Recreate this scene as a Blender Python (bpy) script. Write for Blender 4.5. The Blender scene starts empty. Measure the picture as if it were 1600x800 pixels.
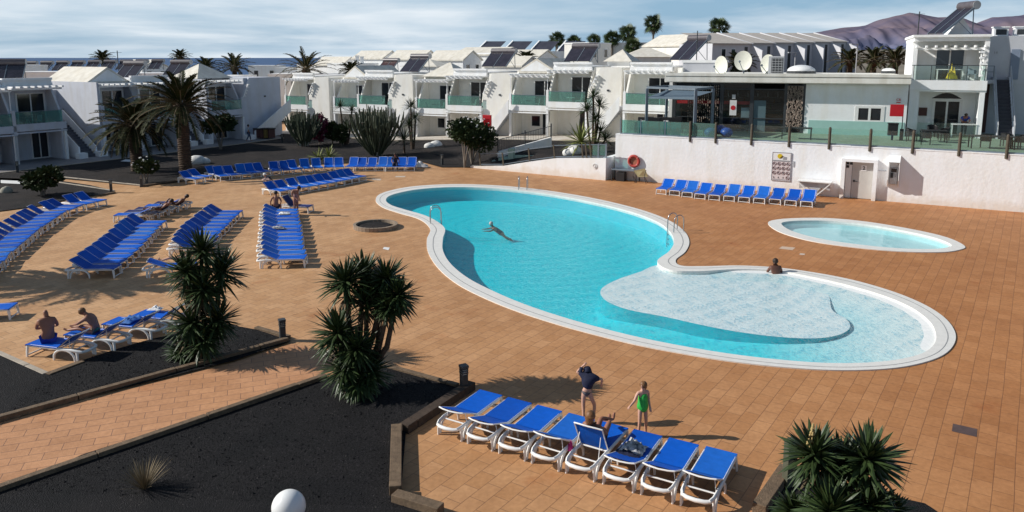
import bpy, math, random
from math import sin, cos, tan, pi, radians, atan, atan2, hypot, sqrt
from mathutils import Vector, Matrix, noise
from mathutils.geometry import tessellate_polygon

RND = random.Random(11)
SC = bpy.context.scene
COL = SC.collection

# ---------------------------------------------------------------- survey of the place (photo pixel -> ground)
F, PY, HOR, HC = 1178.0, 280.0, 90.0, 8.5
PIT = atan((PY - HOR) / F)

def ray(x, y):
    cx, cy = (x - 800) / F, -(y - PY) / F
    return Vector((cx, cos(PIT) + cy * sin(PIT), -sin(PIT) + cy * cos(PIT)))

def G(x, y, z=0.0):
    d = ray(x, y)
    t = (z - HC) / d.z
    return Vector((d.x * t, d.y * t, z))

def at(x, y, Y):
    d = ray(x, y)
    t = Y / d.y
    return Vector((d.x * t, Y, HC + d.z * t))

# ---------------------------------------------------------------- mesh builder
class MB:
    def __init__(s):
        s.v, s.f = [], []

    def add(s, vs, fs):
        b = len(s.v)
        s.v += [tuple(p) for p in vs]
        s.f += [tuple(b + i for i in f) for f in fs]
        return s

    def box(s, x0, x1, y0, y1, z0, z1):
        return s.add([(x0, y0, z0), (x1, y0, z0), (x1, y1, z0), (x0, y1, z0), (x0, y0, z1), (x1, y0, z1), (x1, y1, z1), (x0, y1, z1)],
                     [(0, 3, 2, 1), (4, 5, 6, 7), (0, 1, 5, 4), (1, 2, 6, 5), (2, 3, 7, 6), (3, 0, 4, 7)])

    def bar(s, p, q, w, h=None, up=(0, 0, 1)):
        p, q = Vector(p), Vector(q)
        h = w if h is None else h
        d = (q - p).normalized()
        u = Vector(up)
        if abs(d.dot(u)) > .98:
            u = Vector((0, 1, 0))
        a = d.cross(u).normalized() * w / 2
        b = a.cross(d).normalized() * h / 2
        vs = [p - a - b, p + a - b, p + a + b, p - a + b, q - a - b, q + a - b, q + a + b, q - a + b]
        return s.add(vs, [(3, 2, 1, 0), (4, 5, 6, 7), (0, 1, 5, 4), (1, 2, 6, 5), (2, 3, 7, 6), (3, 0, 4, 7)])

    def tube(s, pts, r, n=8, cap=True, flat=1.0):
        pts = [Vector(p) for p in pts]
        m = len(pts)
        rs = r if isinstance(r, (list, tuple)) else [r] * m
        vs, fs = [], []
        pu = None
        for i, p in enumerate(pts):
            d = (pts[min(i + 1, m - 1)] - pts[max(i - 1, 0)]).normalized()
            if pu is None:
                u = Vector((0, 0, 1)) if abs(d.z) < .9 else Vector((0, 1, 0))
            else:
                u = pu
            a = d.cross(u)
            a = a.normalized() if a.length > 1e-6 else Vector((1, 0, 0))
            b = a.cross(d).normalized()
            pu = b
            for k in range(n):
                t = 2 * pi * k / n
                vs.append(p + a * cos(t) * rs[i] + b * sin(t) * rs[i] * flat)
        for i in range(m - 1):
            for k in range(n):
                k2 = (k + 1) % n
                fs.append((i * n + k, i * n + k2, (i + 1) * n + k2, (i + 1) * n + k))
        if cap:
            fs.append(tuple(range(n - 1, -1, -1)))
            fs.append(tuple((m - 1) * n + k for k in range(n)))
        return s.add(vs, fs)

    def lathe(s, prof, c=(0, 0, 0), n=20):
        vs, fs = [], []
        for r, z in prof:
            for k in range(n):
                t = 2 * pi * k / n
                vs.append((c[0] + r * cos(t), c[1] + r * sin(t), c[2] + z))
        for i in range(len(prof) - 1):
            for k in range(n):
                k2 = (k + 1) % n
                fs.append((i * n + k, i * n + k2, (i + 1) * n + k2, (i + 1) * n + k))
        fs.append(tuple(range(n - 1, -1, -1)))
        fs.append(tuple((len(prof) - 1) * n + k for k in range(n)))
        return s.add(vs, fs)

    def prism(s, pts, z0, z1):
        n = len(pts)
        s.add([(p[0], p[1], z0) for p in pts] + [(p[0], p[1], z1) for p in pts], [(k, (k + 1) % n, n + (k + 1) % n, n + k) for k in range(n)])
        b = len(s.v) - 2 * n
        tri = tessellate_polygon([[Vector((p[0], p[1], 0)) for p in pts]])
        s.f += [(b + n + t[0], b + n + t[1], b + n + t[2]) for t in tri] + [(b + t[2], b + t[1], b + t[0]) for t in tri]
        return s

    def xz(s, pts, y0, y1):      # a profile in the x-z plane pushed along y
        n = len(pts)
        b = len(s.v)
        s.add([(p[0], y0, p[1]) for p in pts] + [(p[0], y1, p[1]) for p in pts], [(k, (k + 1) % n, n + (k + 1) % n, n + k) for k in range(n)])
        tri = tessellate_polygon([[Vector((p[0], p[1], 0)) for p in pts]])
        s.f += [(b + t[0], b + t[1], b + t[2]) for t in tri] + [(b + n + t[2], b + n + t[1], b + n + t[0]) for t in tri]
        return s

    def yz(s, pts, x0, x1):
        n = len(pts)
        b = len(s.v)
        s.add([(x0, p[0], p[1]) for p in pts] + [(x1, p[0], p[1]) for p in pts], [(k, (k + 1) % n, n + (k + 1) % n, n + k) for k in range(n)])
        tri = tessellate_polygon([[Vector((p[0], p[1], 0)) for p in pts]])
        s.f += [(b + t[0], b + t[1], b + t[2]) for t in tri] + [(b + n + t[2], b + n + t[1], b + n + t[0]) for t in tri]
        return s

    def sheet(s, loops, z):      # flat polygon, later loops are holes
        b = len(s.v)
        flat = [p for l in loops for p in l]
        s.v += [(p[0], p[1], z) for p in flat]
        for t in tessellate_polygon([[Vector((p[0], p[1], 0)) for p in l] for l in loops]):
            a_, b_, c_ = (flat[i] for i in t)
            up = (b_[0] - a_[0]) * (c_[1] - a_[1]) - (b_[1] - a_[1]) * (c_[0] - a_[0]) > 0
            s.f.append(tuple(b + i for i in (t if up else (t[0], t[2], t[1]))))
        return s

    def skirt(s, loop, z0, z1):
        n = len(loop)
        return s.add([(p[0], p[1], z0) for p in loop] + [(p[0], p[1], z1) for p in loop], [(k, (k + 1) % n, n + (k + 1) % n, n + k) for k in range(n)])

    def ball(s, c, r, n=12, m=8, sc=(1, 1, 1)):
        vs, fs = [], []
        for i in range(m + 1):
            a = pi * i / m
            for k in range(n):
                t = 2 * pi * k / n
                vs.append((c[0] + r * sc[0] * sin(a) * cos(t), c[1] + r * sc[1] * sin(a) * sin(t), c[2] - r * sc[2] * cos(a)))
        for i in range(m):
            for k in range(n):
                k2 = (k + 1) % n
                fs.append((i * n + k, i * n + k2, (i + 1) * n + k2, (i + 1) * n + k))
        return s.add(vs, fs)

    def build(s, name, mat, parent=None, smooth=None, loc=None, bevel=0):
        me = bpy.data.meshes.new(name)
        me.from_pydata(s.v, [], s.f)
        if bevel or smooth is not None:
            import bmesh
            bm = bmesh.new()
            bm.from_mesh(me)
            bmesh.ops.recalc_face_normals(bm, faces=bm.faces)
            bm.to_mesh(me)
            bm.free()
        me.update()
        if smooth is not None:
            me.shade_smooth()
            me.set_sharp_from_angle(angle=radians(smooth))
        me.materials.append(mat)
        o = bpy.data.objects.new(name, me)
        COL.objects.link(o)
        if parent is not None:
            o.parent = parent
        if loc is not None:
            o.location = loc
        if bevel:
            b = o.modifiers.new('Bevel', 'BEVEL')
            b.width = bevel
            b.segments = 2
            b.limit_method = 'ANGLE'
        return o

def tag(o, label=None, cat=None, group=None, kind=None):
    if label: o['label'] = label
    if cat: o['category'] = cat
    if group: o['group'] = group
    if kind: o['kind'] = kind
    return o

def thing(name, label, cat, loc=(0, 0, 0), rz=0.0, group=None):
    o = bpy.data.objects.new(name, None)
    COL.objects.link(o)
    o.empty_display_size = .2
    o.location = loc
    o.rotation_euler = (0, 0, rz)
    return tag(o, label, cat, group)

def struct(o):
    o['kind'] = 'structure'
    return o

def copy_tree(o, parent=None, loc=None, rz=None, label=None, group=None, sc=None):
    c = o.copy()
    COL.objects.link(c)
    if parent is not None:
        c.parent = parent
    if loc is not None: c.location = loc
    if rz is not None: c.rotation_euler = (0, 0, rz)
    if label: c['label'] = label
    if group: c['group'] = group
    if sc is not None: c.scale = (sc, sc, sc)
    for ch in list(o.children):
        copy_tree(ch, c)
    return c

def smooth_loop(pts, k=6):
    out = []
    n = len(pts)
    for i in range(n):
        p0, p1, p2, p3 = (Vector(pts[(i + j) % n]) for j in (-1, 0, 1, 2))
        for q in range(k):
            t = q / k
            out.append(.5 * ((2 * p1) + (p2 - p0) * t + (2 * p0 - 5 * p1 + 4 * p2 - p3) * t * t + (3 * p1 - p0 - 3 * p2 + p3) * t ** 3))
    return out

def along(pts, step=None, n=None):     # evenly spaced stations on a polyline: (point, direction)
    pts = [Vector((p[0], p[1], 0)) for p in pts]
    seg = [(pts[i + 1] - pts[i]).length for i in range(len(pts) - 1)]
    L = sum(seg)
    n = n or int(L / step) + 1
    out = []
    for k in range(n):
        s = L * k / max(n - 1, 1)
        i = 0
        while i < len(seg) - 1 and s > seg[i]:
            s -= seg[i]
            i += 1
        d = (pts[i + 1] - pts[i]).normalized()
        out.append((pts[i] + d * s, d))
    return out

ORD = ['first', 'second', 'third', 'fourth', 'fifth', 'sixth', 'seventh', 'eighth', 'ninth', 'tenth', 'eleventh', 'twelfth', 'thirteenth',
       'fourteenth', 'fifteenth', 'sixteenth', 'seventeenth', 'eighteenth', 'nineteenth', 'twentieth', 'twenty-first', 'twenty-second', 'twenty-third']

# ---------------------------------------------------------------- materials
def nodes_of(name):
    m = bpy.data.materials.new(name)
    m.use_nodes = True
    nt = m.node_tree
    return m, nt.nodes, nt.links, nt.nodes['Principled BSDF']

def M(name, c, rough=.6, var=.12, sc=2.0, bump=0.0, bsc=25.0, metal=0.0, spec=.4, streak=0.0, alt=None, base=None):
    m, N, L, P = nodes_of(name)
    P.inputs['Roughness'].default_value = rough
    P.inputs['Metallic'].default_value = metal
    P.inputs['Specular IOR Level'].default_value = spec
    tc = N.new('ShaderNodeTexCoord')
    nz = N.new('ShaderNodeTexNoise')
    nz.inputs['Scale'].default_value = sc
    nz.inputs['Detail'].default_value = 6
    nz.inputs['Roughness'].default_value = .65
    L.new(tc.outputs['Object'], nz.inputs['Vector'])
    rp = N.new('ShaderNodeValToRGB')
    rp.color_ramp.elements[0].position = .3
    rp.color_ramp.elements[1].position = .7
    a = alt or [max(0, x * (1 - var)) for x in c]
    b = [min(1, x * (1 + var)) for x in c]
    rp.color_ramp.elements[0].color = (*a, 1)
    rp.color_ramp.elements[1].color = (*b, 1)
    L.new(nz.outputs['Fac'], rp.inputs['Fac'])
    out = rp.outputs['Color']
    if streak:
        mp = N.new('ShaderNodeMapping')
        mp.inputs['Scale'].default_value = (1.1, 1.1, .22)
        L.new(tc.outputs['Object'], mp.inputs['Vector'])
        n2 = N.new('ShaderNodeTexNoise')
        n2.inputs['Scale'].default_value = 1.6
        n2.inputs['Detail'].default_value = 5
        L.new(mp.outputs['Vector'], n2.inputs['Vector'])
        r2 = N.new('ShaderNodeValToRGB')
        r2.color_ramp.elements[0].position = .42
        r2.color_ramp.elements[1].position = .68
        r2.color_ramp.elements[0].color = (1, 1, 1, 1)
        k = 1 - streak
        r2.color_ramp.elements[1].color = (k, k * .98, k * .94, 1)
        L.new(n2.outputs['Fac'], r2.inputs['Fac'])
        mx = N.new('ShaderNodeMixRGB')
        mx.blend_type = 'MULTIPLY'
        mx.inputs['Fac'].default_value = 1
        L.new(out, mx.inputs['Color1'])
        L.new(r2.outputs['Color'], mx.inputs['Color2'])
        out = mx.outputs['Color']
    if base:                                                # splash dirt climbing from the ground
        sz = N.new('ShaderNodeSeparateXYZ')
        L.new(tc.outputs['Object'], sz.inputs[0])
        ng = N.new('ShaderNodeTexNoise')
        ng.inputs['Scale'].default_value = 1.7
        ng.inputs['Detail'].default_value = 6
        L.new(tc.outputs['Object'], ng.inputs['Vector'])
        ma = N.new('ShaderNodeMath')
        ma.operation = 'MULTIPLY_ADD'
        ma.inputs[1].default_value = -1.1
        L.new(ng.outputs['Fac'], ma.inputs[0]); L.new(sz.outputs['Z'], ma.inputs[2])
        rb = N.new('ShaderNodeValToRGB')
        rb.color_ramp.elements[0].position = 0.0
        rb.color_ramp.elements[1].position = .5
        rb.color_ramp.elements[0].color = (*base, 1)
        rb.color_ramp.elements[1].color = (1, 1, 1, 1)
        mo = N.new('ShaderNodeMath')
        mo.operation = 'ADD'
        mo.inputs[1].default_value = .42
        L.new(ma.outputs[0], mo.inputs[0])
        L.new(mo.outputs[0], rb.inputs['Fac'])
        mb_ = N.new('ShaderNodeMixRGB')
        mb_.blend_type = 'MULTIPLY'
        mb_.inputs['Fac'].default_value = 1
        L.new(out, mb_.inputs['Color1']); L.new(rb.outputs[0], mb_.inputs['Color2'])
        out = mb_.outputs['Color']
    L.new(out, P.inputs['Base Color'])
    if bump:
        n3 = N.new('ShaderNodeTexNoise')
        n3.inputs['Scale'].default_value = bsc
        n3.inputs['Detail'].default_value = 4
        L.new(tc.outputs['Object'], n3.inputs['Vector'])
        bp = N.new('ShaderNodeBump')
        bp.inputs['Strength'].default_value = bump
        bp.inputs['Distance'].default_value = .03
        L.new(n3.outputs['Fac'], bp.inputs['Height'])
        L.new(bp.outputs['Normal'], P.inputs['Normal'])
    return m

def glass(name, tint, alpha=.35, rough=.04):
    """architectural glass: a see-through tinted pane with a sky reflection"""
    m = bpy.data.materials.new(name)
    m.use_nodes = True
    N, L = m.node_tree.nodes, m.node_tree.links
    N.clear()
    out = N.new('ShaderNodeOutputMaterial')
    tr = N.new('ShaderNodeBsdfTransparent')
    tr.inputs['Color'].default_value = (*tint, 1)
    df = N.new('ShaderNodeBsdfDiffuse')
    df.inputs['Color'].default_value = (*[t * .6 for t in tint], 1)
    m1 = N.new('ShaderNodeMixShader')
    m1.inputs['Fac'].default_value = alpha
    gl = N.new('ShaderNodeBsdfGlossy')
    gl.inputs['Roughness'].default_value = rough
    lw = N.new('ShaderNodeLayerWeight')          # Schlick reflectance, the same from both faces of the sheet
    lw.inputs['Blend'].default_value = .5
    pw = N.new('ShaderNodeMath')
    pw.operation = 'POWER'
    pw.inputs[1].default_value = 4.5
    fr = N.new('ShaderNodeMath')
    fr.operation = 'MULTIPLY_ADD'
    fr.inputs[1].default_value = .9
    fr.inputs[2].default_value = .03
    L.new(lw.outputs['Facing'], pw.inputs[0]); L.new(pw.outputs[0], fr.inputs[0])
    m2 = N.new('ShaderNodeMixShader')
    L.new(tr.outputs[0], m1.inputs[1]); L.new(df.outputs[0], m1.inputs[2])
    L.new(fr.outputs[0], m2.inputs['Fac']); L.new(m1.outputs[0], m2.inputs[1]); L.new(gl.outputs[0], m2.inputs[2])
    L.new(m2.outputs[0], out.inputs['Surface'])
    return m

WHITE = M('white_stucco', (.89, .895, .90), .85, .05, 1.2, .25, 9, streak=.05)
WALLW = M('pool_wall_stucco', (.88, .895, .915), .88, .035, .7, .5, 5, streak=.05, base=(.88, .82, .75))
CREAM = M('cream_stucco', (.88, .86, .81), .88, .06, .8, .2, 10, streak=.06)
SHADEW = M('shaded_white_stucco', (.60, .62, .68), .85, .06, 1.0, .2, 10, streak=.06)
GREYW = M('grey_render', (.55, .56, .60), .85, .06, 1.0, .2, 10)
ROOFW = M('white_roof_coating', (.72, .68, .60), .8, .12, 1.5, .3, 12, streak=.1)
ROOFT = M('beige_tile_roof', (.50, .45, .40), .85, .2, 3, .4, 14)
PLAST = M('white_resin', (.80, .79, .77), .4, .04, 5)
PLASTG = M('grey_resin', (.45, .46, .48), .5, .1, 5)
BLUE = M('blue_sling_fabric', (.002, .105, .56), .6, .10, 6, .12, 180, spec=.2)
BLUE2 = M('faded_blue_sling', (.012, .135, .56), .65, .12, 5, .12, 180, spec=.2)
BLUE3 = M('deep_blue_sling', (.002, .080, .46), .6, .10, 6, .12, 180, spec=.2)
BLUED = M('navy_fabric', (.012, .02, .12), .7, .2, 8)
DARKG = M('dark_window_glass', (.02, .024, .03), .06, .3, .8, spec=.6)
DARKM = M('dark_metal', (.045, .05, .055), .45, .2, 3)
STEEL = M('polished_steel', (.45, .46, .48), .25, .1, 4, metal=1)
GREYM = M('blue_grey_metal', (.16, .20, .24), .45, .15, 3)
BLACKP = M('black_wicker', (.014, .014, .016), .5, .3, 30)
TIMB = M('weathered_sleeper_timber', (.155, .105, .065), .85, .35, 7, .5, 30)
TIMBD = M('dark_sleeper_timber', (.06, .04, .028), .9, .35, 7, .5, 30)
WOODP = M('brown_post_timber', (.085, .07, .05), .8, .3, 8)
KERB = M('concrete_kerb', (.42, .36, .29), .9, .2, 4, .3, 20)
COPE = M('pool_coping_stone', (.74, .72, .68), .7, .06, 4, .2, 40)
RED = M('red_paint', (.50, .012, .02), .45, .1, 4)
YEL = M('yellow_fabric', (.65, .48, .02), .6, .1, 6)
TEAL = M('teal_panel', (.02, .16, .17), .5, .15, 2)
SOLAR = M('solar_panel', (.028, .024, .034), .25, .3, 2, spec=.7)
TANK = M('solar_tank', (.10, .09, .10), .4, .2, 3)
TANKW = M('pale_tank_end', (.45, .45, .45), .45, .1, 3)
DISH = M('dish_enamel', (.68, .68, .60), .45, .06, 3)
BROWN = M('brown_board', (.10, .045, .04), .7, .2, 5)
SKIN1 = M('tanned_skin', (.30, .13, .08), .55, .08, 6)
SKIN2 = M('light_skin', (.58, .33, .24), .55, .08, 6)
SKIN3 = M('dark_tan_skin', (.14, .06, .04), .5, .08, 6)
HAIRD = M('dark_hair', (.03, .018, .012), .6, .3, 30)
HAIRB = M('brown_hair', (.19, .09, .035), .55, .3, 30)
HAIRW = M('grey_hair', (.45, .43, .40), .6, .2, 30)
NAVY = M('navy_cloth', (.014, .017, .045), .8, .3, 10)
GREENC = M('bright_green_swimsuit', (.03, .42, .06), .55, .2, 14)
GREYC = M('patterned_swimwear', (.10, .085, .09), .7, .5, 40)
WHITEC = M('white_cloth', (.75, .74, .72), .8, .08, 8)
BLUEC = M('blue_polo', (.012, .06, .34), .7, .15, 8)
REDC = M('red_cloth', (.30, .02, .025), .7, .15, 8)
PINK = M('pink_cloth', (.55, .03, .20), .7, .15, 8)
BARK = M('palm_bark', (.075, .05, .034), .95, .4, 9, .8, 14)
BARKG = M('grey_bark', (.20, .17, .14), .9, .3, 9, .5, 20)
YUC = M('yucca_leaf', (.034, .056, .018), .45, .45, 2.2, spec=.35)
YUCD = M('dry_yucca_leaf', (.10, .075, .04), .8, .35, 3)
PALMG = M('palm_leaf', (.034, .040, .014), .7, .45, 1.2, spec=.15)
PALMF = M('fan_palm_leaf', (.05, .075, .025), .5, .4, 2)
CACT = M('candelabra_cactus', (.055, .070, .042), .65, .4, 3, .3, 12)
BUSH = M('bush_leaf', (.032, .046, .016), .7, .5, 2, spec=.12)
AGAV = M('variegated_agave_leaf', (.22, .23, .06), .5, .5, 6, alt=(.05, .08, .02))
BOUG = M('bougainvillea_bracts', (.16, .02, .05), .6, .4, 4)
STRAW = M('dry_straw', (.20, .15, .085), .8, .4, 5)
GREENGL = glass('green_balustrade_glass', (.50, .78, .72), .24)
CLEARGL = glass('clear_fence_glass', (.90, .975, .95), .03)
GLOBE = M('opal_globe', (.80, .80, .79), .35, .02, 3)
# ---------------------------------------------------------------- camera, sun, sky
cam = bpy.data.cameras.new('camera')
cam.sensor_width = 36
cam.lens = F / 1600 * 36
cam.shift_y = -(400 - PY) / 1600
cam.clip_end = 60000
cam.clip_start = .1
co = bpy.data.objects.new('camera', cam)
co.location = (0, 0, HC)
co.rotation_euler = (pi / 2 - PIT, 0, 0)
COL.objects.link(co)
SC.camera = co

SUN_EL, SH_DIR = radians(31.5), radians(-3)       # shadows fall along SH_DIR (from +x)
sd = Vector((-cos(SH_DIR) * cos(SUN_EL), -sin(SH_DIR) * cos(SUN_EL), sin(SUN_EL)))
sl = bpy.data.lights.new('sun', 'SUN')
sl.energy = 5.0
sl.angle = radians(.5)
sl.color = (1, .965, .90)
so = bpy.data.objects.new('sun', sl)
so.rotation_euler = sd.to_track_quat('Z', 'Y').to_euler()
so.location = (0, 0, 40)
COL.objects.link(so)

W = bpy.data.worlds.new('World')
SC.world = W
W.use_nodes = True
N, L = W.node_tree.nodes, W.node_tree.links
bg = N['Background']
sky = N.new('ShaderNodeTexSky')
sky.sky_type = 'NISHITA'
sky.sun_disc = False
sky.sun_elevation = SUN_EL
sky.sun_rotation = atan2(sd.x, sd.y)
sky.air_density = 1.2
sky.dust_density = .6
sky.ozone_density = 1.5
tc = N.new('ShaderNodeTexCoord')
sx = N.new('ShaderNodeSeparateXYZ')
L.new(tc.outputs['Generated'], sx.inputs[0])
def mth(op, a, b=None, cl=False):
    n = N.new('ShaderNodeMath')
    n.operation = op
    n.use_clamp = cl
    for i, v in enumerate((a, b)):
        if v is None: continue
        if isinstance(v, (int, float)): n.inputs[i].default_value = v
        else: L.new(v, n.inputs[i])
    return n.outputs[0]
zz = mth('ADD', mth('MAXIMUM', sx.outputs['Z'], 0.0), .09)
cx_, cy_ = mth('DIVIDE', sx.outputs['X'], zz), mth('DIVIDE', sx.outputs['Y'], zz)
cb = N.new('ShaderNodeCombineXYZ')
L.new(cx_, cb.inputs[0]); L.new(cy_, cb.inputs[1])
mp = N.new('ShaderNodeMapping')
mp.inputs['Scale'].default_value = (.26, .26, 1)
mp.inputs['Rotation'].default_value = (0, 0, radians(-12))
mp.inputs['Location'].default_value = (3.4, 1.3, 0)
L.new(cb.outputs[0], mp.inputs['Vector'])
n1 = N.new('ShaderNodeTexNoise')
n1.inputs['Scale'].default_value = 1.0
n1.inputs['Detail'].default_value = 7
n1.inputs['Roughness'].default_value = .58
n1.inputs['Distortion'].default_value = .25
L.new(mp.outputs[0], n1.inputs['Vector'])
# more cloud towards the left of the view, thinning to blue on the right
dens = mth('ADD', n1.outputs['Fac'], mth('MULTIPLY', sx.outputs['X'], -.20))
cr = N.new('ShaderNodeValToRGB')
cr.color_ramp.elements[0].position = .38
cr.color_ramp.elements[1].position = .60
cr.color_ramp.elements[0].color = (0, 0, 0, 1)
cr.color_ramp.elements[1].color = (1, 1, 1, 1)
L.new(dens, cr.inputs['Fac'])
n2 = N.new('ShaderNodeTexNoise')
n2.inputs['Scale'].default_value = 2.2
n2.inputs['Detail'].default_value = 6
L.new(mp.outputs[0], n2.inputs['Vector'])
cc = N.new('ShaderNodeValToRGB')
cc.color_ramp.elements[0].position = .36
cc.color_ramp.elements[1].position = .62
cc.color_ramp.elements[0].color = (7.0, 8.4, 9.6, 1)
cc.color_ramp.elements[1].color = (10.6, 11.2, 11.7, 1)
L.new(n2.outputs['Fac'], cc.inputs['Fac'])
hz = N.new('ShaderNodeMixRGB')          # pull the clear sky towards a softer blue
hz.inputs['Fac'].default_value = .8
hz.inputs['Color2'].default_value = (3.2, 5.7, 8.3, 1)
L.new(sky.outputs[0], hz.inputs['Color1'])
mx = N.new('ShaderNodeMixRGB')
L.new(mth('MULTIPLY', cr.outputs['Color'], .85), mx.inputs['Fac'])
L.new(hz.outputs[0], mx.inputs['Color1'])
L.new(cc.outputs[0], mx.inputs['Color2'])
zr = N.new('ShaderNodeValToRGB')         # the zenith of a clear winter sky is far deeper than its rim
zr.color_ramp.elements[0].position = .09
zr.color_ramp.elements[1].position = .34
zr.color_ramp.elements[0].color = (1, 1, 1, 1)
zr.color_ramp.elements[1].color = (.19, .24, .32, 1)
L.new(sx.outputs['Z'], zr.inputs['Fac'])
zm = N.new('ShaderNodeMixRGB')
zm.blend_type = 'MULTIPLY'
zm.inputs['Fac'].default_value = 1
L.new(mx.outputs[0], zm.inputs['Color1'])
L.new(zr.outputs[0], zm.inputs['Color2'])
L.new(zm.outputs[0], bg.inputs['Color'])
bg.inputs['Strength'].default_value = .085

SC.view_settings.view_transform = 'Standard'
SC.view_settings.look = 'None'
SC.view_settings.exposure = 0
SC.cycles.use_denoising = True
SC.cycles.max_bounces = 8
SC.cycles.transparent_max_bounces = 24
SC.cycles.caustics_reflective = False
SC.cycles.caustics_refractive = False

# ---------------------------------------------------------------- materials of the ground
D1 = atan2(.8227, .5685)                     # the tile courses run this way
def tile_mat(name, rot, c1, c2, mortar, w=.58, h=.366, tint=None):
    m, N, L, P = nodes_of(name)
    P.inputs['Roughness'].default_value = .62
    P.inputs['Specular IOR Level'].default_value = .35
    tc = N.new('ShaderNodeTexCoord')
    mp = N.new('ShaderNodeMapping')
    mp.inputs['Rotation'].default_value = (0, 0, -rot)
    L.new(tc.outputs['Object'], mp.inputs['Vector'])
    wn = N.new('ShaderNodeTexNoise')                     # joints are never ruler straight
    wn.inputs['Scale'].default_value = .35
    L.new(mp.outputs[0], wn.inputs['Vector'])
    wm = N.new('ShaderNodeMixRGB')
    wm.blend_type = 'LINEAR_LIGHT'
    wm.inputs['Fac'].default_value = .035
    L.new(mp.outputs[0], wm.inputs['Color1']); L.new(wn.outputs['Color'], wm.inputs['Color2'])
    br = N.new('ShaderNodeTexBrick')
    br.inputs['Scale'].default_value = 1
    br.inputs['Brick Width'].default_value = w
    br.inputs['Row Height'].default_value = h
    br.inputs['Mortar Size'].default_value = .008
    br.inputs['Mortar Smooth'].default_value = .3
    br.inputs['Bias'].default_value = 0
    br.offset = .5
    br.offset_frequency = 2
    br.inputs['Color1'].default_value = (*c1, 1)
    br.inputs['Color2'].default_value = (*c2, 1)
    br.inputs['Mortar'].default_value = (*mortar, 1)
    L.new(wm.outputs[0], br.inputs['Vector'])
    def mul(col, fac_out, lo, hi, p0, p1):
        r = N.new('ShaderNodeValToRGB')
        r.color_ramp.elements[0].position = p0
        r.color_ramp.elements[1].position = p1
        r.color_ramp.elements[0].color = (*lo, 1)
        r.color_ramp.elements[1].color = (*hi, 1)
        L.new(fac_out, r.inputs['Fac'])
        x = N.new('ShaderNodeMixRGB')
        x.blend_type = 'MULTIPLY'
        x.inputs['Fac'].default_value = 1
        L.new(col, x.inputs['Color1']); L.new(r.outputs[0], x.inputs['Color2'])
        return x.outputs[0]
    def nz(sc, det=5):
        n = N.new('ShaderNodeTexNoise')
        n.inputs['Scale'].default_value = sc
        n.inputs['Detail'].default_value = det
        L.new(tc.outputs['Object'], n.inputs['Vector'])
        return n.outputs['Fac']
    col = mul(br.outputs['Color'], nz(.22), (.93, .90, .87), (1.06, 1.06, 1.05), .35, .65)
    col = mul(col, nz(1.3, 7), (.93, .91, .89), (1.05, 1.05, 1.05), .35, .62)
    col = mul(col, nz(9, 4), (.91, .90, .89), (1.06, 1.06, 1.06), .35, .65)
    col = mul(col, nz(.55, 9), (1, 1, 1), (.86, .72, .62), .62, .74)      # rusty damp stains
    col = mul(col, nz(2.7, 8), (1, 1, 1), (.84, .81, .78), .67, .75)      # scuffs and spills
    if tint:                                             # left paler, right browner: view angle gloss and some dust put into the colour
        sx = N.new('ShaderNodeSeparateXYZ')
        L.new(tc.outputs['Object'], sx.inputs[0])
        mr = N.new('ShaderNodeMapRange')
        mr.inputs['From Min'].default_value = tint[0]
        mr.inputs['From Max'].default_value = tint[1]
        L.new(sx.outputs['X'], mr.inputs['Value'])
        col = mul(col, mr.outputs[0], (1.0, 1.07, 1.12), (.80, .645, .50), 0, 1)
    L.new(col, P.inputs['Base Color'])
    bp = N.new('ShaderNodeBump')
    bp.inputs['Strength'].default_value = .5
    bp.inputs['Distance'].default_value = .006
    iv = N.new('ShaderNodeMath')
    iv.operation = 'SUBTRACT'
    iv.inputs[0].default_value = 1
    L.new(br.outputs['Fac'], iv.inputs[1])
    ad = N.new('ShaderNodeMath')
    ad.operation = 'ADD'
    L.new(iv.outputs[0], ad.inputs[0])
    L.new(nz(30, 3), ad.inputs[1])
    L.new(ad.outputs[0], bp.inputs['Height'])
    L.new(bp.outputs[0], P.inputs['Normal'])
    return m

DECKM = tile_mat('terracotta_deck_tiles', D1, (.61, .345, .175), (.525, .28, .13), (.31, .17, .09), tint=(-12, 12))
PATHM = tile_mat('pink_path_tiles', radians(20), (.58, .30, .155), (.50, .255, .13), (.22, .12, .08), w=.62, h=.33)
WALKM = tile_mat('pale_walkway_paving', radians(30), (.62, .58, .52), (.55, .51, .46), (.38, .36, .33), w=.6, h=.4)
WALKD = tile_mat('shaded_walkway_paving', radians(58), (.27, .26, .27), (.23, .225, .235), (.14, .14, .15), w=.6, h=.4)  # darker copy of the walkway paving, the houses' shade put into its colour
TERRM = tile_mat('green_terrace_paving', radians(-20), (.25, .33, .25), (.21, .29, .22), (.16, .2, .16), w=.6, h=.6)

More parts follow.
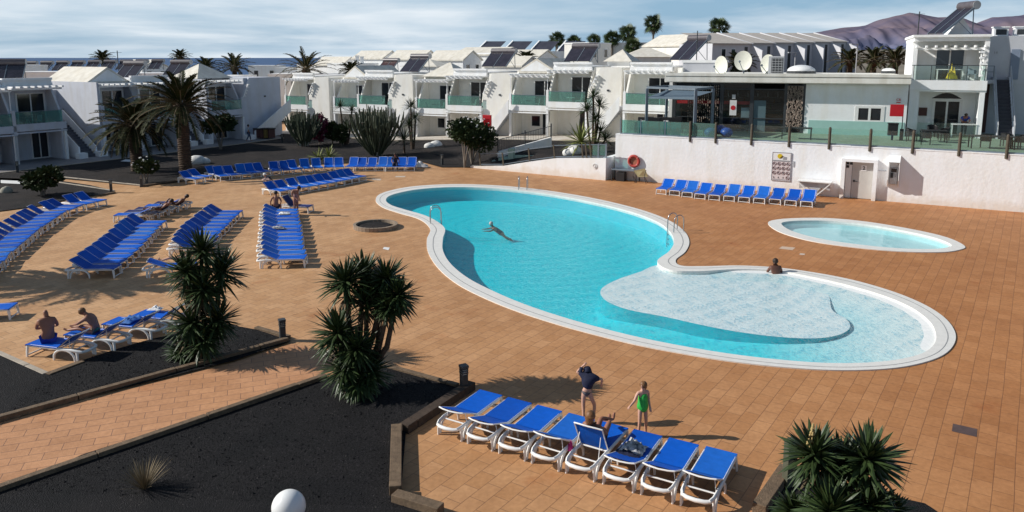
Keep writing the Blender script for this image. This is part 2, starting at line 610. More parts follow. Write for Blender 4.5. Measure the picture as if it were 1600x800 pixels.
def gravel_mat(name, lo, hi, sp):
    m, N, L, P = nodes_of(name)
    P.inputs['Roughness'].default_value = .9
    P.inputs['Specular IOR Level'].default_value = .25
    tc = N.new('ShaderNodeTexCoord')
    vo = N.new('ShaderNodeTexVoronoi')
    vo.inputs['Scale'].default_value = 44
    L.new(tc.outputs['Object'], vo.inputs['Vector'])
    rp = N.new('ShaderNodeValToRGB')
    e = rp.color_ramp.elements
    e[0].position, e[0].color = .0, (*lo, 1)
    e[1].position, e[1].color = .80, (*hi, 1)
    k = e.new(.93); k.color = (*[x * 2.2 for x in hi], 1)
    k = e.new(.985); k.color = (*sp, 1)
    L.new(vo.outputs['Color'], rp.inputs['Fac'])
    nz = N.new('ShaderNodeTexNoise')
    nz.inputs['Scale'].default_value = .6
    nz.inputs['Detail'].default_value = 5
    L.new(tc.outputs['Object'], nz.inputs['Vector'])
    r2 = N.new('ShaderNodeValToRGB')
    r2.color_ramp.elements[0].position = .35
    r2.color_ramp.elements[1].position = .65
    r2.color_ramp.elements[0].color = (.65, .65, .68, 1)
    r2.color_ramp.elements[1].color = (1.25, 1.15, 1.1, 1)
    L.new(nz.outputs['Fac'], r2.inputs['Fac'])
    mx = N.new('ShaderNodeMixRGB')
    mx.blend_type = 'MULTIPLY'
    mx.inputs['Fac'].default_value = 1
    L.new(rp.outputs[0], mx.inputs['Color1']); L.new(r2.outputs[0], mx.inputs['Color2'])
    L.new(mx.outputs[0], P.inputs['Base Color'])
    bp = N.new('ShaderNodeBump')
    bp.inputs['Strength'].default_value = .9
    bp.inputs['Distance'].default_value = .025
    bp.invert = True
    L.new(vo.outputs['Distance'], bp.inputs['Height'])
    L.new(bp.outputs[0], P.inputs['Normal'])
    return m

GRAV = gravel_mat('black_lava_gravel', (.004, .004, .0045), (.014, .0135, .015), (.10, .095, .09))
GRAVB = gravel_mat('brown_lava_gravel', (.010, .009, .009), (.030, .026, .025), (.16, .13, .11))

# ---------------------------------------------------------------- pool outlines (surveyed)
def g2(pts):
    return [G(*p).xy for p in pts]
OUT = [(587, 313), (598, 302), (640, 292.5), (700, 288.5), (760, 289.5), (820, 294), (880, 302), (940, 313), (1000, 328), (1043, 344), (1068, 361),
       (1077, 378), (1071, 394), (1056, 407), (1064, 416), (1100, 417), (1155, 416), (1213, 419), (1270, 426.5), (1330, 438), (1390, 455), (1440, 475), (1475, 497),
       (1492, 520), (1490, 540), (1470, 558), (1430, 571), (1380, 578), (1310, 580), (1235, 576), (1150, 567), (1080, 556), (1000, 541), (930, 524),
       (870, 507.5), (810, 488), (760, 468), (715, 445), (685, 420), (669, 395), (667, 375), (672, 358), (655, 343), (622, 333), (597, 324)]
INN = [(603, 313), (613, 305), (650, 297), (700, 293.3), (760, 294.2), (818, 299), (878, 307.5), (938, 319.5), (990, 333), (1028, 348), (1046, 362),
       (1053, 378), (1046, 393), (1027, 409), (1046, 422.5), (1090, 425), (1155, 421.5), (1213, 424), (1265, 433), (1322, 446), (1380, 463), (1424, 482), (1452, 503),
       (1462, 522), (1460, 538), (1444, 552), (1410, 562), (1365, 567.5), (1306, 569), (1240, 565.5), (1160, 557), (1088, 546), (1010, 531), (940, 514),
       (880, 497), (823, 478), (775, 458), (732, 436), (704, 413), (692, 392), (692, 374), (694, 356), (668, 339), (632, 328), (611, 321)]
out_l = smooth_loop([(*p, 0) for p in g2(OUT)], 6)
inn_l = smooth_loop([(*p, 0) for p in g2(INN)], 6)
SHELF = [(1030, 414), (1000, 424), (965, 436), (944, 447), (938, 456), (943, 466), (958, 475), (985, 484), (1040, 494.5), (1120, 512), (1200, 524), (1265, 528), (1305, 524),
         (1325, 515), (1328, 506), (1320, 496), (1300, 483), (1290, 455), (1240, 430), (1150, 424), (1080, 428)]
shelf_l = smooth_loop([(*G(*p, -.1).xy, 0) for p in SHELF], 6)
c0 = G(1350, 365)
SP_OUT = smooth_loop([(*G(*p).xy, 0) for p in [(1200, 350), (1213, 344), (1250, 341.5), (1300, 342), (1360, 348), (1430, 360), (1480, 372), (1507, 385), (1500, 391), (1470, 395), (1410, 394), (1340, 388), (1270, 378), (1220, 364)]], 6)
SP_IN = smooth_loop([(*G(*p).xy, 0) for p in [(1221, 351), (1230, 347), (1260, 345.5), (1302, 346.5), (1360, 352.5), (1420, 363), (1462, 373), (1486, 383), (1480, 387.5), (1458, 390), (1405, 389), (1342, 383), (1282, 374), (1238, 362)]], 6)

# ---------------------------------------------------------------- plaza deck, terrain, sea, hills
DX0, DX1, DY0, DY1 = -62, 48, -6, 100
deck_outer = [(DX0, DY0), (DX1, DY0), (DX1, DY1), (DX0, DY1)]
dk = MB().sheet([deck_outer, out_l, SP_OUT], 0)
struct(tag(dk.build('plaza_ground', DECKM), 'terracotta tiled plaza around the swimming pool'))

SOIL = M('pale_soil', (.20, .17, .13), .95, .3, .05)
def terr_h(x, y):
    rise = 3.4 * max(0, min(1, (x + 30) / 60)) * max(0, min(1, (y - 88) / 30))
    fall = -14 * max(0, min(1, (y - 160) / 300)) * max(0, min(1, (40 - x) / 160))
    far = 14 * max(0, min(1, (x - 60) / 300)) * max(0, min(1, (y - 150) / 400))
    return -.06 + rise + fall + far
mb = MB()
xs = [-3000, -1500, -700, -300, -160, -100, -62, -30, 0, 20, 48, 80, 140, 250, 420, 800, 1600, 3000]
ys = [-400, -100, -6, 60, 88, 92, 100, 110, 130, 160, 220, 320, 480, 700, 1000]
pts = [(x, y, terr_h(x, y)) for y in ys for x in xs]
fs = []
for j in range(len(ys) - 1):
    for i in range(len(xs) - 1):
        cxm, cym = (xs[i] + xs[i + 1]) / 2, (ys[j] + ys[j + 1]) / 2
        if DX0 < cxm < DX1 and DY0 < cym < 88:
            continue
        k = j * len(xs) + i
        fs.append((k, k + 1, k + 1 + len(xs), k + len(xs)))
mb.add(pts, fs)
struct(mb.build('terrain', SOIL))

def sea_mat():
    m, N, L, P = nodes_of('sea_water')
    P.inputs['Base Color'].default_value = (.018, .075, .20, 1)
    P.inputs['Roughness'].default_value = .45
    P.inputs['Specular IOR Level'].default_value = .25
    tc = N.new('ShaderNodeTexCoord')
    nz = N.new('ShaderNodeTexNoise')
    nz.inputs['Scale'].default_value = .02
    nz.inputs['Detail'].default_value = 8
    L.new(tc.outputs['Object'], nz.inputs['Vector'])
    bp = N.new('ShaderNodeBump')
    bp.inputs['Strength'].default_value = .3
    L.new(nz.outputs['Fac'], bp.inputs['Height'])
    L.new(bp.outputs[0], P.inputs['Normal'])
    return m
mb = MB()
mb.add([(-40000, 190, -9), (40000, 190, -9), (40000, 50000, -9), (-40000, 50000, -9)], [(0, 1, 2, 3)])
struct(tag(mb.build('sea_water', sea_mat()), 'deep blue Atlantic water out to the horizon'))

# volcanic hills, 5 km off
ridge = [(1120, 88), (1160, 80), (1200, 62), (1235, 56), (1270, 53.5), (1300, 47), (1330, 42), (1355, 38), (1378, 29), (1400, 23), (1421, 18.5), (1440, 21.5), (1465, 26), (1495, 26), (1512, 32),
         (1527, 38), (1550, 28), (1575, 25), (1605, 23), (1660, 20), (1720, 30), (1800, 45), (1900, 70), (2000, 88)]
HD = 5200.0
def hill_mat():
    m, N, L, P = nodes_of('volcanic_hills')
    P.inputs['Roughness'].default_value = 1
    P.inputs['Specular IOR Level'].default_value = 0
    tc = N.new('ShaderNodeTexCoord')
    nz = N.new('ShaderNodeTexNoise')
    nz.inputs['Scale'].default_value = .004
    nz.inputs['Detail'].default_value = 8
    nz.inputs['Roughness'].default_value = .6
    L.new(tc.outputs['Object'], nz.inputs['Vector'])
    rp = N.new('ShaderNodeValToRGB')
    rp.color_ramp.elements[0].position = .35
    rp.color_ramp.elements[1].position = .65
    rp.color_ramp.elements[0].color = (.115, .105, .158, 1)
    rp.color_ramp.elements[1].color = (.215, .165, .185, 1)
    L.new(nz.outputs['Fac'], rp.inputs['Fac'])
    sx = N.new('ShaderNodeSeparateXYZ')
    L.new(tc.outputs['Object'], sx.inputs[0])
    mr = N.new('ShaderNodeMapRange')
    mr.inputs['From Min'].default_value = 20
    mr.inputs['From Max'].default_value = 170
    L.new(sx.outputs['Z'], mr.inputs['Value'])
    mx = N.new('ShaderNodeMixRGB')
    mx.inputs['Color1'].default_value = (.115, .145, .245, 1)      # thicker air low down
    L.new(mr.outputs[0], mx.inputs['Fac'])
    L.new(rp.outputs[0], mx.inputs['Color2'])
    L.new(mx.outputs[0], P.inputs['Base Color'])
    return m
mb = MB()
cols = []
n = 280
x0, x1 = ridge[0][0], ridge[-1][0]
for i in range(n + 1):
    px = x0 + (x1 - x0) * i / n
    k = max(j for j in range(len(ridge) - 1) if ridge[j][0] <= px + 1e-6)
    t = (px - ridge[k][0]) / (ridge[k + 1][0] - ridge[k][0])
    top = at(px, ridge[k][1] * (1 - t) + ridge[k + 1][1] * t, HD)
    cols.append(top)
rows = 60
V, FS = [], []
for j in range(rows + 1):
    t = j / rows
    for i, top in enumerate(cols):
        d = -2300 * (1 - t)
        prof = t ** 1.5
        wob = noise.fractal(Vector((top.x * .0022, (HD + d) * .0022, 3.1)), 1.0, 2.0, 5) * 105 * sin(pi * min(t, .94)) 
        gul = (abs(noise.noise(Vector((top.x * .006 + t * .8, t * .9, 7)))) * -80 + abs(noise.noise(Vector((top.x * .017 - t * 1.3, t * 2.2, 3)))) * -38) * sin(pi * min(1, t * 1.02)) ** .7
        V.append((top.x + d * .12, HD + d, max(-5, (top.z + 6) * prof - 6 + wob + gul)))
m_ = n + 1
for j in range(rows):
    for i in range(n):
        FS.append((j * m_ + i, j * m_ + i + 1, (j + 1) * m_ + i + 1, (j + 1) * m_ + i))
b_ = len(V)
V += [(c.x, HD + 1500, -10) for c in cols]
for i in range(n):
    FS.append((rows * m_ + i, rows * m_ + i + 1, b_ + i + 1, b_ + i))
mb.add(V, FS)
hm = hill_mat()
struct(tag(mb.build('hills', hm, smooth=60), 'purple brown volcanic hills beyond the roofs'))

# ---------------------------------------------------------------- swimming pool
pool = thing('swimming_pool', 'large kidney shaped swimming pool with turquoise water and round shallow end', 'swimming pool', (0, 0, 0))
mb = MB().sheet([out_l, inn_l], .035)
mb.skirt(out_l, -.1, .035)
mb.skirt(inn_l, -.14, .035)
mb.build('coping', COPE, pool)
# a slot drain runs round the pool in the middle of the coping
mid = [(a * .62 + b * .38) for a, b in zip(out_l, inn_l)]
mid2 = [(a * .57 + b * .43) for a, b in zip(out_l, inn_l)]
tot = len(mid)
GRATE = M('grey_drain_grate', (.33, .33, .33), .7, .3, 30)
mb = MB().sheet([mid, mid2], .039)
mb.build('overflow_grate', GRATE, pool)

def pool_mat():
    m, N, L, P = nodes_of('pool_lining')
    P.inputs['Roughness'].default_value = .6
    g = N.new('ShaderNodeNewGeometry')
    sx = N.new('ShaderNodeSeparateXYZ')
    L.new(g.outputs['Position'], sx.inputs[0])
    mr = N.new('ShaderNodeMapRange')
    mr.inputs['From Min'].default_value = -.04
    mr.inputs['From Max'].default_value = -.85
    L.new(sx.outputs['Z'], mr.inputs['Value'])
    rp = N.new('ShaderNodeValToRGB')  # water absorption with depth put into the lining colour
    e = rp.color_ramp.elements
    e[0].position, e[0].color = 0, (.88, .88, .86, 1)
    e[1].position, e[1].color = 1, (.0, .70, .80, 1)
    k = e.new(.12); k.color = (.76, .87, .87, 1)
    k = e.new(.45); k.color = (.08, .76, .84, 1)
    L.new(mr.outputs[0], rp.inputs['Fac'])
    br = N.new('ShaderNodeTexBrick')
    br.inputs['Scale'].default_value = 1
    br.inputs['Brick Width'].default_value = .25
    br.inputs['Row Height'].default_value = .25
    br.inputs['Mortar Size'].default_value = .008
    br.offset = 0
    br.inputs['Color1'].default_value = (1, 1, 1, 1)
    br.inputs['Color2'].default_value = (.93, .95, .96, 1)
    br.inputs['Mortar'].default_value = (.86, .88, .88, 1)
    L.new(g.outputs['Position'], br.inputs['Vector'])
    mx = N.new('ShaderNodeMixRGB')
    mx.blend_type = 'MULTIPLY'
    mx.inputs['Fac'].default_value = 1
    L.new(rp.outputs[0], mx.inputs['Color1']); L.new(br.outputs['Color'], mx.inputs['Color2'])
    L.new(mx.outputs[0], P.inputs['Base Color'])
    return m
POOLM = pool_mat()
BEACH = [G(*p).xy for p in [(1150, 421), (1213, 423), (1265, 433), (1322, 446), (1380, 463), (1424, 482), (1455, 503), (1463, 525), (1456, 543)]]
def seg_dist(p, poly):
    best = 1e9
    for a, b in zip(poly, poly[1:]):
        ab = b - a
        t = max(0, min(1, (p - a).dot(ab) / ab.length_squared))
        best = min(best, (a + ab * t - p).length)
    return best
dl = [G(1040, 408).xy, G(962, 450).xy, G(915, 490).xy, G(880, 540).xy]
def left_of(p):
    a, b = dl[0], dl[-1]
    d = (b - a).normalized()
    nrm = Vector((d.y, -d.x))
    return (p - a).dot(nrm)      # metres to the deep side
def depth(x, y):
    p = Vector((x, y))
    ch = .02 + .078 * seg_dist(p, BEACH)
    s = max(0, min(1, left_of(p) / 2.5 + .4))
    s = s * s * (3 - 2 * s)
    return min(.86, ch * (1 - s) + .86 * s)
bx0, bx1 = min(p.x for p in inn_l) - .3, max(p.x for p in inn_l) + .3
by0, by1 = min(p.y for p in inn_l) - .3, max(p.y for p in inn_l) + .3
st = .30
nx, ny = int((bx1 - bx0) / st), int((by1 - by0) / st)
mb = MB()
mb.add([(bx0 + (bx1 - bx0) * i / nx, by0 + (by1 - by0) * j / ny, -depth(bx0 + (bx1 - bx0) * i / nx, by0 + (by1 - by0) * j / ny)) for j in range(ny + 1) for i in range(nx + 1)],
       [(j * (nx + 1) + i, j * (nx + 1) + i + 1, (j + 1) * (nx + 1) + i + 1, (j + 1) * (nx + 1) + i) for j in range(ny) for i in range(nx)])
mb.build('pool_floor', POOLM, pool, smooth=60)
mb = MB().skirt(inn_l, -.95, -.14)
mb.build('pool_side', M('turquoise_side_lining', (.015, .50, .60), .6, .06, 3), pool, smooth=60)
SHELFM = M('white_shelf_lining', (.90, .91, .905), .6, .03, 4)
SHSIDE = M('teal_shelf_side', (.005, .42, .50), .6, .1, 3)
mb = MB().sheet([shelf_l], -.115)
sh = mb.build('shallow_shelf', SHELFM, pool)
mb = MB().skirt([p * .999 + Vector((.01, .02, 0)) for p in shelf_l], -.95, -.117)
mb.build('shelf_side', SHSIDE, sh)

def water_mat(name, tint, haze, fac, bump=.6, sc=2.2, ripple=.25, rings=None):
    m = bpy.data.materials.new(name)
    m.use_nodes = True
    N, L = m.node_tree.nodes, m.node_tree.links
    N.clear()
    out = N.new('ShaderNodeOutputMaterial')
    tc = N.new('ShaderNodeTexCoord')
    mp = N.new('ShaderNodeMapping')
    mp.inputs['Rotation'].default_value = (0, 0, radians(15))
    mp.inputs['Scale'].default_value = (1.0, .75, 1)
    L.new(tc.outputs['Object'], mp.inputs[0])
    n1 = N.new('ShaderNodeTexNoise')
    n1.inputs['Scale'].default_value = sc
    n1.inputs['Detail'].default_value = 3
    n1.inputs['Distortion'].default_value = .8
    L.new(mp.outputs[0], n1.inputs['Vector'])
    n2 = N.new('ShaderNodeTexVoronoi')
    n2.feature = 'SMOOTH_F1'
    n2.inputs['Scale'].default_value = sc * 1.25
    n2.inputs['Smoothness'].default_value = .6
    wv = N.new('ShaderNodeMixRGB')
    wv.blend_type = 'LINEAR_LIGHT'
    wv.inputs['Fac'].default_value = .3
    L.new(mp.outputs[0], wv.inputs['Color1']); L.new(n1.outputs['Color'], wv.inputs['Color2'])
    L.new(wv.outputs[0], n2.inputs['Vector'])
    ad = N.new('ShaderNodeMath')
    ad.operation = 'MULTIPLY_ADD'
    ad.inputs[1].default_value = .45
    L.new(n1.outputs['Fac'], ad.inputs[0]); L.new(n2.outputs['Distance'], ad.inputs[2])
    if rings:                                            # wavelets spreading from the swimmer
        mr_ = N.new('ShaderNodeMapping')
        mr_.inputs['Location'].default_value = (-rings[0], -rings[1], 0)
        L.new(tc.outputs['Object'], mr_.inputs[0])
        wr = N.new('ShaderNodeTexWave')
        wr.wave_type = 'RINGS'
        wr.rings_direction = 'Z'
        wr.inputs['Scale'].default_value = .42
        wr.inputs['Distortion'].default_value = 3.5
        wr.inputs['Detail'].default_value = 2
        wr.inputs['Detail Scale'].default_value = .8
        L.new(mr_.outputs[0], wr.inputs['Vector'])
        wa = N.new('ShaderNodeMath')
        wa.operation = 'MULTIPLY_ADD'
        wa.inputs[1].default_value = .22
        L.new(wr.outputs['Fac'], wa.inputs[0]); L.new(ad.outputs[0], wa.inputs[2])
        sb_ = N.new('ShaderNodeMath')
        sb_.operation = 'SUBTRACT'
        sb_.inputs[1].default_value = .11
        L.new(wa.outputs[0], sb_.inputs[0])
        ad = sb_
    bp = N.new('ShaderNodeBump')
    bp.inputs['Strength'].default_value = bump
    bp.inputs['Distance'].default_value = .11
    L.new(ad.outputs[0], bp.inputs['Height'])
    tr = N.new('ShaderNodeBsdfTransparent')
    tr.inputs['Color'].default_value = (*tint, 1)
    df = N.new('ShaderNodeBsdfDiffuse')
    df.inputs['Color'].default_value = (*haze, 1)
    L.new(bp.outputs[0], df.inputs['Normal'])
    tr_ = N.new('ShaderNodeValToRGB')  # ripple light and dark put into the see-through tint, casting a caustic pattern
    tr_.color_ramp.elements[0].position = .36
    tr_.color_ramp.elements[1].position = .68
    tr_.color_ramp.elements[0].color = (tint[0] * (1 - 1.25 * ripple), tint[1] * (1 - .72 * ripple), tint[2] * (1 - .46 * ripple), 1)
    tr_.color_ramp.elements[1].color = (*tint, 1)
    L.new(ad.outputs[0], tr_.inputs['Fac'])
    L.new(tr_.outputs[0], tr.inputs['Color'])
    m1 = N.new('ShaderNodeMixShader')
    m1.inputs['Fac'].default_value = fac
    gl = N.new('ShaderNodeBsdfGlossy')
    gl.inputs['Roughness'].default_value = .08
    L.new(bp.outputs[0], gl.inputs['Normal'])
    lw = N.new('ShaderNodeLayerWeight')          # Schlick reflectance, the same from both faces of the sheet
    lw.inputs['Blend'].default_value = .5
    pw = N.new('ShaderNodeMath')
    pw.operation = 'POWER'
    pw.inputs[1].default_value = 4.5
    fr = N.new('ShaderNodeMath')
    fr.operation = 'MULTIPLY_ADD'
    fr.inputs[1].default_value = .45
    fr.inputs[2].default_value = .02
    L.new(lw.outputs['Facing'], pw.inputs[0]); L.new(pw.outputs[0], fr.inputs[0])
    L.new(bp.outputs[0], lw.inputs['Normal'])
    m2 = N.new('ShaderNodeMixShader')
    L.new(tr.outputs[0], m1.inputs[1]); L.new(df.outputs[0], m1.inputs[2])
    L.new(fr.outputs[0], m2.inputs['Fac']); L.new(m1.outputs[0], m2.inputs[1]); L.new(gl.outputs[0], m2.inputs[2])
    L.new(m2.outputs[0], out.inputs['Surface'])
    return m
WATM = water_mat('pool_water', (.96, 1.0, 1.0), (.12, .80, .90), .05, .6, 5.6, .34, rings=tuple(G(800, 352).xy))
mb = MB().sheet([inn_l], -.045)
struct(tag(mb.build('pool_water', WATM), 'rippled turquoise water filling the large pool'))

kid = thing('paddling_pool', 'small oval paddling pool with pale blue water near the white wall', 'paddling pool')
mb = MB().sheet([SP_OUT, SP_IN], .035)
mb.skirt(SP_OUT, -.1, .035); mb.skirt(SP_IN, -.14, .035)
mb.build('coping', COPE, kid)
PALEB = M('pale_blue_lining', (.50, .76, .78), .6, .06, 1.2)
mb = MB().sheet([SP_IN], -.34)
mb.skirt(SP_IN, -.34, -.14)
mb.build('pool_floor', PALEB, kid)
mb = MB().sheet([SP_IN], -.06)
struct(tag(mb.build('paddling_pool_water', water_mat('calm_water', (.92, .99, 1.0), (.5, .76, .78), .2, .12, 1.2, .05)), 'calm pale water of the small oval pool'))

# ---------------------------------------------------------------- gravel beds, path, kerbs
def bed(name, pts, mat, z, label, kind='structure', mats=None):
    o = MB().sheet([[(p[0], p[1]) for p in pts]], z).build(name, mat)
    o['kind'] = kind
    o['label'] = label
    return o
def px(*p):
    return [G(*q).xy for q in p]
front = px((0, 770), (130, 713), (325, 650), (480, 600), (510, 592), (590, 571), (660, 588), (717, 607), (733, 612), (634, 680), (626, 780), (668, 799))
bed('front_gravel_bed', front + [Vector((-1.6, 8)), Vector((-14, 5)), G(-150, 820).xy], GRAV, .05, 'black lava gravel bed in the near corner')
path = px((0, 660), (365, 567), (455, 537), (500, 547), (590, 571), (510, 592), (480, 600), (325, 650), (130, 713), (0, 770))
bed('garden_path', path + [G(-200, 850).xy, G(-200, 715).xy], PATHM, .006, 'pinkish tiled path running down to the lower left')
strip = [(75, 586), (127, 566), (178, 549), (236, 532), (350, 508), (400, 517), (455, 535), (365, 566), (0, 657)]
bed('left_gravel_bed', px(*strip) + [G(-200, 712).xy, G(-200, 575).xy] + px((-80, 535), (0, 552)), GRAV, .05, 'black lava gravel bed beside the path')
midb = px((0, 279), (60, 281), (95, 283.5), (140, 290), (178, 299), (165, 304), (110, 312), (60, 323), (0, 331))
bed('small_gravel_bed', [Vector((-44, 48))] + midb + [Vector((-36, 36))], GRAVB, .05, 'dark gravel bed with a bushy plant behind the lounger rows')
GARD = [(88, 279), (150, 284.5), (222, 291.5), (255, 288), (300, 283), (340, 275), (400, 268), (440, 262.5), (500, 257.5), (580, 254), (660, 254), (690, 262), (735, 262)]
# loose stones on the gravel: nobody could count them
def pebbles(name, poly, n, rmin, rmax, z, mat, label):
    rnd = random.Random(5)
    P2 = [Vector((p[0], p[1])) for p in poly]
    def inside(q):
        c = False
        for a, b in zip(P2, P2[1:] + P2[:1]):
            if (a.y > q.y) != (b.y > q.y) and q.x < (b.x - a.x) * (q.y - a.y) / (b.y - a.y) + a.x: c = not c
        return c
    x0, x1 = min(p.x for p in P2), max(p.x for p in P2)
    y0, y1 = min(p.y for p in P2), max(p.y for p in P2)
    mb = MB()
    k = 0
    while k < n:
        q = Vector((rnd.uniform(x0, x1), rnd.uniform(y0, y1)))
        if not inside(q) or abs(q.x) > q.y * .75 + 1: continue
        r = rnd.uniform(rmin, rmax) * (2.2 if rnd.random() < .03 else 1)
        a = rnd.uniform(0, 6.28)
        t = [Vector((cos(a + k2 * 2.1) * r * rnd.uniform(.7, 1.3), sin(a + k2 * 2.1) * r * rnd.uniform(.7, 1.3), 0)) for k2 in range(3)]
        b = len(mb.v)
        mb.v += [(q.x + v.x, q.y + v.y, z) for v in t] + [(q.x + rnd.uniform(-.4, .4) * r, q.y + rnd.uniform(-.4, .4) * r, z + r * rnd.uniform(.6, 1.1))]
        mb.f += [(b, b + 1, b + 3), (b + 1, b + 2, b + 3), (b + 2, b, b + 3)]
        k += 1
    o = mb.build(name, mat)
    return tag(o, label, 'gravel', kind='stuff')
STONE = M('loose_lava_stone', (.011, .0105, .012), .9, .7, 9, spec=.2)
pebbles('gravel', front, 12000, .008, .018, .049, STONE, 'loose black lava stones over the near gravel bed')
pebbles('gravel', px(*strip), 6000, .008, .018, .049, STONE, 'loose black lava stones over the bed beside the path')
# ---- walkway and garden behind: surveyed further on together with the houses
def sleeper(p, q, w=.17, h=.15, mat=None, name='timber_sleeper', label='', group='timber sleepers edging the gravel beds'):
    p, q = Vector((p[0], p[1], 0)), Vector((q[0], q[1], 0))
    Ln = (q - p).length
    mb = MB()
    a = -Ln / 2
    while a < Ln / 2 - .05:
        b = min(a + 2.4, Ln / 2)
        mb.box(a + .012, b - .012, -w / 2, w / 2, 0, h + RND.uniform(-.012, .012))
        a = b
    o = mb.build(name, mat or TIMB, bevel=.012)
    o.location = (p + q) / 2
    o.rotation_euler = (0, 0, atan2(q.y - p.y, q.x - p.x))
    return tag(o, label, 'timber edging', group)
E_ = lambda a, b: (G(*a), G(*b))
sleeper(*E_((-60, 790), (510, 592)), label='long weathered timber edging along the lower side of the pink path')
sleeper(*E_((-60, 675), (450, 534)), label='long timber edging along the upper side of the pink path')
sleeper(*E_((590, 571), (716, 606)), w=.16, h=.1, label='low timber edging between the black bed and the pool deck')
sleeper(*E_((737, 607), (631, 677)), w=.26, h=.22, mat=TIMBD, label='dark wet looking timber beam behind the front row of loungers')
sleeper(*E_((620, 676), (618, 778)), w=.24, h=.24, label='pale dry timber beam lit by the sun at the edge of the black bed')
sleeper(*E_((616, 783), (690, 806)), w=.24, h=.2, label='short timber beam at the bottom edge beside the white globe lamp')
sleeper(*E_((1228, 742), (1185, 806)), w=.26, h=.24, label='short timber beam under the spiky plant at the lower right')
sleeper(*E_((400, 515), (452, 530)), w=.16, h=.1, label='low timber edging by the bollard lamp at the end of the path')
sleeper(*E_((74, 588), (130, 567)), w=.2, h=.07, label='short flat timber edging at the corner of the lounger strip')
sleeper(*E_((-20, 545), (72, 586)), w=.16, h=.06, mat=KERB, label='pale kerb stones on the left side of the lounger strip')
sleeper(*E_((60, 281), (178, 299)), w=.18, h=.08, mat=KERB, label='pale kerb between the short path and the small gravel bed')
sleeper(*E_((90, 277), (222, 291)), w=.16, h=.1, mat=KERB, label='pale kerb along the front left of the palm garden')
sleeper(*E_((222, 292), (290, 282)), w=.16, h=.12, mat=TIMB, label='timber edging on the right of the palm garden corner')
sleeper(*E_((180, 302), (150, 307)), w=.2, h=.1, mat=TIMB, label='short timber edging at the tip of the small gravel bed')
bed('corner_gravel_bed', [G(1240, 745).xy, G(1445, 790).xy, Vector((9.3, 9)), Vector((5, 9)), G(1200, 800).xy], GRAV, .05, 'black gravel bed under the spiky plant at the lower right')
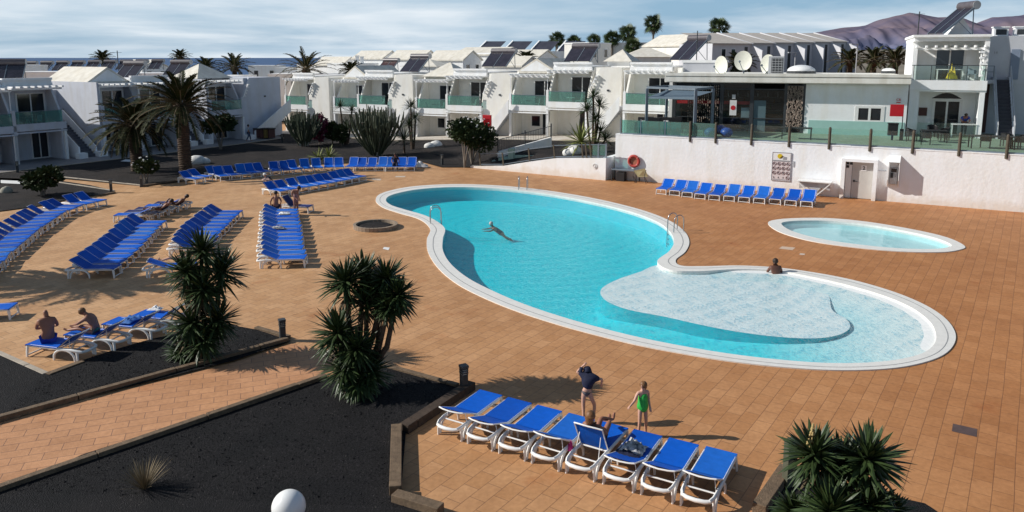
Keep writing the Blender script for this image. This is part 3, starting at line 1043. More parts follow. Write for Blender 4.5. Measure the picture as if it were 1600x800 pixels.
# ---------------------------------------------------------------- sun loungers
# local frame: feet towards +y, head towards -y, ground at z = 0
def make_lounger(label, ang, sheet_mat=None, group=None, hw=.325):
    t = thing('sun_lounger', label, 'sun lounger', group=group)
    sm = sheet_mat or BLUE
    mb = MB()                                                   # moulded frame: two rails, foot bar, bowed head bar
    for s in (-1, 1):
        mb.tube([(s * .30, .95, .335), (s * .315, .80, .345), (s * .315, -.60, .345), (s * .30, -.80, .32), (s * .255, -.92, .305)], [.030, .032, .034, .036, .034], 8, flat=1.3)
    mb.tube([(-.265, -.905, .305), (-.17, -.955, .300), (0, -.975, .298), (.17, -.955, .300), (.265, -.905, .305)], [.036, .042, .044, .042, .036], 8)
    mb.tube([(-.30, .945, .335), (.30, .945, .335)], .028, 8)
    mb.tube([(-.32, .96, .055), (.32, .96, .055)], .022, 6)
    mb.tube([(-.315, -.13, .335), (.315, -.13, .335)], .02, 6)
    mb.tube([(-.31, -.62, .325), (.31, -.62, .325)], .018, 6)
    mb.build('frame', PLAST, t, smooth=50)
    for s in (-1, 1):
        l = MB()
        l.tube([(s * .30, .93, .33), (s * .315, .955, .16), (s * .325, .965, 0)], [.034, .028, .024], 8, flat=1.5)
        l.build('leg', PLAST, t, smooth=50)
        a = MB()
        arc = []
        for k in range(11):
            u = pi * k / 10
            arc.append((s * .322, .02 - .37 + .37 * cos(u), .335 * sin(u) ** .7 if 0 < k < 10 else 0))
        a.tube(arc, [.024] + [.03] * 9 + [.024], 8, flat=1.2)
        a.build('arched_leg', PLAST, t, smooth=50)
        h = MB()
        h.tube([(s * .30, -.78, .32), (s * .312, -.80, .16), (s * .318, -.80, 0)], [.034, .028, .024], 8, flat=1.4)
        h.build('leg', PLAST, t, smooth=50)
    mb = MB()                                                   # stretched sling of the seat, sagging a little
    n, m = 5, 9
    V = []
    for j in range(m + 1):
        y = -.12 + 1.06 * j / m
        for i in range(n + 1):
            x = -hw + 2 * hw * i / n
            sag = -.012 * (1 - (2 * i / n - 1) ** 2) * sin(pi * j / m)
            V.append((x, y, .384 + sag))
    mb.add(V, [(j * (n + 1) + i, j * (n + 1) + i + 1, (j + 1) * (n + 1) + i + 1, (j + 1) * (n + 1) + i) for j in range(m) for i in range(n)])
    mb.add([(x, y, z - .012) for x, y, z in V], [(j * (n + 1) + i, (j + 1) * (n + 1) + i, (j + 1) * (n + 1) + i + 1, j * (n + 1) + i + 1) for j in range(m) for i in range(n)])
    mb.box(-hw, hw, .945, .962, .345, .386)
    mb.build('seat_sling', sm, t, smooth=40)
    c, s_ = cos(ang), sin(ang)
    def R_(x, u, w):                                            # u along the backrest from the hinge, w off its face
        return (x, -.14 - u * c + w * s_, .372 + u * s_ + w * c)
    mb = MB()
    Lb = .68
    V = []
    for j in range(7):
        for i in range(n + 1):
            x = -hw + 2 * hw * i / n
            V.append(R_(x, Lb * j / 6, .012 - .012 * (1 - (2 * i / n - 1) ** 2) * sin(pi * j / 6)))
    F_ = [(j * (n + 1) + i, j * (n + 1) + i + 1, (j + 1) * (n + 1) + i + 1, (j + 1) * (n + 1) + i) for j in range(6) for i in range(n)]
    mb.add(V, F_)
    mb.add([(v[0], v[1] - .010 * s_, v[2] - .010 * c) for v in V], [tuple(reversed(f)) for f in F_])
    b = mb.build('backrest', sm, t, smooth=40)
    mb = MB()
    for s in (-1, 1):
        mb.tube([R_(s * .318, 0, 0), R_(s * .318, Lb, 0)], .015, 6)
        mb.bar(R_(s * .24, .42, -.02), (s * .27, -.52, .31), .012, .012)
    mb.tube([R_(-.318, Lb - .01, 0), R_(-.2, Lb + .02, -.018), R_(0, Lb + .03, -.03), R_(.2, Lb + .02, -.018), R_(.318, Lb - .01, 0)], .018, 8)
    mb.build('backrest_frame', PLAST, b, smooth=50)
    return t

LP = {}
def lounger(kind, p, ang, label, group):
    """place one lounger: p ground point of its middle, ang = heading of the foot end"""
    rz = ang - pi / 2
    if kind not in LP:
        t = make_lounger(label, radians({'flat': 1, 'low': 24, 'mid': 37, 'high': 50, 'up': 62, 'front': 24}[kind.split('_')[0]] + (4 if kind.endswith('_b') else -4 if kind.endswith('_c') else 0)), BLUED if 'navy' in kind else BLUE2 if kind.endswith('_b') else BLUE3 if kind.endswith('_c') else None, group, .325 if kind[:2] in ('fr', 'up') else .362)
        LP[kind] = t
        t.location, t.rotation_euler = (p[0], p[1], 0), (0, 0, rz)
        return t
    return copy_tree(LP[kind], loc=(p[0], p[1], 0), rz=rz, label=label, group=group)

def row(kind, feet, n, head, where, group, slack=.0, kinds=None, jig=.03):
    """loungers side by side, feet on the polyline; head = direction of the foot end (angle or function of the row direction)"""
    out = []
    for k, (p, d) in enumerate(along(feet, n=n)):
        h = head(d) if callable(head) else head
        h += RND.uniform(-jig, jig)
        f = Vector((cos(h), sin(h), 0))
        c = p - f * (.95 + RND.uniform(-.03, .03))
        kd = kinds[k] if kinds and k in kinds else kind
        kd += RND.choice(['', '', '_b', '_c'])
        out.append(lounger(kd, c, h, ORD[k] + ' blue lounger ' + where, group))
    return out

ang_of = lambda d: atan2(d.y, d.x)
# front row, near end of the deck: eight, feet towards the pool
hF = atan2(.862, .507)
ctr0, ctr1 = Vector((-1.0, 16.62, 0)), Vector((3.92, 13.86, 0))
front_row = []
for k in range(8):
    p = ctr0.lerp(ctr1, k / 7) + Vector((0, -.06 * sin(pi * k / 7), 0))
    nm = ['flat lounger at the left end of the near row, beside the dark timber beam', 'flat blue lounger second from the left in the near row', 'flat blue lounger third from the left in the near row',
          'flat blue lounger just left of the raised one in the near row', 'lounger with raised backrest holding a reclining person in the near row',
          'lounger heaped with white clothes in the near row', 'empty flat lounger second from the right end of the near row', 'empty flat blue lounger at the right end of the near row'][k]
    front_row.append(lounger('up' if k == 4 else 'front' + ['', '_c', '', '_b'][k % 4], p, hF + RND.uniform(-.02, .02), nm, 'near row of white framed blue loungers'))
# curved row on the far left
A_feet = [G(0, 428).xy + Vector((.55, -3.1)), G(0, 428).xy] + [G(*q).xy for q in [(17, 409), (61, 369), (105, 340), (133, 329.5), (160, 323)]]
row('mid', list(reversed(A_feet)), 22, lambda d: ang_of(d) + pi / 2, 'from far end of the long curved row on the left', 'curved row of loungers on the far left')
row('mid', [(-15.55, 28.75), (-16.15, 31.7), (-17.45, 36.9)], 11, .06, 'from the near end of the straight row left of the spiky tree', 'second row of loungers from the left')
row('mid', [(-13.05, 32.0), (-13.75, 34.3), (-14.5, 39.5)], 10, .05, 'from the near end of the row behind the left spiky plant', 'third row of loungers behind the left spiky plant')
row('low', [(-8.55, 30.25), (-11.62, 40.0)], 13, .12, 'from near end of the row with the seated man at top', 'row of loungers topped by a seated man')
lounger('low', G(266, 421, .2), .3, 'single lounger half hidden by the left spiky plant with bare legs showing', 'lone loungers')
lounger('high_navy', G(461, 331).xy, radians(-12), 'navy lounger set crosswise beyond the seated man', 'lone loungers')
# the far curved row with its backs to the palm garden
BK = [G(*q).xy for q in [(352, 283), (391, 279), (425, 275), (454, 273), (477, 271), (509, 269), (543, 268), (576, 268), (606, 268), (641, 268)]]
row('high', BK, 19, lambda d: ang_of(d) - pi / 2, 'from the left in the far row backing onto the palm garden', 'far row of loungers along the palm garden', jig=.06)
row('mid', [G(312, 287.5).xy, G(330, 283).xy, G(345, 280.5).xy], 3, lambda d: ang_of(d) - pi / 2 - .2, 'from the left in the small group under the tall palm', 'three loungers under the palm', jig=.05)
row('mid', [G(*q).xy for q in [(445, 307), (472, 302), (503, 297), (530, 292), (567, 284)]], 10, lambda d: ang_of(d) - pi / 2 - .05, 'from the left in the middle row facing the pool', 'middle row of loungers facing the pool', jig=.04)
row('mid', [G(*q).xy for q in [(1033, 304.5), (1050, 306), (1070, 308.5), (1095, 312), (1260, 324)]], 11, radians(242), 'from the left in the row along the white wall', 'row of loungers along the white pool wall', jig=.02)
# the little mixed row with people lying on it
for k in range(5):
    p = G(212, 345).xy.lerp(G(272, 326).xy, k / 4)
    lounger('low_navy' if k in (1, 2, 4) else 'low', p, radians(188), ['blue lounger at the near end of the small sideways group', 'navy lounger second in the small sideways group', 'navy lounger carrying a sunbather in the small sideways group',
            'blue lounger fourth in the small sideways group', 'navy lounger at the far end of the small sideways group'][k], 'sideways group of loungers between the left rows')
# four on the paved strip by the path, one more at the left edge
hS = atan2(G(54, 551).y - G(140, 556).y, G(54, 551).x - G(140, 556).x)
sp = [G(100, 556), G(157, 540), G(214, 523), G(258, 510)]
for k, p in enumerate(sp):
    lounger('mid', (p.x, p.y, 0), hS - .12, ['lounger with the seated man in blue trunks by the black gravel', 'lounger with the person bending forward by the black gravel', 'lounger with crumpled blue towel by the black gravel',
            'lounger with a white towel beside the left spiky plant'][k], 'loungers on the paved strip by the path')
lounger('flat', G(-28, 498).xy, .2, 'lounger cut off by the left edge of the picture', 'lone loungers')

# ---------------------------------------------------------------- towels and clothes left lying about
def rag(c, rx, ry, h, seed, rz=0.0, n=14):
    """a crumpled cloth: a sheet of folds"""
    mb = MB()
    V = []
    for j in range(n + 1):
        for i in range(n + 1):
            u, v = i / n * 2 - 1, j / n * 2 - 1
            e = max(abs(u), abs(v))
            k = noise.noise(Vector((u * 1.3 + seed, v * 1.3, seed * 1.7)))
            f = noise.noise(Vector((u * 4 + seed, v * 3.2, seed)))
            r = .82 + .22 * k
            z = h * (max(0, 1 - e ** 2.2) * (.45 + .55 * abs(f) * 2) + .05 + .15 * abs(f))
            x, y = u * rx * r, v * ry * r
            V.append((c[0] + x * cos(rz) - y * sin(rz), c[1] + x * sin(rz) + y * cos(rz), c[2] + max(z, .012)))
    mb.add(V, [(j * (n + 1) + i, j * (n + 1) + i + 1, (j + 1) * (n + 1) + i + 1, (j + 1) * (n + 1) + i) for j in range(n) for i in range(n)])
    return mb
def cloth(name, lab, cat, p, rx, ry, h, mat, seed, rz=0, group=None):
    return tag(rag(p, rx, ry, h, seed, rz).build(name, mat, smooth=70), lab, cat, group)
fr5 = front_row[5].location
def on(l, x, y, z=.385):
    a = l.rotation_euler[2]
    return Vector((l.location.x + x * cos(a) - y * sin(a), l.location.y + x * sin(a) + y * cos(a), z))
cloth('clothes_pile', 'crumpled white and black clothes heaped on a near lounger', 'clothes', on(front_row[5], -.02, .12, .39), .27, .3, .2, M('white_black_cloth', (.72, .71, .69), .8, .1, 7, alt=(.03, .03, .04)), 2.2, hF)
cloth('navy_towel', 'navy towel spread under the white clothes on a near lounger', 'towel', on(front_row[5], -.06, -.12, .385), .27, .3, .07, NAVY, 5.1, hF)
cloth('pink_bag', 'small bright pink bag hanging behind the raised near lounger', 'bag', on(front_row[4], -.42, -.42, .3), .07, .09, .2, PINK, 3.3)
cloth('blue_towel', 'crumpled pale blue towel on the third lounger of the strip', 'towel', G(203, 500, .42), .3, .45, .1, M('pale_blue_towel', (.05, .16, .45), .8, .3, 8), 7.7, hS)
cloth('white_towel', 'folded white towel on the lounger beside the left spiky plant', 'towel', G(244, 483, .45), .25, .2, .1, WHITEC, 4.4, hS)
cloth('dark_clothes', 'dark clothes and white shirt dropped across a lounger seat', 'clothes', G(434, 357, .42), .45, .16, .14, M('dark_white_cloth', (.05, .05, .07), .8, .2, 5, alt=(.6, .6, .6)), 8.1, .1)
cloth('striped_towel', 'white towel hanging over the end lounger beside the seated man', 'towel', G(444, 334, .42), .35, .2, .1, WHITEC, 9.3, .2)
cloth('pink_towel', 'pinkish towel on the backrest at the left of the middle row', 'towel', G(416, 281, .75), .3, .3, .12, M('dusty_pink_cloth', (.42, .28, .25), .8, .1, 6), 6.6, .3)
cloth('beach_things', 'black and white beach things on the left lounger of the middle row', 'clothes', G(424, 291, .45), .4, .3, .25, M('bw_cloth', (.6, .6, .6), .8, .1, 6, alt=(.02, .02, .03)), 1.9, .3)
cloth('white_laundry', 'white sheets piled at the right end of the far row', 'cloth pile', G(652, 261, .05), 1.0, .5, .5, WHITEC, 2.9, .1)
cloth('dark_towel', 'dark towel on the sideways group of loungers', 'towel', G(236, 333, .45), .6, .35, .12, NAVY, 3.9, .3)
cloth('light_towel', 'pale towel at the near end of the sideways group', 'towel', G(214, 337, .42), .35, .3, .1, M('grey_white_cloth', (.5, .5, .55), .8, .1, 6), 4.9, .3)
# ---------------------------------------------------------------- plants
def blade(mb, p, d, L, w, droop=.15, seg=3, roll=0.0, fold=.25):
    """one sword leaf as a folded strip, tapering to a point"""
    d = d.normalized()
    side = d.cross(Vector((0, 0, 1)))
    side = side.normalized() if side.length > .05 else Vector((cos(roll), sin(roll), 0))
    up = side.cross(d).normalized()
    side = (side * cos(roll * .2) + up * sin(roll * .2)).normalized()
    V = []
    for k in range(seg):
        t = k / seg
        c = p + d * L * t - Vector((0, 0, 1)) * droop * L * t * t
        ww = w * (.55 + .45 * min(1, t * 3)) * (1 - .35 * t)
        V += [c - side * ww, c + up * ww * fold, c + side * ww]
    tip = p + d * L - Vector((0, 0, 1)) * droop * L
    b = len(mb.v)
    mb.v += [tuple(v) for v in V] + [tuple(tip)]
    for k in range(seg - 1):
        i = b + k * 3
        mb.f += [(i, i + 3, i + 4, i + 1), (i + 1, i + 4, i + 5, i + 2)]
    i = b + (seg - 1) * 3
    mb.f += [(i, b + seg * 3, i + 1), (i + 1, b + seg * 3, i + 2)]

def rosette(mb, c, ax, n, L, w, rnd, lo=-.35, droop=.12):
    ax = Vector(ax).normalized()
    t1 = ax.orthogonal().normalized()
    t2 = ax.cross(t1)
    for k in range(n):
        z = lo + (1 - lo) * (k + .5) / n
        z = max(-.95, min(.985, z + rnd.uniform(-.08, .08)))
        a = k * 2.39996 + rnd.uniform(-.25, .25)
        r = sqrt(1 - z * z)
        d = ax * z + t1 * r * cos(a) + t2 * r * sin(a)
        l = L * rnd.uniform(.8, 1.12) * (1 - .25 * max(0, z - .6))
        blade(mb, Vector(c) + d * .05, d, l, w * rnd.uniform(.8, 1.1), droop * (1.2 - z) * .9, 3, rnd.uniform(-2, 2))

def yucca(name, label, base, heads, stems, n=95, w=.044, group=None, mat=None, seed=1):
    """heads: (point, axis, leaf length); stems: list of point lists"""
    rnd = random.Random(seed)
    t = thing(name, label, 'yucca', base, 0, group)
    inv = Vector(base)
    mb = MB()
    for s in stems:
        pts = [Vector(p) - inv for p in s]
        mb.tube(pts, [.10 - .05 * i / max(1, len(pts) - 1) for i in range(len(pts))], 7)
    mb.build('trunk', BARK, t, smooth=60)
    dry = MB()
    for c, ax, L in heads:
        mb = MB()
        rosette(mb, Vector(c) - inv, ax, n, L, w, rnd)
        axn = Vector(ax).normalized()
        rosette(mb, Vector(c) - inv - axn * L * .25, axn, int(n * .45), L * .9, w, rnd, -.5, .2)
        mb.build('leaf_head', mat or YUC, t)
        rosette(dry, Vector(c) - inv - Vector(ax).normalized() * L * .5, -Vector(ax), 26, L * .6, w * .8, rnd, .0, .3)
    dry.build('dead_leaves', YUCD, t)
    return t

def yucca_px(name, label, bpx, Y, hd, seed, n=95, w=.044, mat=None):
    """heads given as seen in the survey photo: (x, y, radius in px, sideways lean, depth offset)"""
    base = G(*bpx) if Y is None else at(*bpx, Y)
    base.z = max(0, base.z)
    Yb = base.y
    heads, stems = [], []
    rnd = random.Random(seed)
    for x, y, r, dy in hd:
        p = at(x, y, Yb + dy)
        L = r / F * p.y * .94
        lean = Vector((p.x - base.x, p.y - base.y, .9 + p.z * .5))
        heads.append((p, lean, L))
        mid = base.lerp(p, .5) + Vector((rnd.uniform(-.1, .1) + (p.x - base.x) * .2, rnd.uniform(-.1, .1), -.1))
        stems.append([base + Vector((rnd.uniform(-.12, .12), rnd.uniform(-.12, .12), -.05)), mid, p - lean.normalized() * .05])
    return yucca(name, label, base, heads, stems, int(n * 1.2), w, mat=mat, seed=seed)

yucca_px('yucca', 'dense spiky yucca clump on the left between the strip loungers and the path', (300, 556), None,
         [(316, 392, 50, .1), (306, 452, 42, .2), (292, 424, 48, -.2), (346, 424, 52, .2), (318, 452, 46, -.3), (300, 505, 52, -.35), (340, 500, 46, -.1), (318, 532, 42, -.5), (285, 548, 34, -.3)], 3, 80)
yucca_px('yucca', 'tall branching yucca with bare stems at the end of the pink path', (552, 606), None,
         [(540, 440, 52, .0), (574, 468, 42, .2), (598, 464, 40, .35), (568, 428, 44, .4), (604, 436, 46, .3), (622, 462, 44, -.1), (528, 520, 56, -.2), (558, 545, 46, -.4), (608, 480, 34, -.3), (540, 575, 52, -.45), (578, 580, 46, -.3), (560, 598, 40, -.6)], 5, 84)
yucca_px('yucca', 'big spiky yucca at the lower right corner, cut by the frame', (1315, 905), 11.2,
         [(1272, 710, 64, .2), (1356, 718, 70, .0), (1314, 726, 60, .2), (1298, 800, 70, -.4), (1358, 790, 56, -.3), (1395, 800, 40, .2), (1240, 800, 40, .3)], 9, 95, .044)

yk = [o for o in bpy.data.objects if o.name.startswith('yucca') and o.parent is None][-1]
fs_ = MB()
q_ = at(1268, 700, 11.4) - yk.location
for k in range(70):
    u = RND.random()
    a = RND.uniform(0, 6.3)
    fs_.ball((q_.x + cos(a) * .07 * (1 - u), q_.y + sin(a) * .07 * (1 - u), q_.z + .05 + .36 * u), .022, 6, 4)
fs_.tube([q_ - Vector((0, 0, .2)), q_ + Vector((0, 0, .4))], .012, 5)
fs_.build('flower_spike', M('cream_flower', (.45, .33, .14), .8, .3, 8), yk)
def frond(lf, st, base, az, el, L, droop, rnd, nl=34, ll=.46):
    """an arching feather frond: rib plus two rows of leaflets in a V"""
    pts = []
    h = Vector((cos(az), sin(az), 0))
    a = el
    p = Vector(base)
    seg = 8
    for k in range(seg + 1):
        pts.append(p.copy())
        p = p + (h * cos(a) + Vector((0, 0, 1)) * sin(a)) * (L / seg)
        a -= droop / seg * (.5 + 1.0 * k / seg)
    st.tube(pts, [.035 * (1 - .8 * k / seg) + .006 for k in range(seg + 1)], 4)
    for k in range(nl):
        t = .14 + .86 * (k + .5) / nl
        i = min(int(t * seg), seg - 1)
        u = t * seg - i
        c = pts[i].lerp(pts[i + 1], u)
        d = (pts[i + 1] - pts[i]).normalized()
        s = d.cross(Vector((0, 0, 1)))
        s = s.normalized() if s.length > .05 else Vector((-h.y, h.x, 0))
        up = s.cross(d)
        l = ll * sin(pi * min(.93, .15 + t * .8)) ** .6
        for sg in (-1, 1):
            dd = (d * .75 + s * sg * .8 + up * rnd.uniform(.15, .55) - Vector((0, 0, .25 * rnd.random()))).normalized()
            q = c + dd * l
            w = up.cross(dd).normalized() * .036 + d * .016
            b = len(lf.v)
            m = c + dd * l * .45
            lf.v += [tuple(c - w * .6), tuple(c + w * .6), tuple(m + w), tuple(q), tuple(m - w)]
            lf.f.append((b, b + 1, b + 2, b + 3, b + 4))

def date_palm(label, base, h, n, L, seed, group=None, tr=.30, sc=1.0, lo=-.75):
    rnd = random.Random(seed)
    t = thing('date_palm', label, 'palm tree', base, 0, group)
    mb = MB()
    pr = []
    k = 0
    z = -.1
    while z < h - .5:                                          # old leaf bases ring the trunk
        pr += [(tr * rnd.uniform(.9, .98), z), (tr * rnd.uniform(1.06, 1.16), z + .07)]
        z += .13
    pr += [(tr * 1.25, h - .5), (tr * 1.75, h - .25), (tr * 1.6, h), (tr * .7, h + .25)]
    mb.lathe(pr, (0, 0, 0), 14)
    for k in range(46):
        a = k * 2.4
        zz = h - .55 + .5 * (k / 46)
        mb.bar((cos(a) * tr * 1.1, sin(a) * tr * 1.1, zz), (cos(a) * tr * 1.9, sin(a) * tr * 1.9, zz + .22), .10, .05)
    mb.build('trunk', BARK, t)
    lf, st = MB(), MB()
    for k in range(n):
        u = (k + .5) / n
        az = k * 2.39996 + rnd.uniform(-.2, .2)
        el = 1.45 + (lo - 1.45) * u ** .85
        frond(lf, st, (cos(az) * tr * .5, sin(az) * tr * .5, h + .15 * (1 - u)), az, el, L * rnd.uniform(.85, 1.08) * (.75 + .25 * min(1, u * 2.5)), rnd.uniform(.8, 1.3), rnd)
    st.build('frond_ribs', STRAW, t)
    lf.build('crown', PALMG, t)
    return t

b1, b2 = G(215, 268), G(291, 277)
date_palm('shorter date palm at the left with drooping dark fronds', b1, at(207, 196, b1.y).z, 74, 3.25, 21, tr=.42, lo=-.6)
date_palm('tall date palm with a thick trunk in front of the white houses', b2, at(288, 166, b2.y).z, 80, 3.5, 22, tr=.42, lo=-.42)
date_palm('palm outside the left edge that throws its shadow over the deck', (-24.4, 28.0, 0), 4.7, 60, 2.7, 23, tr=.3)

def fan_palm(label, base, h, n, L, seed, group, skirt=True, tr=.16):
    rnd = random.Random(seed)
    t = thing('fan_palm', label, 'palm tree', base, 0, group)
    MB().tube([(0, 0, -1), (rnd.uniform(-.1, .1), 0, h * .5), (0, 0, h)], [tr * 1.3, tr, tr * .9], 8).build('trunk', BARKG, t)
    lf, dr = MB(), MB()
    for k in range(n):
        u = (k + .5) / n
        az, el = k * 2.4, 1.4 - 2.3 * u + rnd.uniform(-.15, .15)
        d = Vector((cos(az) * cos(el), sin(az) * cos(el), sin(el)))
        p = Vector((0, 0, h)) + d * L * rnd.uniform(.22, .48)
        s = d.cross(Vector((0, 0, 1))).normalized()
        upv = s.cross(d)
        ro = rnd.uniform(-1.2, 1.2)
        s, upv = s * cos(ro) + upv * sin(ro), upv * cos(ro) - s * sin(ro)
        m = 13
        for j in range(m):
            a = (j / (m - 1) - .5) * 3.6
            dd = d * cos(a) + s * sin(a) - Vector((0, 0, .22))
            q = p + dd * L * .55 * (1 - .16 * abs(a))
            w = (s * cos(a) - d * sin(a)) * .042 * L
            b = len(lf.v)
            mid = p + dd * L * .3
            lf.v += [tuple(p), tuple(mid - w), tuple(q), tuple(mid + w)]
            lf.f.append((b, b + 1, b + 2, b + 3))
        lf.tube([(0, 0, h), p], .02, 3)
    rosette(lf, (0, 0, h + .1), (0, 0, 1), 34, L * .8, L * .04, rnd, -.6, .25)
    lf.build('crown', PALMF, t)
    if skirt:
        for k in range(26):
            a = k * 2.4
            blade(dr, Vector((0, 0, h - .1)), Vector((cos(a) * .45, sin(a) * .45, -1)), L * rnd.uniform(.6, 1.0), .10, 0, 2, 0)
        dr.build('dead_frond_skirt', STRAW, t)
    return t

for k, (x, y, r, by, Y, lab) in enumerate([(870, 62, 13, 85, 150, 'leftmost fan palm behind the solar roofs'), (897, 66, 12, 85, 152, 'second small fan palm beside the grey roof'), (928, 64, 12, 80, 155, 'fan palm showing above the pale apartment block'),
                                      (957, 60, 13, 86, 150, 'fan palm with long trunk right of the apartment block'), (981, 52, 14, 84, 158, 'taller bushy fan palm in the middle of the skyline'), (989, 72, 14, 90, 140, 'low yellowish fan palm in front of the bushy one'),
                                      (1021, 37, 15, 80, 150, 'tallest fan palm with a bare trunk and dry skirt'), (1124, 42, 15, 60, 170, 'round fan palm behind the row of grey townhouses')]):
    p = at(x, y, Y)
    gz = 3.2
    fan_palm(lab, (p.x, Y, gz), p.z - gz, 26, r / F * Y * 1.4, 40 + k, 'fan palms on the skyline', skirt=k in (6, 5), tr=.2 if k == 6 else .26)
for k, (x, y, r, Y, lab) in enumerate([(322, 104, 20, 105, 'left one of two palm crowns showing over the flat roofs'), (366, 103, 24, 105, 'right one of two palm crowns showing over the flat roofs'), (478, 106, 36, 100, 'large palm crown rising behind the long flat roof'),
                                  (160, 90, 15, 130, 'small palm crown between the far left solar heaters'), (281, 87, 13, 140, 'small palm crown behind a solar heater near the sea'), (549, 108, 16, 102, 'small palm crown among white roofs near the chimneys'),
                                  (1329, 92, 24, 92, 'leftmost of the palms in front of the hills'), (1366, 92, 24, 90, 'middle palm of the three in front of the hills'), (1400, 92, 26, 88, 'rightmost palm of the three in front of the hills'),
                                  (1155, 96, 20, 74, 'dark palm crown behind the satellite dishes'), (822, 92, 16, 96, 'spiky palm crown behind the ridge of the middle house')]):
    p = at(x, y, Y)
    gz = 0 if x < 700 else 3.0
    date_palm(lab, (p.x, Y, gz), p.z - gz - .3, 34, r / F * Y * 1.35, 60 + k, 'palm crowns rising behind the roofs', tr=.3, lo=-.3)

def leafy(mb, c, r, n, size, rnd, sq=(1, 1, .8), gap=.35):
    """leaf-sized faces through a lumpy volume"""
    k = 0
    while k < n:
        v = Vector((rnd.uniform(-1, 1), rnd.uniform(-1, 1), rnd.uniform(-1, 1)))
        if v.length > 1 or v.length < .25: continue
        f = noise.noise(v * 2.3 + Vector(c)) * .5 + .5
        if f < gap or v.length > .6 + .5 * f: continue
        p = Vector(c) + Vector((v.x * r * sq[0], v.y * r * sq[1], v.z * r * sq[2]))
        d = (v.normalized() + Vector((rnd.uniform(-1, 1), rnd.uniform(-1, 1), rnd.uniform(-.6, 1)))).normalized()
        s = d.orthogonal().normalized() * size * .35
        l = size * rnd.uniform(.7, 1.3)
        b = len(mb.v)
        m = p + d * l * .5
        mb.v += [tuple(p), tuple(m + s), tuple(p + d * l), tuple(m - s)]
        mb.f.append((b, b + 1, b + 2, b + 3))
        k += 1

def shrub(name, label, cat, base, r, h, n, size, seed, mat=None, trunk=True, blobs=5, flowers=None, sq=(1, 1, .8)):
    rnd = random.Random(seed)
    t = thing(name, label, cat, base)
    lf = MB()
    tr = MB()
    for k in range(blobs):
        a = k * 2.4
        c = Vector((cos(a) * r * .5, sin(a) * r * .5, h - r * .7 + rnd.uniform(-.25, .45) * r)) if blobs > 1 else Vector((0, 0, h - r * sq[2]))
        leafy(lf, c, r * (.72 if blobs > 1 else 1), n // blobs, size, rnd, sq)
        if trunk:
            tr.tube([(rnd.uniform(-.05, .05), rnd.uniform(-.05, .05), -.05), (c.x * .35, c.y * .35, c.z * .45), tuple(c)], [.07, .05, .02], 5)
    if trunk: tr.build('trunk', BARKG, t, smooth=60)
    lf.build('foliage', mat or BUSH, t)
    if flowers:
        fl = MB()
        for k in range(flowers):
            a, b = rnd.uniform(0, 6.3), rnd.uniform(-.3, 1.3)
            fl.ball((cos(a) * cos(b) * r, sin(a) * cos(b) * r, h - r * .7 + sin(b) * r * .9), .075, 6, 4, (1, 1, .6))
        fl.build('blossoms', WHITEC, t)
    return t
p = G(742, 252); shrub('frangipani_bush', 'large rounded bush with pale blossoms by the green ramp railing', 'bush', G(738, 258), 1.75, 3.6, 5200, .22, 71, blobs=8, flowers=40)
shrub('small_tree', 'slim leaning tree with a pale stem left of the blossoming bush', 'tree', G(726, 262), .85, 3.0, 1500, .22, 72, blobs=3)
shrub('round_tree', 'small round topped tree in front of the stair at the left houses', 'tree', G(345, 234), 1.35, 3.4, 3600, .22, 73, blobs=6)
shrub('ragged_bush', 'ragged bush growing in the small gravel bed at the left', 'bush', G(68, 306), 1.0, 1.7, 2200, .2, 74, blobs=5)
shrub('flowering_shrub', 'sparse shrub with tiny pale flowers at the foot of the palm', 'bush', G(228, 287), .8, 1.7, 1500, .17, 75, blobs=4, flowers=16)
shrub('bougainvillea', 'dark red bougainvillea beside the left candelabra cactus', 'bush', G(499, 226), 1.0, 3.2, 2200, .2, 76, mat=BOUG, blobs=1, sq=(1, 1, 1.5))
shrub('hedge_plant', 'dark leafy plant beside the walkway between the two cacti', 'bush', G(520, 225), .8, 2.3, 1800, .2, 77, blobs=1, sq=(1, 1, 1.25))
shrub('bushy_plant', 'low bushy plant in front of the house stairs between the cacti', 'bush', G(533, 228), .75, 2.2, 1500, .2, 78, blobs=1, sq=(1, 1, 1.3))

def cactus(label, base, r, h, n, seed):
    rnd = random.Random(seed)
    t = thing('candelabra_cactus', label, 'cactus', base)
    mb, st = MB(), MB()
    for k in range(n):
        u = sqrt((k + .5) / n)
        a = k * 2.4
        ex = Vector((cos(a) * r * u, sin(a) * r * u, 0))
        top = h * (1 - .22 * u ** 2) * rnd.uniform(.86, 1.04)
        b = ex * .22
        z0 = .5 * rnd.random()
        p0, p1 = Vector((b.x, b.y, z0)), ex * .62 + Vector((0, 0, h * .32))
        p2, p3 = ex * .9 + Vector((0, 0, h * .6)), ex + Vector((0, 0, top))
        mb.tube([p0, p1, p2, p3], [.05, .068, .072, .04], 5)
        for j in range(rnd.randint(1, 3)):
            q = p1.lerp(p3, rnd.uniform(.25, .75))
            o = Vector((rnd.uniform(-.28, .28), rnd.uniform(-.28, .28), 0))
            mb.tube([q, q + o + Vector((0, 0, .18)), q + o * 1.2 + Vector((0, 0, rnd.uniform(.5, 1.0)))], [.05, .065, .04], 5)
    for k in range(5):
        a = k * 1.3
        st.tube([(cos(a) * .3, sin(a) * .3, -.1), (cos(a) * .45, sin(a) * .45, .5), (cos(a) * r * .4, sin(a) * r * .4, h * .38)], [.11, .10, .08], 7)
    st.build('trunk', M('pale_cactus_stem', (.36, .34, .29), .9, .25, 6), t, smooth=60)
    mb.build('branches', CACT, t, smooth=60)
    return t
b = G(475, 229); cactus('left candelabra cactus, smaller, by the red bougainvillea', b, 2.0, at(475, 172, b.y).z, 46, 81)
b = G(588, 244); cactus('big candelabra cactus with pale stems behind the far loungers', b, 2.6, at(590, 164, b.y).z, 64, 82)

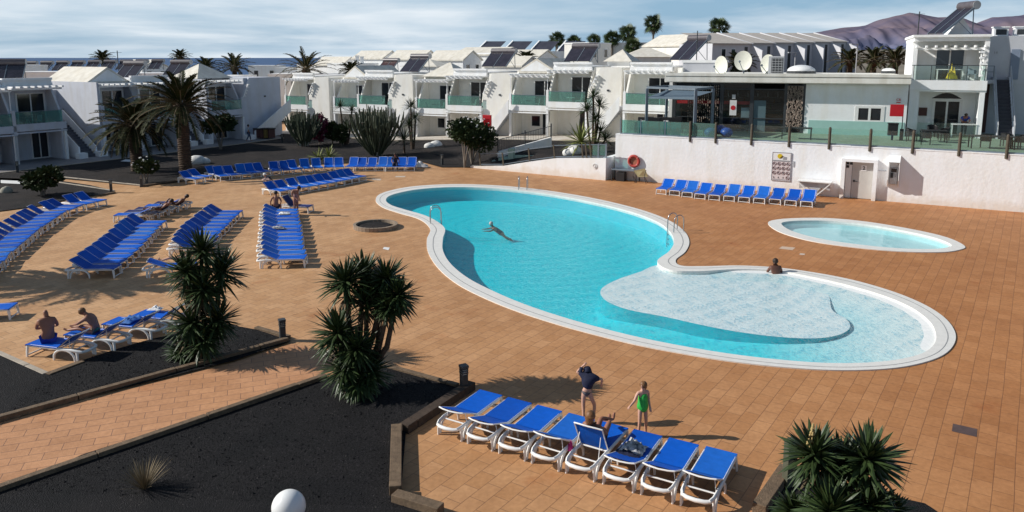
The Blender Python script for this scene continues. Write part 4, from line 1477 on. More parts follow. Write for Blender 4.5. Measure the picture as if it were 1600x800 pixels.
def spiky(name, label, cat, base, h, heads, L, n, w, seed, mat=None, stem=True, lo=-.25):
    rnd = random.Random(seed)
    t = thing(name, label, cat, base)
    mb, lf = MB(), MB()
    for dx, dy, z in heads:
        if stem: mb.tube([(dx * .2, dy * .2, -.05), (dx * .7, dy * .7, z * .5), (dx, dy, z)], [.11, .09, .07], 7)
        rosette(lf, (dx, dy, z), (dx * .3, dy * .3, 1), n, L, w, rnd, lo, .2)
    if stem: mb.build('trunk', BARK, t, smooth=60)
    lf.build('leaves', mat or YUC, t)
    return t
spiky('small_palm', 'slim two stemmed dragon tree before the grey porch between the cacti', 'palm tree', G(541, 226), 3, [(-.45, 0, 3.7), (.6, .2, 3.3), (.1, -.2, 2.0)], .95, 46, .045, 91)
spiky('spiky_tree', 'spiky bare stemmed tree right of the big cactus', 'tree', G(645, 234), 3, [(-.1, 0, 4.0), (.3, .1, 2.9), (-.3, .1, 2.3)], 1.05, 60, .04, 92)
spiky('fan_shrub', 'stiff fan shaped plant below the spiky tree', 'plant', G(632, 240), 2, [(0, 0, 1.2)], 1.6, 50, .05, 93)
spiky('agave', 'yellow green agave in the gravel behind the far loungers', 'agave', G(514, 250), 1, [(0, 0, .25), (-.9, .1, .12)], 1.15, 44, .06, 94, mat=AGAV, stem=False)
spiky('grass_tuft', 'dry wiry grass tuft growing alone in the black gravel', 'grass tuft', G(226, 766), 1, [(0, 0, .0)], .70, 120, .009, 95, mat=STRAW, stem=False, lo=.62)
# a few flower stalks on the tuft belong to it; stones and globe lamps
def stone(label, p, r, seed, mat=None, cat='stone', name='white_stone'):
    mb = MB().ball((0, 0, 0), r, 14, 9, (1, .8, .75))
    mb.v = [tuple(Vector(v) * (1 + .22 * noise.noise(Vector(v) / r * 1.2 + Vector((seed, 0, 0))))) for v in mb.v]
    o = mb.build(name, mat or M('white_painted_stone', (.72, .71, .68), .9, .1, 3, .4, 10), smooth=80, loc=(p.x, p.y, p.z + r * .5))
    return tag(o, label, cat)
stone('larger white painted boulder beside the tall palm trunk', G(307, 257), .62, 1.2)
stone('smaller white painted boulder beside the larger one near the palm', G(320.5, 256), .42, 2.2)
stone('larger white boulder in the gravel before the grey porch', G(682, 232), .62, 3.2)
stone('smaller white boulder left of the larger one before the porch', G(671, 233), .5, 4.2)
stone('pale rounded rock in the small gravel bed at the left edge', G(10, 302), .35, 5.2, M('pale_rock', (.35, .33, .27), .9, .2, 3, .4, 10), 'rock', 'rock')
# ---------------------------------------------------------------- white holiday houses round the garden
def window(parent, x0, x1, y, z0, z1, n=2, fw=.07, name='window', mat=None, sill=False):
    """frame proud of the wall at y (facing -y) with dark panes set back in it"""
    mb = MB()
    mb.box(x0 - fw, x1 + fw, y - .05, y + .03, z1, z1 + fw)
    mb.box(x0 - fw, x1 + fw, y - .05, y + .03, z0 - fw, z0)
    w = (x1 - x0) / n
    for k in range(n + 1):
        xx = x0 + w * k
        mb.box(xx - fw / 2 - (fw / 2 if k == 0 else 0), xx + fw / 2 + (fw / 2 if k == n else 0), y - .047, y + .027, z0, z1)
    f = mb.build(name, PLAST, parent)
    for k in range(n):
        MB().box(x0 + w * k + fw / 2, x0 + w * (k + 1) - fw / 2, y - .012, y - .002, z0, z1).build('pane', mat or DARKG, f)
    return f

def stair(parent, x0, x1, y0, y1, z1, n=16, walls=True, mat=None):
    """flight climbing from x0 (ground) to x1 (z1); y0 is the outer side"""
    mb = MB()
    dx = (x1 - x0) / n
    for k in range(n):
        a, b = sorted((x0 + dx * k, x0 + dx * (k + 1)))
        mb.box(a, b, y0 + .13, y1, max(0, z1 * (k - 1) / n), z1 * (k + 1) / n)
    s = mb.build('stair', mat or GREYW, parent)
    if walls:
        p = [(x0, 0), (x0, .8), (x1, z1 + .95), (x1, z1 - .35), (x0 + (x1 - x0) * .22, 0)]
        if x1 < x0: p = p[::-1]
        MB().xz(p, y0, y0 + .12).build('stair_parapet', WHITE, s)
    return s

def house(label, loc, rz, units, wallw, st, H=6.4, depth=8.5, far_wall=None, flank=False, gap=False, group='white two storey houses', lit=True):
    """units: list of (roof kind, width, floor step); wallw: plain wall with the outside stair beyond the units"""
    t = thing('holiday_house', label, 'house', loc, rz, group)
    wl = MB()
    x = 0.0
    rd = random.Random(int(loc[0] * 10))
    for i, (kind, w, dz) in enumerate(units):
        a, b = x, x + w
        Ht = H + dz
        wl.box(a + .02, b - .02, 2.3, depth, -.5, Ht)                      # rooms behind the loggia
        wl.box(a - .10, a + .10, .35, 2.3, -.5, 2.55 + dz)                   # party walls beside the porch
        wl.box(b - .10, b + .09, .35, 2.3, -.5, 2.55 + dz)
        for xx in (a - .09, b - .09):                                      # raking fins of the upper floor
            wl.yz([(.25, 3.1 + dz), (2.3, 3.1 + dz), (2.3, Ht - .02), (1.75, Ht - .02), (.55, 4.2 + dz)], xx, xx + .17)
        # loggia floor and its parapet
        mb = MB()
        mb.box(a - .1, b + .1, -.02, 2.3, 2.60 + dz, 2.78 + dz)
        mb.box(a - .12, b + .12, -.16, -.02, 2.55 + dz, 3.12 + dz)
        mb.box(a - .12, b + .12, -.20, -.02, 2.34 + dz, 2.46 + dz)
        mb.box(a - .12, a + .12, -.14, .10, 3.12 + dz, 4.22 + dz)
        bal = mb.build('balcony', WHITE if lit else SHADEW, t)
        g = MB().box(a + .14, b - .14, -.10, -.08, 3.14 + dz, 4.08 + dz)
        gg = g.build('balustrade', GREENGL, bal)
        MB().box(a + .14, b - .12, -.12, -.06, 4.08 + dz, 4.12 + dz).build('rail', GREYM, gg)
        for xx in (a - .12, b - .10):
            MB().box(xx, xx + .2, -.13, .08, -.5, 2.34 + dz).build('post', WHITE, t)
        # doors and windows
        window(t, a + w * .38, b - .26, 2.3, 2.85 + dz, 5.4 + dz, 2, .09, 'balcony_door')
        window(t, a + w * .60, b - .28, 2.3, .06 + dz * .8, 2.25 + dz * .8, 2, .08, 'porch_door')
        if i % 2 == 0:
            window(t, a + w * .30, a + w * .54, 2.3, .9 + dz * .8, 1.9 + dz * .8, 1, .06)
        # pergola: slats running out from the wall on a front beam
        mb = MB()
        mb.box(a - .1, b + .1, .02, .14, 5.80 + dz, 5.96 + dz)
        n = 8
        for k in range(n):
            xx = a + .05 + (w - .1) * k / (n - 1)
            mb.box(xx - .07, xx + .07, -.45, 2.3, 5.98 + dz, 6.12 + dz)
        mb.box(a - .1, a - .04, .04, .10, 4.22 + dz, 5.80 + dz)
        mb.build('pergola', WHITE, t)
        # roof
        mb = MB()
        if kind == 'gable':
            m = (a + b) / 2
            p = [(a - .15, Ht - .05), (m, Ht + 1.25), (b + .15, Ht - .05), (b + .15, Ht - .22), (a - .15, Ht - .22)]
            mb.xz(p, 1.7, depth + .2)
            mb.build('roof', ROOFW, t)
            MB().xz([(a + .2, Ht - .02), (m, Ht + 1.02), (b - .2, Ht - .02)], 1.68, 1.698).build('gable_panel', WHITE, t)
        elif kind == 'hip':
            m, dm = (a + b) / 2, 3.7
            b4 = len(mb.v)
            mb.add([(a - .2, 1.4, Ht), (b + .2, 1.4, Ht), (b + .2, 6.0, Ht), (a - .2, 6.0, Ht), (m - .15, dm, Ht + 1.45), (m + .15, dm, Ht + 1.45)],
                   [(0, 1, 5, 4), (1, 2, 5), (2, 3, 4, 5), (3, 0, 4), (0, 3, 2, 1)])
            mb.build('roof', ROOFW, t)
        else:
            mb.box(a + .03, b, 1.2, 1.5, Ht - .30, Ht + .02)
            mb.box(a + .03, b, 1.32, 1.5, Ht + .02, Ht + .26)
            mb.box(a + .03, b, 1.15, 1.5, Ht + .26, Ht + .44)
            mb.box(a + .03, b, 1.5, depth, Ht + .0, Ht + .12)
            mb.build('roof', WHITE, t)
        x = b
    if flank:                                                            # blank side wall towards the next gap
        wl.box(-.30, -.13, .05, depth, -.5, H + units[0][2] - .04)
    a, b = x + .11, x + wallw
    if gap:
        dz = units[-1][2]
        wl.box(x + .1, x + .24, 2.3, depth, -.5, H + dz - .02)
        wl.box(x + .25, x + wallw + .3, 6.4, 6.7, -.5, H - .8)
        mb = MB()
        n = 15
        for k in range(n):
            mb.box(x + .95, x + 2.25, -.3 + 4.6 * k / n, -.3 + 4.6 * (k + 1) / n, max(-.3, 2.85 * (k - 1) / n), 2.85 * (k + 1) / n)
        s_ = mb.build('stair', M('dark_stair', (.12, .12, .14), .8, .2, 3) if 'dark_stair' not in bpy.data.materials else bpy.data.materials['dark_stair'], t)
        for xx in (x + .80, x + 2.26):
            MB().yz([(-.35, -.3), (-.35, .85), (4.3, 3.75), (6.39, 3.75), (6.39, 2.5), (4.3, 2.4), (.6, -.3)], xx, xx + .14).build('stair_parapet', WHITE, s_)
            MB().yz([(-.35, .95), (4.3, 3.85), (4.3, 3.91), (-.35, 1.01)], xx + .04, xx + .1).build('handrail', DARKM, s_)
        MB().box(x + .5, x + 1.2, -1.0, -.36, -.3, .40).build('plinth', WHITE, t)
        MB().box(x + 2.2, x + 2.95, -1.0, -.36, -.3, .40).build('plinth', WHITE, t)
        wl.box(x + .95, x + 2.25, 4.31, 6.38, 2.5, 2.84)
    elif wallw:
        dz = units[-1][2]
        Ht = H + dz
        wl.xz([(a, -.5), (b, -.5), (b, Ht), (a + 1.1, Ht), (a + .75, 5.6 + dz), (a + .25, 4.3 + dz), (a, 4.25 + dz)], .20, .46)
        wl.box(a + .6, b - .02, .47, depth, -.5, Ht - .03)
        wl.box(a - .08, a + .02, .28, .46, -.5, 2.5)
        mb = MB()                                                          # short side slats that step down the wall edge
        for k in range(5):
            mb.box(a + .28 - .07 * k + .5 - .05 * k, a + 1.0 - .16 * k, -.1, .19, 5.55 + dz - .3 * k, 5.66 + dz - .3 * k)
        mb.bar((a + .80, .0, 5.62 + dz), (a + .12, .0, 4.3 + dz), .07, .08)
        mb.build('side_slats', WHITE, t)
        if st > 0: s = stair(t, a + .5, b + .25, -1.05, .18, 2.9 + dz)
        elif st < 0: s = stair(t, b - .3, a + .05, -1.05, .18, 2.9 + dz)
        if st:
            mb = MB()
            xa = (a + .5) if st > 0 else (b - .3)
            mb.box(min(xa, xa - st * .9), max(xa, xa - st * .9), -1.1, -.3, -.3, .42)
            mb.build('plinth', WHITE, t)
            MB().box(a + wallw * .55, a + wallw * .55 + .22, .13, .198, 4.2 + dz, 4.36 + dz).build('wall_lamp', DARKM, t)
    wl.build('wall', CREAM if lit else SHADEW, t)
    return t

LR = radians(58.9)                                   # the left range faces the pool across the palms
dL = Vector((.517, .856, 0))
O2 = Vector((-35.75, 65.9, 0))
O1 = O2 - dL * 10.75
O3 = O2 + dL * 10.75 + Vector((.1, .2, 0))
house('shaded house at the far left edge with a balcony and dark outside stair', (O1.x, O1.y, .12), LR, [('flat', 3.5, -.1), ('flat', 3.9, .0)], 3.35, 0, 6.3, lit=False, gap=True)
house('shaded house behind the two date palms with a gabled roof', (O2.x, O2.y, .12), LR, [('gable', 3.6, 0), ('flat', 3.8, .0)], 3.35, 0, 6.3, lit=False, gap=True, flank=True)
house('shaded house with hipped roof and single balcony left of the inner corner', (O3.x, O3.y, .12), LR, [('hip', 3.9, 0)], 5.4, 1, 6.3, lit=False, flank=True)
CR = radians(-27)
cx = at(447, 160, 88.5); house('corner house with one balcony beside the shaded stair wall', (cx.x, 88.5, .0), CR, [('flat', 3.2, 0)], 3.1, 0, 6.3)
for (pxx, Y, bz, lab, us, ww) in [(523, 85.5, -.05, 'white house behind the big candelabra cactus with twin green balconies', [('gable', 3.4, 0), ('flat', 3.8, .35)], 3.3),
                                  (651, 80.2, .12, 'white house in the middle with pyramid roof and twin balconies', [('hip', 3.8, 0), ('flat', 4.0, .42)], 3.4),
                                  (798, 74.6, .80, 'white house with gabled panel next to the yellow green agave', [('gable', 4.0, 0), ('flat', 4.0, .42)], 3.3),
                                  (976, 68.2, 1.25, 'white house partly hidden behind the blue grey pergola', [('flat', 3.9, .0)], 1.2)]:
    p = at(pxx, 160, Y)
    house(lab, (p.x, Y, bz), CR, us, ww, 1 if ww > 2 else 0, 6.4)

# a table and plastic chair on some of the balconies
def balcony_set(hs, x, dz, lab, kind=0):
    c = Vector((x, .9, 2.79 + dz))
    M4 = Matrix.Translation(hs.location) @ Matrix.Rotation(hs.rotation_euler[2], 4, 'Z')
    t = thing('balcony_table', 'small table on the balcony of the ' + lab, 'table', M4 @ c, hs.rotation_euler[2], 'balcony furniture')
    MB().lathe([(.02, .66), (.38, .68), (.38, .72), (.02, .73)], (0, 0, 0), 16).build('table_top', PLAST if kind == 0 else DARKM, t)
    for k in range(3): MB().bar((.03 * cos(k * 2.1), .03 * sin(k * 2.1), .66), (.3 * cos(k * 2.1), .3 * sin(k * 2.1), 0), .035).build('leg', PLAST, t)
    for s in (-1, 1):
        t = thing('balcony_chair', ('left' if s < 0 else 'right') + ' chair on the balcony of the ' + lab, 'chair', M4 @ (c + Vector((s * .75, .05, 0))), hs.rotation_euler[2] - s * pi / 2 + .3, 'balcony furniture')
        m = PLAST if kind == 0 else PLASTG
        MB().box(-.24, .24, -.24, .24, .40, .44).build('seat', m, t)
        MB().yz([(.22, .44), (.27, .44), (.36, .92), (.31, .92)], -.24, .24).build('backrest', m, t)
        for a in (-.21, .21):
            for b_ in (-.21, .21): MB().box(a - .02, a + .02, b_ - .02, b_ + .02, 0, .40).build('leg', m, t)
HS = [o for o in bpy.data.objects if o.name.startswith('holiday_house')]
for o in HS:
    l = o['label']
    if 'far left' in l: balcony_set(o, 5.0, 0, 'far left shaded house', 1)
    elif 'big candelabra' in l: balcony_set(o, 5.0, .35, 'house behind the big cactus')
    elif 'in the middle' in l: balcony_set(o, 5.6, .42, 'house with the pyramid roof'); balcony_set(o, 1.7, 0, 'pyramid roofed unit', 1)
    elif 'gabled panel' in l: balcony_set(o, 6.0, .42, 'house by the golden agave'); balcony_set(o, 1.6, 0, 'gabled panel unit', 1)
    elif 'hipped' in l: balcony_set(o, 1.9, 0, 'hipped roof house')

# walkway and planted garden in front of them
HP = [Vector((-46, 42)), O1.xy + Vector((.856, -.517)) * 0, O2.xy, O3.xy, Vector((-26.0, 82.0))] + [at(x, 160, Y).xy for x, Y in [(447, 88.5), (523, 85.5), (651, 80.2), (798, 74.6), (976, 68.2)]] + [Vector((14.5, 66.5))]
HZ = [.06, .06, .06, .06, .06, .06, .07, .14, .82, 1.27, 1.3]
FN = [Vector((.856, -.517))] * 4 + [Vector((.6, -.8)), Vector((-.1, -1))] + [Vector((-.45, -.89))] * 5
wf = [3.6, 3.6, 3.6, 3.3, 2.8, 3.6, 3.6, 3.6, 3.4, 3.2, 3.2]
mb = MB()
back = [HP[i] - FN[i] * 2.5 for i in range(len(HP))]
frontw = [HP[i] + FN[i] * wf[i] for i in range(len(HP))]
for i in range(len(HP)):
    mb.v += [(frontw[i].x, frontw[i].y, HZ[i]), (back[i].x, back[i].y, HZ[i])]
md = MB()
md.v = list(mb.v)
for i in range(len(HP) - 1):
    (md if i < 5 else mb).f.append((2 * i, 2 * i + 2, 2 * i + 3, 2 * i + 1))
md.v = md.v[:12]; mb.f = [tuple(q - 10 for q in f_) for f_ in mb.f]; mb.v = mb.v[10:]
struct(tag(md.build('walkway', WALKD), 'shaded walkway along the left range of houses'))
struct(tag(mb.build('walkway', WALKM), 'pale paved walkway along the fronts of the houses'))
mb = MB()
for i in range(len(HP)):
    mb.v += [(frontw[i].x, frontw[i].y, HZ[i] + .04), (frontw[i].x, frontw[i].y, -.1), (frontw[i].x + FN[i].x * .15, frontw[i].y + FN[i].y * .15, HZ[i] + .04), (frontw[i].x + FN[i].x * .15, frontw[i].y + FN[i].y * .15, -.1)]
for i in range(len(HP) - 1):
    a, b = 4 * i, 4 * i + 4
    mb.f += [(a, b, b + 2, a + 2), (a + 2, b + 2, b + 3, a + 3), (a, a + 1, b + 1, b)]
struct(mb.build('walkway_kerb', KERB))
gpts = [G(*q).xy for q in GARD]
gl = [Vector((-40.5, 50.0))] + gpts
far_ = frontw[:8]
gm = MB().sheet([[(p.x, p.y) for p in gl] + [(p.x, p.y) for p in reversed(far_)]], .05)
struct(tag(gm.build('palm_garden_gravel', GRAVB), 'dark lava gravel of the palm garden behind the far loungers'))
# the bank that climbs towards the bar terrace
RB = [G(735, 262).xy, G(868, 273).xy + Vector((.15, .6)), G(946, 282).xy + Vector((.1, .5))]
fw = [Vector((*frontw[i], HZ[i])) for i in (7, 8, 9, 10)]
mb = MB()
V = [Vector((*RB[0], .05)), Vector((*RB[1], 1.15)), Vector((*RB[2], 1.45)), Vector((9.5, 55, 2.0))] + fw
mb.add(V, [(0, 1, 5, 4), (1, 2, 6, 5), (2, 3, 7, 6)])
mb.add([(*V[4].xy, .05), V[0], V[4]], [(0, 1, 2)])
struct(tag(mb.build('gravel_bank', GRAVB), 'dark gravel bank rising behind the ramp'))
# ---------------------------------------------------------------- pool wall, bar terrace, bar, right hand house
def projx(p):
    dz = p[2] - HC
    fz = p[1] * cos(PIT) - dz * sin(PIT)
    return 800 + F * p[0] / fz

class Plane:
    """a vertical plane on the ground: local x along it, y behind it"""
    def __init__(s, o, rz):
        s.o, s.rz = Vector((o[0], o[1], 0)), rz
        s.x, s.y = Vector((cos(rz), sin(rz), 0)), Vector((-sin(rz), cos(rz), 0))
    def hit(s, px_, py_, back=0.0):
        d = ray(px_, py_)
        o = s.o + s.y * back
        t = (o.x * s.y.x + o.y * s.y.y) / (d.x * s.y.x + d.y * s.y.y)
        p = d * t
        return (Vector((p.x, p.y, 0)) - s.o).dot(s.x), HC + p.z
    def w(s, x, y=0.0, z=0.0):
        p = s.o + s.x * x + s.y * y
        return Vector((p.x, p.y, z))

a_, b_ = G(1000, 283), G(1600, 332)
WP = Plane(a_, atan2(b_.y - a_.y, b_.x - a_.x))
TZ = 3.15
xw0, xw1 = WP.hit(960, 300)[0], 36.0
wall = thing('pool_wall', 'high white roughcast wall between the pool deck and the bar terrace', 'wall', WP.o, WP.rz)
dx0, dz0 = WP.hit(1318, 308); dx1, dz1 = WP.hit(1366, 252)
mb = MB()
V = []
mb.box(xw0, dx0, 0, .45, -.2, TZ)
mb.box(dx1, xw1, 0, .45, -.2, TZ)
mb.box(dx0, dx1, 0, .45, 2.28, TZ)
mb.build('wall_face', WALLW, wall)
mb = MB()
n = 60
for k in range(n):
    a, b = xw0 + (xw1 - xw0) * k / n, xw0 + (xw1 - xw0) * (k + 1) / n
    mb.box(a, b, -.02 + RND.uniform(-.006, .006), .47, TZ + .002, TZ + .07 + RND.uniform(-.012, .012))
mb.build('wall_cap', WALLW, wall)
mb = MB()
mb.box(dx0 - .22, dx0, -.30, .40, -.2, 2.28)
mb.box(dx1, dx1 + .22, -.30, .40, -.2, 2.28)
mb.box(dx0 - .22, dx1 + .22, -.30, .40, 2.282, 2.46)
dsur = mb.build('door_surround', WALLW, wall)
mb = MB().box(dx0 + .02, dx0 + .36, .10, .16, .02, 2.26)
mb.build('door_jamb_panel', PLAST, wall)
PUTTY = M('putty_door_paint', (.52, .50, .47), .55, .05, 2)
d_ = MB().box(dx0 + .38, dx1 - .02, .08, .14, .03, 2.26).build('door', PUTTY, wall)
MB().box(dx0 + .46, dx0 + .56, .03, .078, 1.02, 1.14).bar((dx0 + .50, .03, 1.08), (dx0 + .72, .03, 1.05), .03).build('handle', DARKM, d_)

def text(body, size, mat, parent, loc, rot=(pi / 2, 0, 0), ext=.004, name='lettering', bold=False):
    cu = bpy.data.curves.new(name, 'FONT')
    cu.body = body
    cu.size = size
    cu.extrude = ext
    cu.align_x = 'CENTER'
    cu.align_y = 'CENTER'
    if bold: cu.offset = size * .02
    cu.materials.append(mat)
    o = bpy.data.objects.new(name, cu)
    COL.objects.link(o)
    o.parent = parent
    o.location = loc
    o.rotation_euler = rot
    me = bpy.data.meshes.new_from_object(o)          # keep the letters as a plain mesh
    m_ = bpy.data.objects.new(name, me)
    COL.objects.link(m_)
    m_.parent, m_.location, m_.rotation_euler = parent, loc, rot
    bpy.data.objects.remove(o)
    return m_
BLK = M('black_print', (.02, .02, .022), .5, .1, 5)
REDP = M('red_print', (.55, .02, .03), .5, .1, 5)
WHP = M('white_print', (.80, .79, .78), .5, .03, 5)
PINKP = M('pinkish_sign_board', (.68, .60, .60), .5, .04, 3)
GREYP = M('grey_print', (.30, .30, .32), .5, .1, 5)
dm = (dx0 + .38 + dx1) / 2 + .05
MB().box(dm - .15, dm + .15, .066, .078, 1.72, 2.06).build('door_sign', WHP, d_)
text('2', .30, BLK, d_, (dm, .062, 1.89), bold=True)
mb = MB()
for i in range(2):
    for j in range(2):
        if (i, j) == (1, 0): continue
        mb.box(dx0 + .03 + .19 * i, dx0 + .19 + .19 * i, .085, .098, 1.86 + .2 * j, 2.02 + .2 * j)
mb.build('pictogram', BLK, wall)

# rules board with its pictograms
s0, z0 = WP.hit(1205.5, 282); s1, z1 = WP.hit(1236.5, 239)
sg = thing('pool_rules_sign', 'pool rules board with rows of round prohibition pictograms and a yellow emblem', 'sign', WP.w(s0), WP.rz)
w_, zb, zt = s1 - s0, min(z0, z1) + .05, max(z0, z1) - .02
h_ = zt - zb
MB().box(0, w_, -.04, -.005, zb, zt).build('board', PINKP, sg)
MB().box(-.025, 0, -.055, 0, zb, zt).box(w_, w_ + .025, -.055, 0, zb, zt).box(-.025, w_ + .025, -.055, 0, zt + .001, zt + .026).box(-.025, w_ + .025, -.055, 0, zb - .026, zb - .001).box(0, w_, -.052, -.0415, zt - h_ * .285, zt - h_ * .272).build('frame', GREYP, sg)
MB().box(.03, w_ - .03, -.048, -.042, zt - h_ * .27, zt - .03).build('title_panel', WHP, sg)
em = MB()
em.tube([(w_ * .40, -.058, zt - h_ * .125), (w_ * .40, -.050, zt - h_ * .125)], .155, 20)
em.build('emblem', YEL, sg).scale = (1, 1, 1)
MB().xz([(w_ * .38, zt - h_ * .20), (w_ * .52, zt - h_ * .10), (w_ * .60, zt - h_ * .12), (w_ * .50, zt - h_ * .20)], -.062, -.056).build('emblem_mark', M('dark_ochre_print', (.12, .08, .01), .5, .1, 5), sg)
MB().xz([(w_ * .56, zt - h_ * .24), (w_ * .62, zt - h_ * .13), (w_ * .78, zt - h_ * .15), (w_ * .76, zt - h_ * .24)], -.060, -.054).build('emblem_shade', GREYP, sg)
MB().box(.05, w_ - .05, -.047, -.043, zt - h_ * .315, zt - h_ * .29).build('headline', GREYP, sg)
ring = MB()
for r in range(4):
    for c in range(4):
        cx0, cz0 = w_ * (.13 + .247 * c), zt - h_ * (.40 + .165 * r)
        R0 = w_ * .092
        if r < 3 or c == 3:
            pts = [(cx0 + R0 * cos(2 * pi * k / 18), -.05, cz0 + R0 * sin(2 * pi * k / 18)) for k in range(19)]
            ic = MB().tube(pts, .012, 5, cap=False)
            ic.bar((cx0 - R0 * .65, -.05, cz0 + R0 * .65), (cx0 + R0 * .65, -.05, cz0 - R0 * .65), .02, .012)
            ic.build('prohibition_ring', M('dark_red_print', (.12, .015, .02), .5, .1, 5) if (r + c) == 0 else bpy.data.materials['dark_red_print'], sg)
        ic = MB()
        ic.ball((cx0 - R0 * .1 + R0 * .3 * ((r * 3 + c) % 3 - 1), -.052, cz0 + R0 * .38), R0 * .2, 8, 5, (1, .2, 1))
        k = (r * 5 + c * 3) % 4
        ic.bar((cx0 - R0 * .1, -.052, cz0 + R0 * .25), (cx0 + R0 * (.3 - .2 * k), -.052, cz0 - R0 * .3), R0 * .25, .012)
        ic.bar((cx0 + R0 * (.3 - .2 * k), -.052, cz0 - R0 * .3), (cx0 + R0 * .45, -.052, cz0 - R0 * (.1 + .15 * k)), R0 * .18, .012)
        ic.bar((cx0, -.052, cz0), (cx0 - R0 * .5, -.052, cz0 - R0 * (.1 + .1 * k)), R0 * .14, .012)
        ic.build('pictogram', BLK, sg)
MB().box(.04, w_ - .04, -.048, -.042, zb + .04, zb + h_ * .045).build('caption', GREYP, sg)
a1, za = WP.hit(1237.6, 260.5); a2, zc = WP.hit(1241.5, 252)
ps = thing('notice_plate', 'small pale notice plate to the right of the pool rules board', 'sign', WP.w(a1), WP.rz)
MB().box(.02, a2 - a1, -.03, -.005, min(za, zc), max(za, zc)).build('plate', PLASTG, ps)
MB().box(.07, a2 - a1 - .06, -.035, -.031, min(za, zc) + .1, max(za, zc) - .12).build('print', WHP, ps)

# payphone under its hood
hx, hz = WP.hit(1397, 268)
ph = thing('wall_phone', 'grey payphone under an open pointed hood on the white wall', 'payphone', WP.w(hx), WP.rz)
MB().yz([(-.02, hz + .95), (-.62, hz + .62), (-.62, hz - .45), (-.45, hz - .72), (-.02, hz - .95)], -.30, -.27).build('hood_side', WHITE, ph)
MB().yz([(-.02, hz + .95), (-.62, hz + .62), (-.62, hz - .45), (-.45, hz - .72), (-.02, hz - .95)], (.26), (.29)).build('hood_side', WHITE, ph)
MB().add([(-.31, -.02, hz + .97), (.30, -.02, hz + .97), (.30, -.64, hz + .62), (-.31, -.64, hz + .62)], [(0, 1, 2, 3)]).add([(-.31, -.02, hz + .94), (.30, -.02, hz + .94), (.30, -.62, hz + .60), (-.31, -.62, hz + .60)], [(3, 2, 1, 0)]).build('hood_roof', WHITE, ph)
pb = MB().box(-.2, .2, -.2, -.02, hz - .75, hz + .25).build('phone_body', PLASTG, ph, bevel=.02)
MB().box(-.15, .15, -.215, -.203, hz - .02, hz + .2).build('screen', DARKG, pb)
MB().box(-.17, -.02, -.24, -.205, hz - .35, hz - .05).build('handset', BLK, pb)
MB().box(.02, .16, -.215, -.203, hz - .3, hz - .08).build('keypad', GREYP, pb)
px_, pz = WP.hit(1368, 266)
o = MB().tube([(0, -.04, 0), (hx - px_ - .4, -.04, 0)], .025, 6).build('conduit', GREYW)
tag(o, 'thin grey conduit running from the door frame to the payphone', 'pipe'); o.location = WP.w(px_, 0, pz); o.rotation_euler = (0, 0, WP.rz)

# white folding plastic table standing against the wall
fx, fz = WP.hit(1247, 307); fx1, _ = WP.hit(1300, 310)
ft = thing('folded_table', 'white plastic folding table with v shaped legs beside the locked door', 'table', WP.w(fx, -.75), WP.rz)
fw_ = fx1 - fx
MB().box(0, fw_, -.05, .65, .92, 1.0).build('table_top', PLAST, ft, bevel=.02)
for s in (0, 1):
    mb = MB()
    y = -.02 + .62 * s
    mb.bar((.08, y, .90), (fw_ * .5, y, .03), .09, .06); mb.bar((fw_ - .08, y, .90), (fw_ * .5 + .06, y, .03), .09, .06)
    mb.build('leg', PLAST, ft)
MB().xz([(.1, .9), (.1, .45), (fw_ * .32, .62), (fw_ * .5, .1), (fw_ * .7, .62), (fw_ - .1, .45), (fw_ - .1, .9)], .2, .24).build('side_panel', PLASTG, ft)

# life ring, little desk, board, at the left end of the wall
lx, lz = WP.hit(991.5, 251.5)
lr = thing('life_ring', 'red life ring hanging on the white wall above a small desk', 'life ring', WP.w(lx, -.12, lz), WP.rz)
R0 = .36
pts = [(R0 * cos(2 * pi * k / 28), 0, R0 * sin(2 * pi * k / 28)) for k in range(29)]
MB().tube(pts, .105, 10, cap=False).build('ring', M('faded_red_foam', (.42, .05, .04), .6, .15, 4), lr, smooth=60)
MB().tube([(.47 * cos(2 * pi * k / 24), -.02, .47 * sin(2 * pi * k / 24)) for k in range(25)], .014, 5, cap=False).build('rope', WHITEC, lr)
for k in range(4):
    a = pi / 4 + k * pi / 2
    MB().tube([(R0 * cos(a - .07), 0, R0 * sin(a - .07)), (R0 * cos(a + .07), 0, R0 * sin(a + .07))], .110, 10).build('band', M('pale_red_band', (.55, .22, .20), .6, .1, 4) if k == 0 else bpy.data.materials['pale_red_band'], lr)
MB().tube([(0, .03, 0), (0, .1, 0)], .26, 16).build('back_plate', M('rust_plate', (.35, .13, .08), .7, .2, 5), lr)
kx, _ = WP.hit(956, 283); kx1, _ = WP.hit(983, 283)
kd = thing('attendant_desk', 'small dark desk with a black box beneath it in the wall corner', 'table', WP.w(kx + .25, -.85), WP.rz)
MB().box(0, 1.9, 0, .75, .78, .84).build('table_top', GREYM, kd)
for x in (.04, 1.84):
    for y in (.03, .70):
        MB().box(x - .03, x + .03, y - .03, y + .03, 0, .78).build('leg', DARKM, kd)
o = MB().box(.35, .95, .1, .6, .0, .62).build('speaker_box', BLK, bevel=.02); o.location = WP.w(kx + .25, -.85); o.rotation_euler = (0, 0, WP.rz); tag(o, 'black box standing under the small dark desk', 'box')
cb = thing('cream_sunshade', 'folded cream cloth chair leaning beside the small desk', 'chair', WP.w(kx + 1.95, -.95), WP.rz)
MB().add([(0, 0, .85), (.75, .1, 1.05), (.95, .25, .45), (.3, .05, .42)], [(0, 1, 2, 3)]).add([(0, .02, .85), (.75, .12, 1.05), (.95, .27, .45), (.3, .07, .42)], [(3, 2, 1, 0)]).build('sling', M('cream_canvas', (.55, .50, .28), .8, .1, 5), cb)
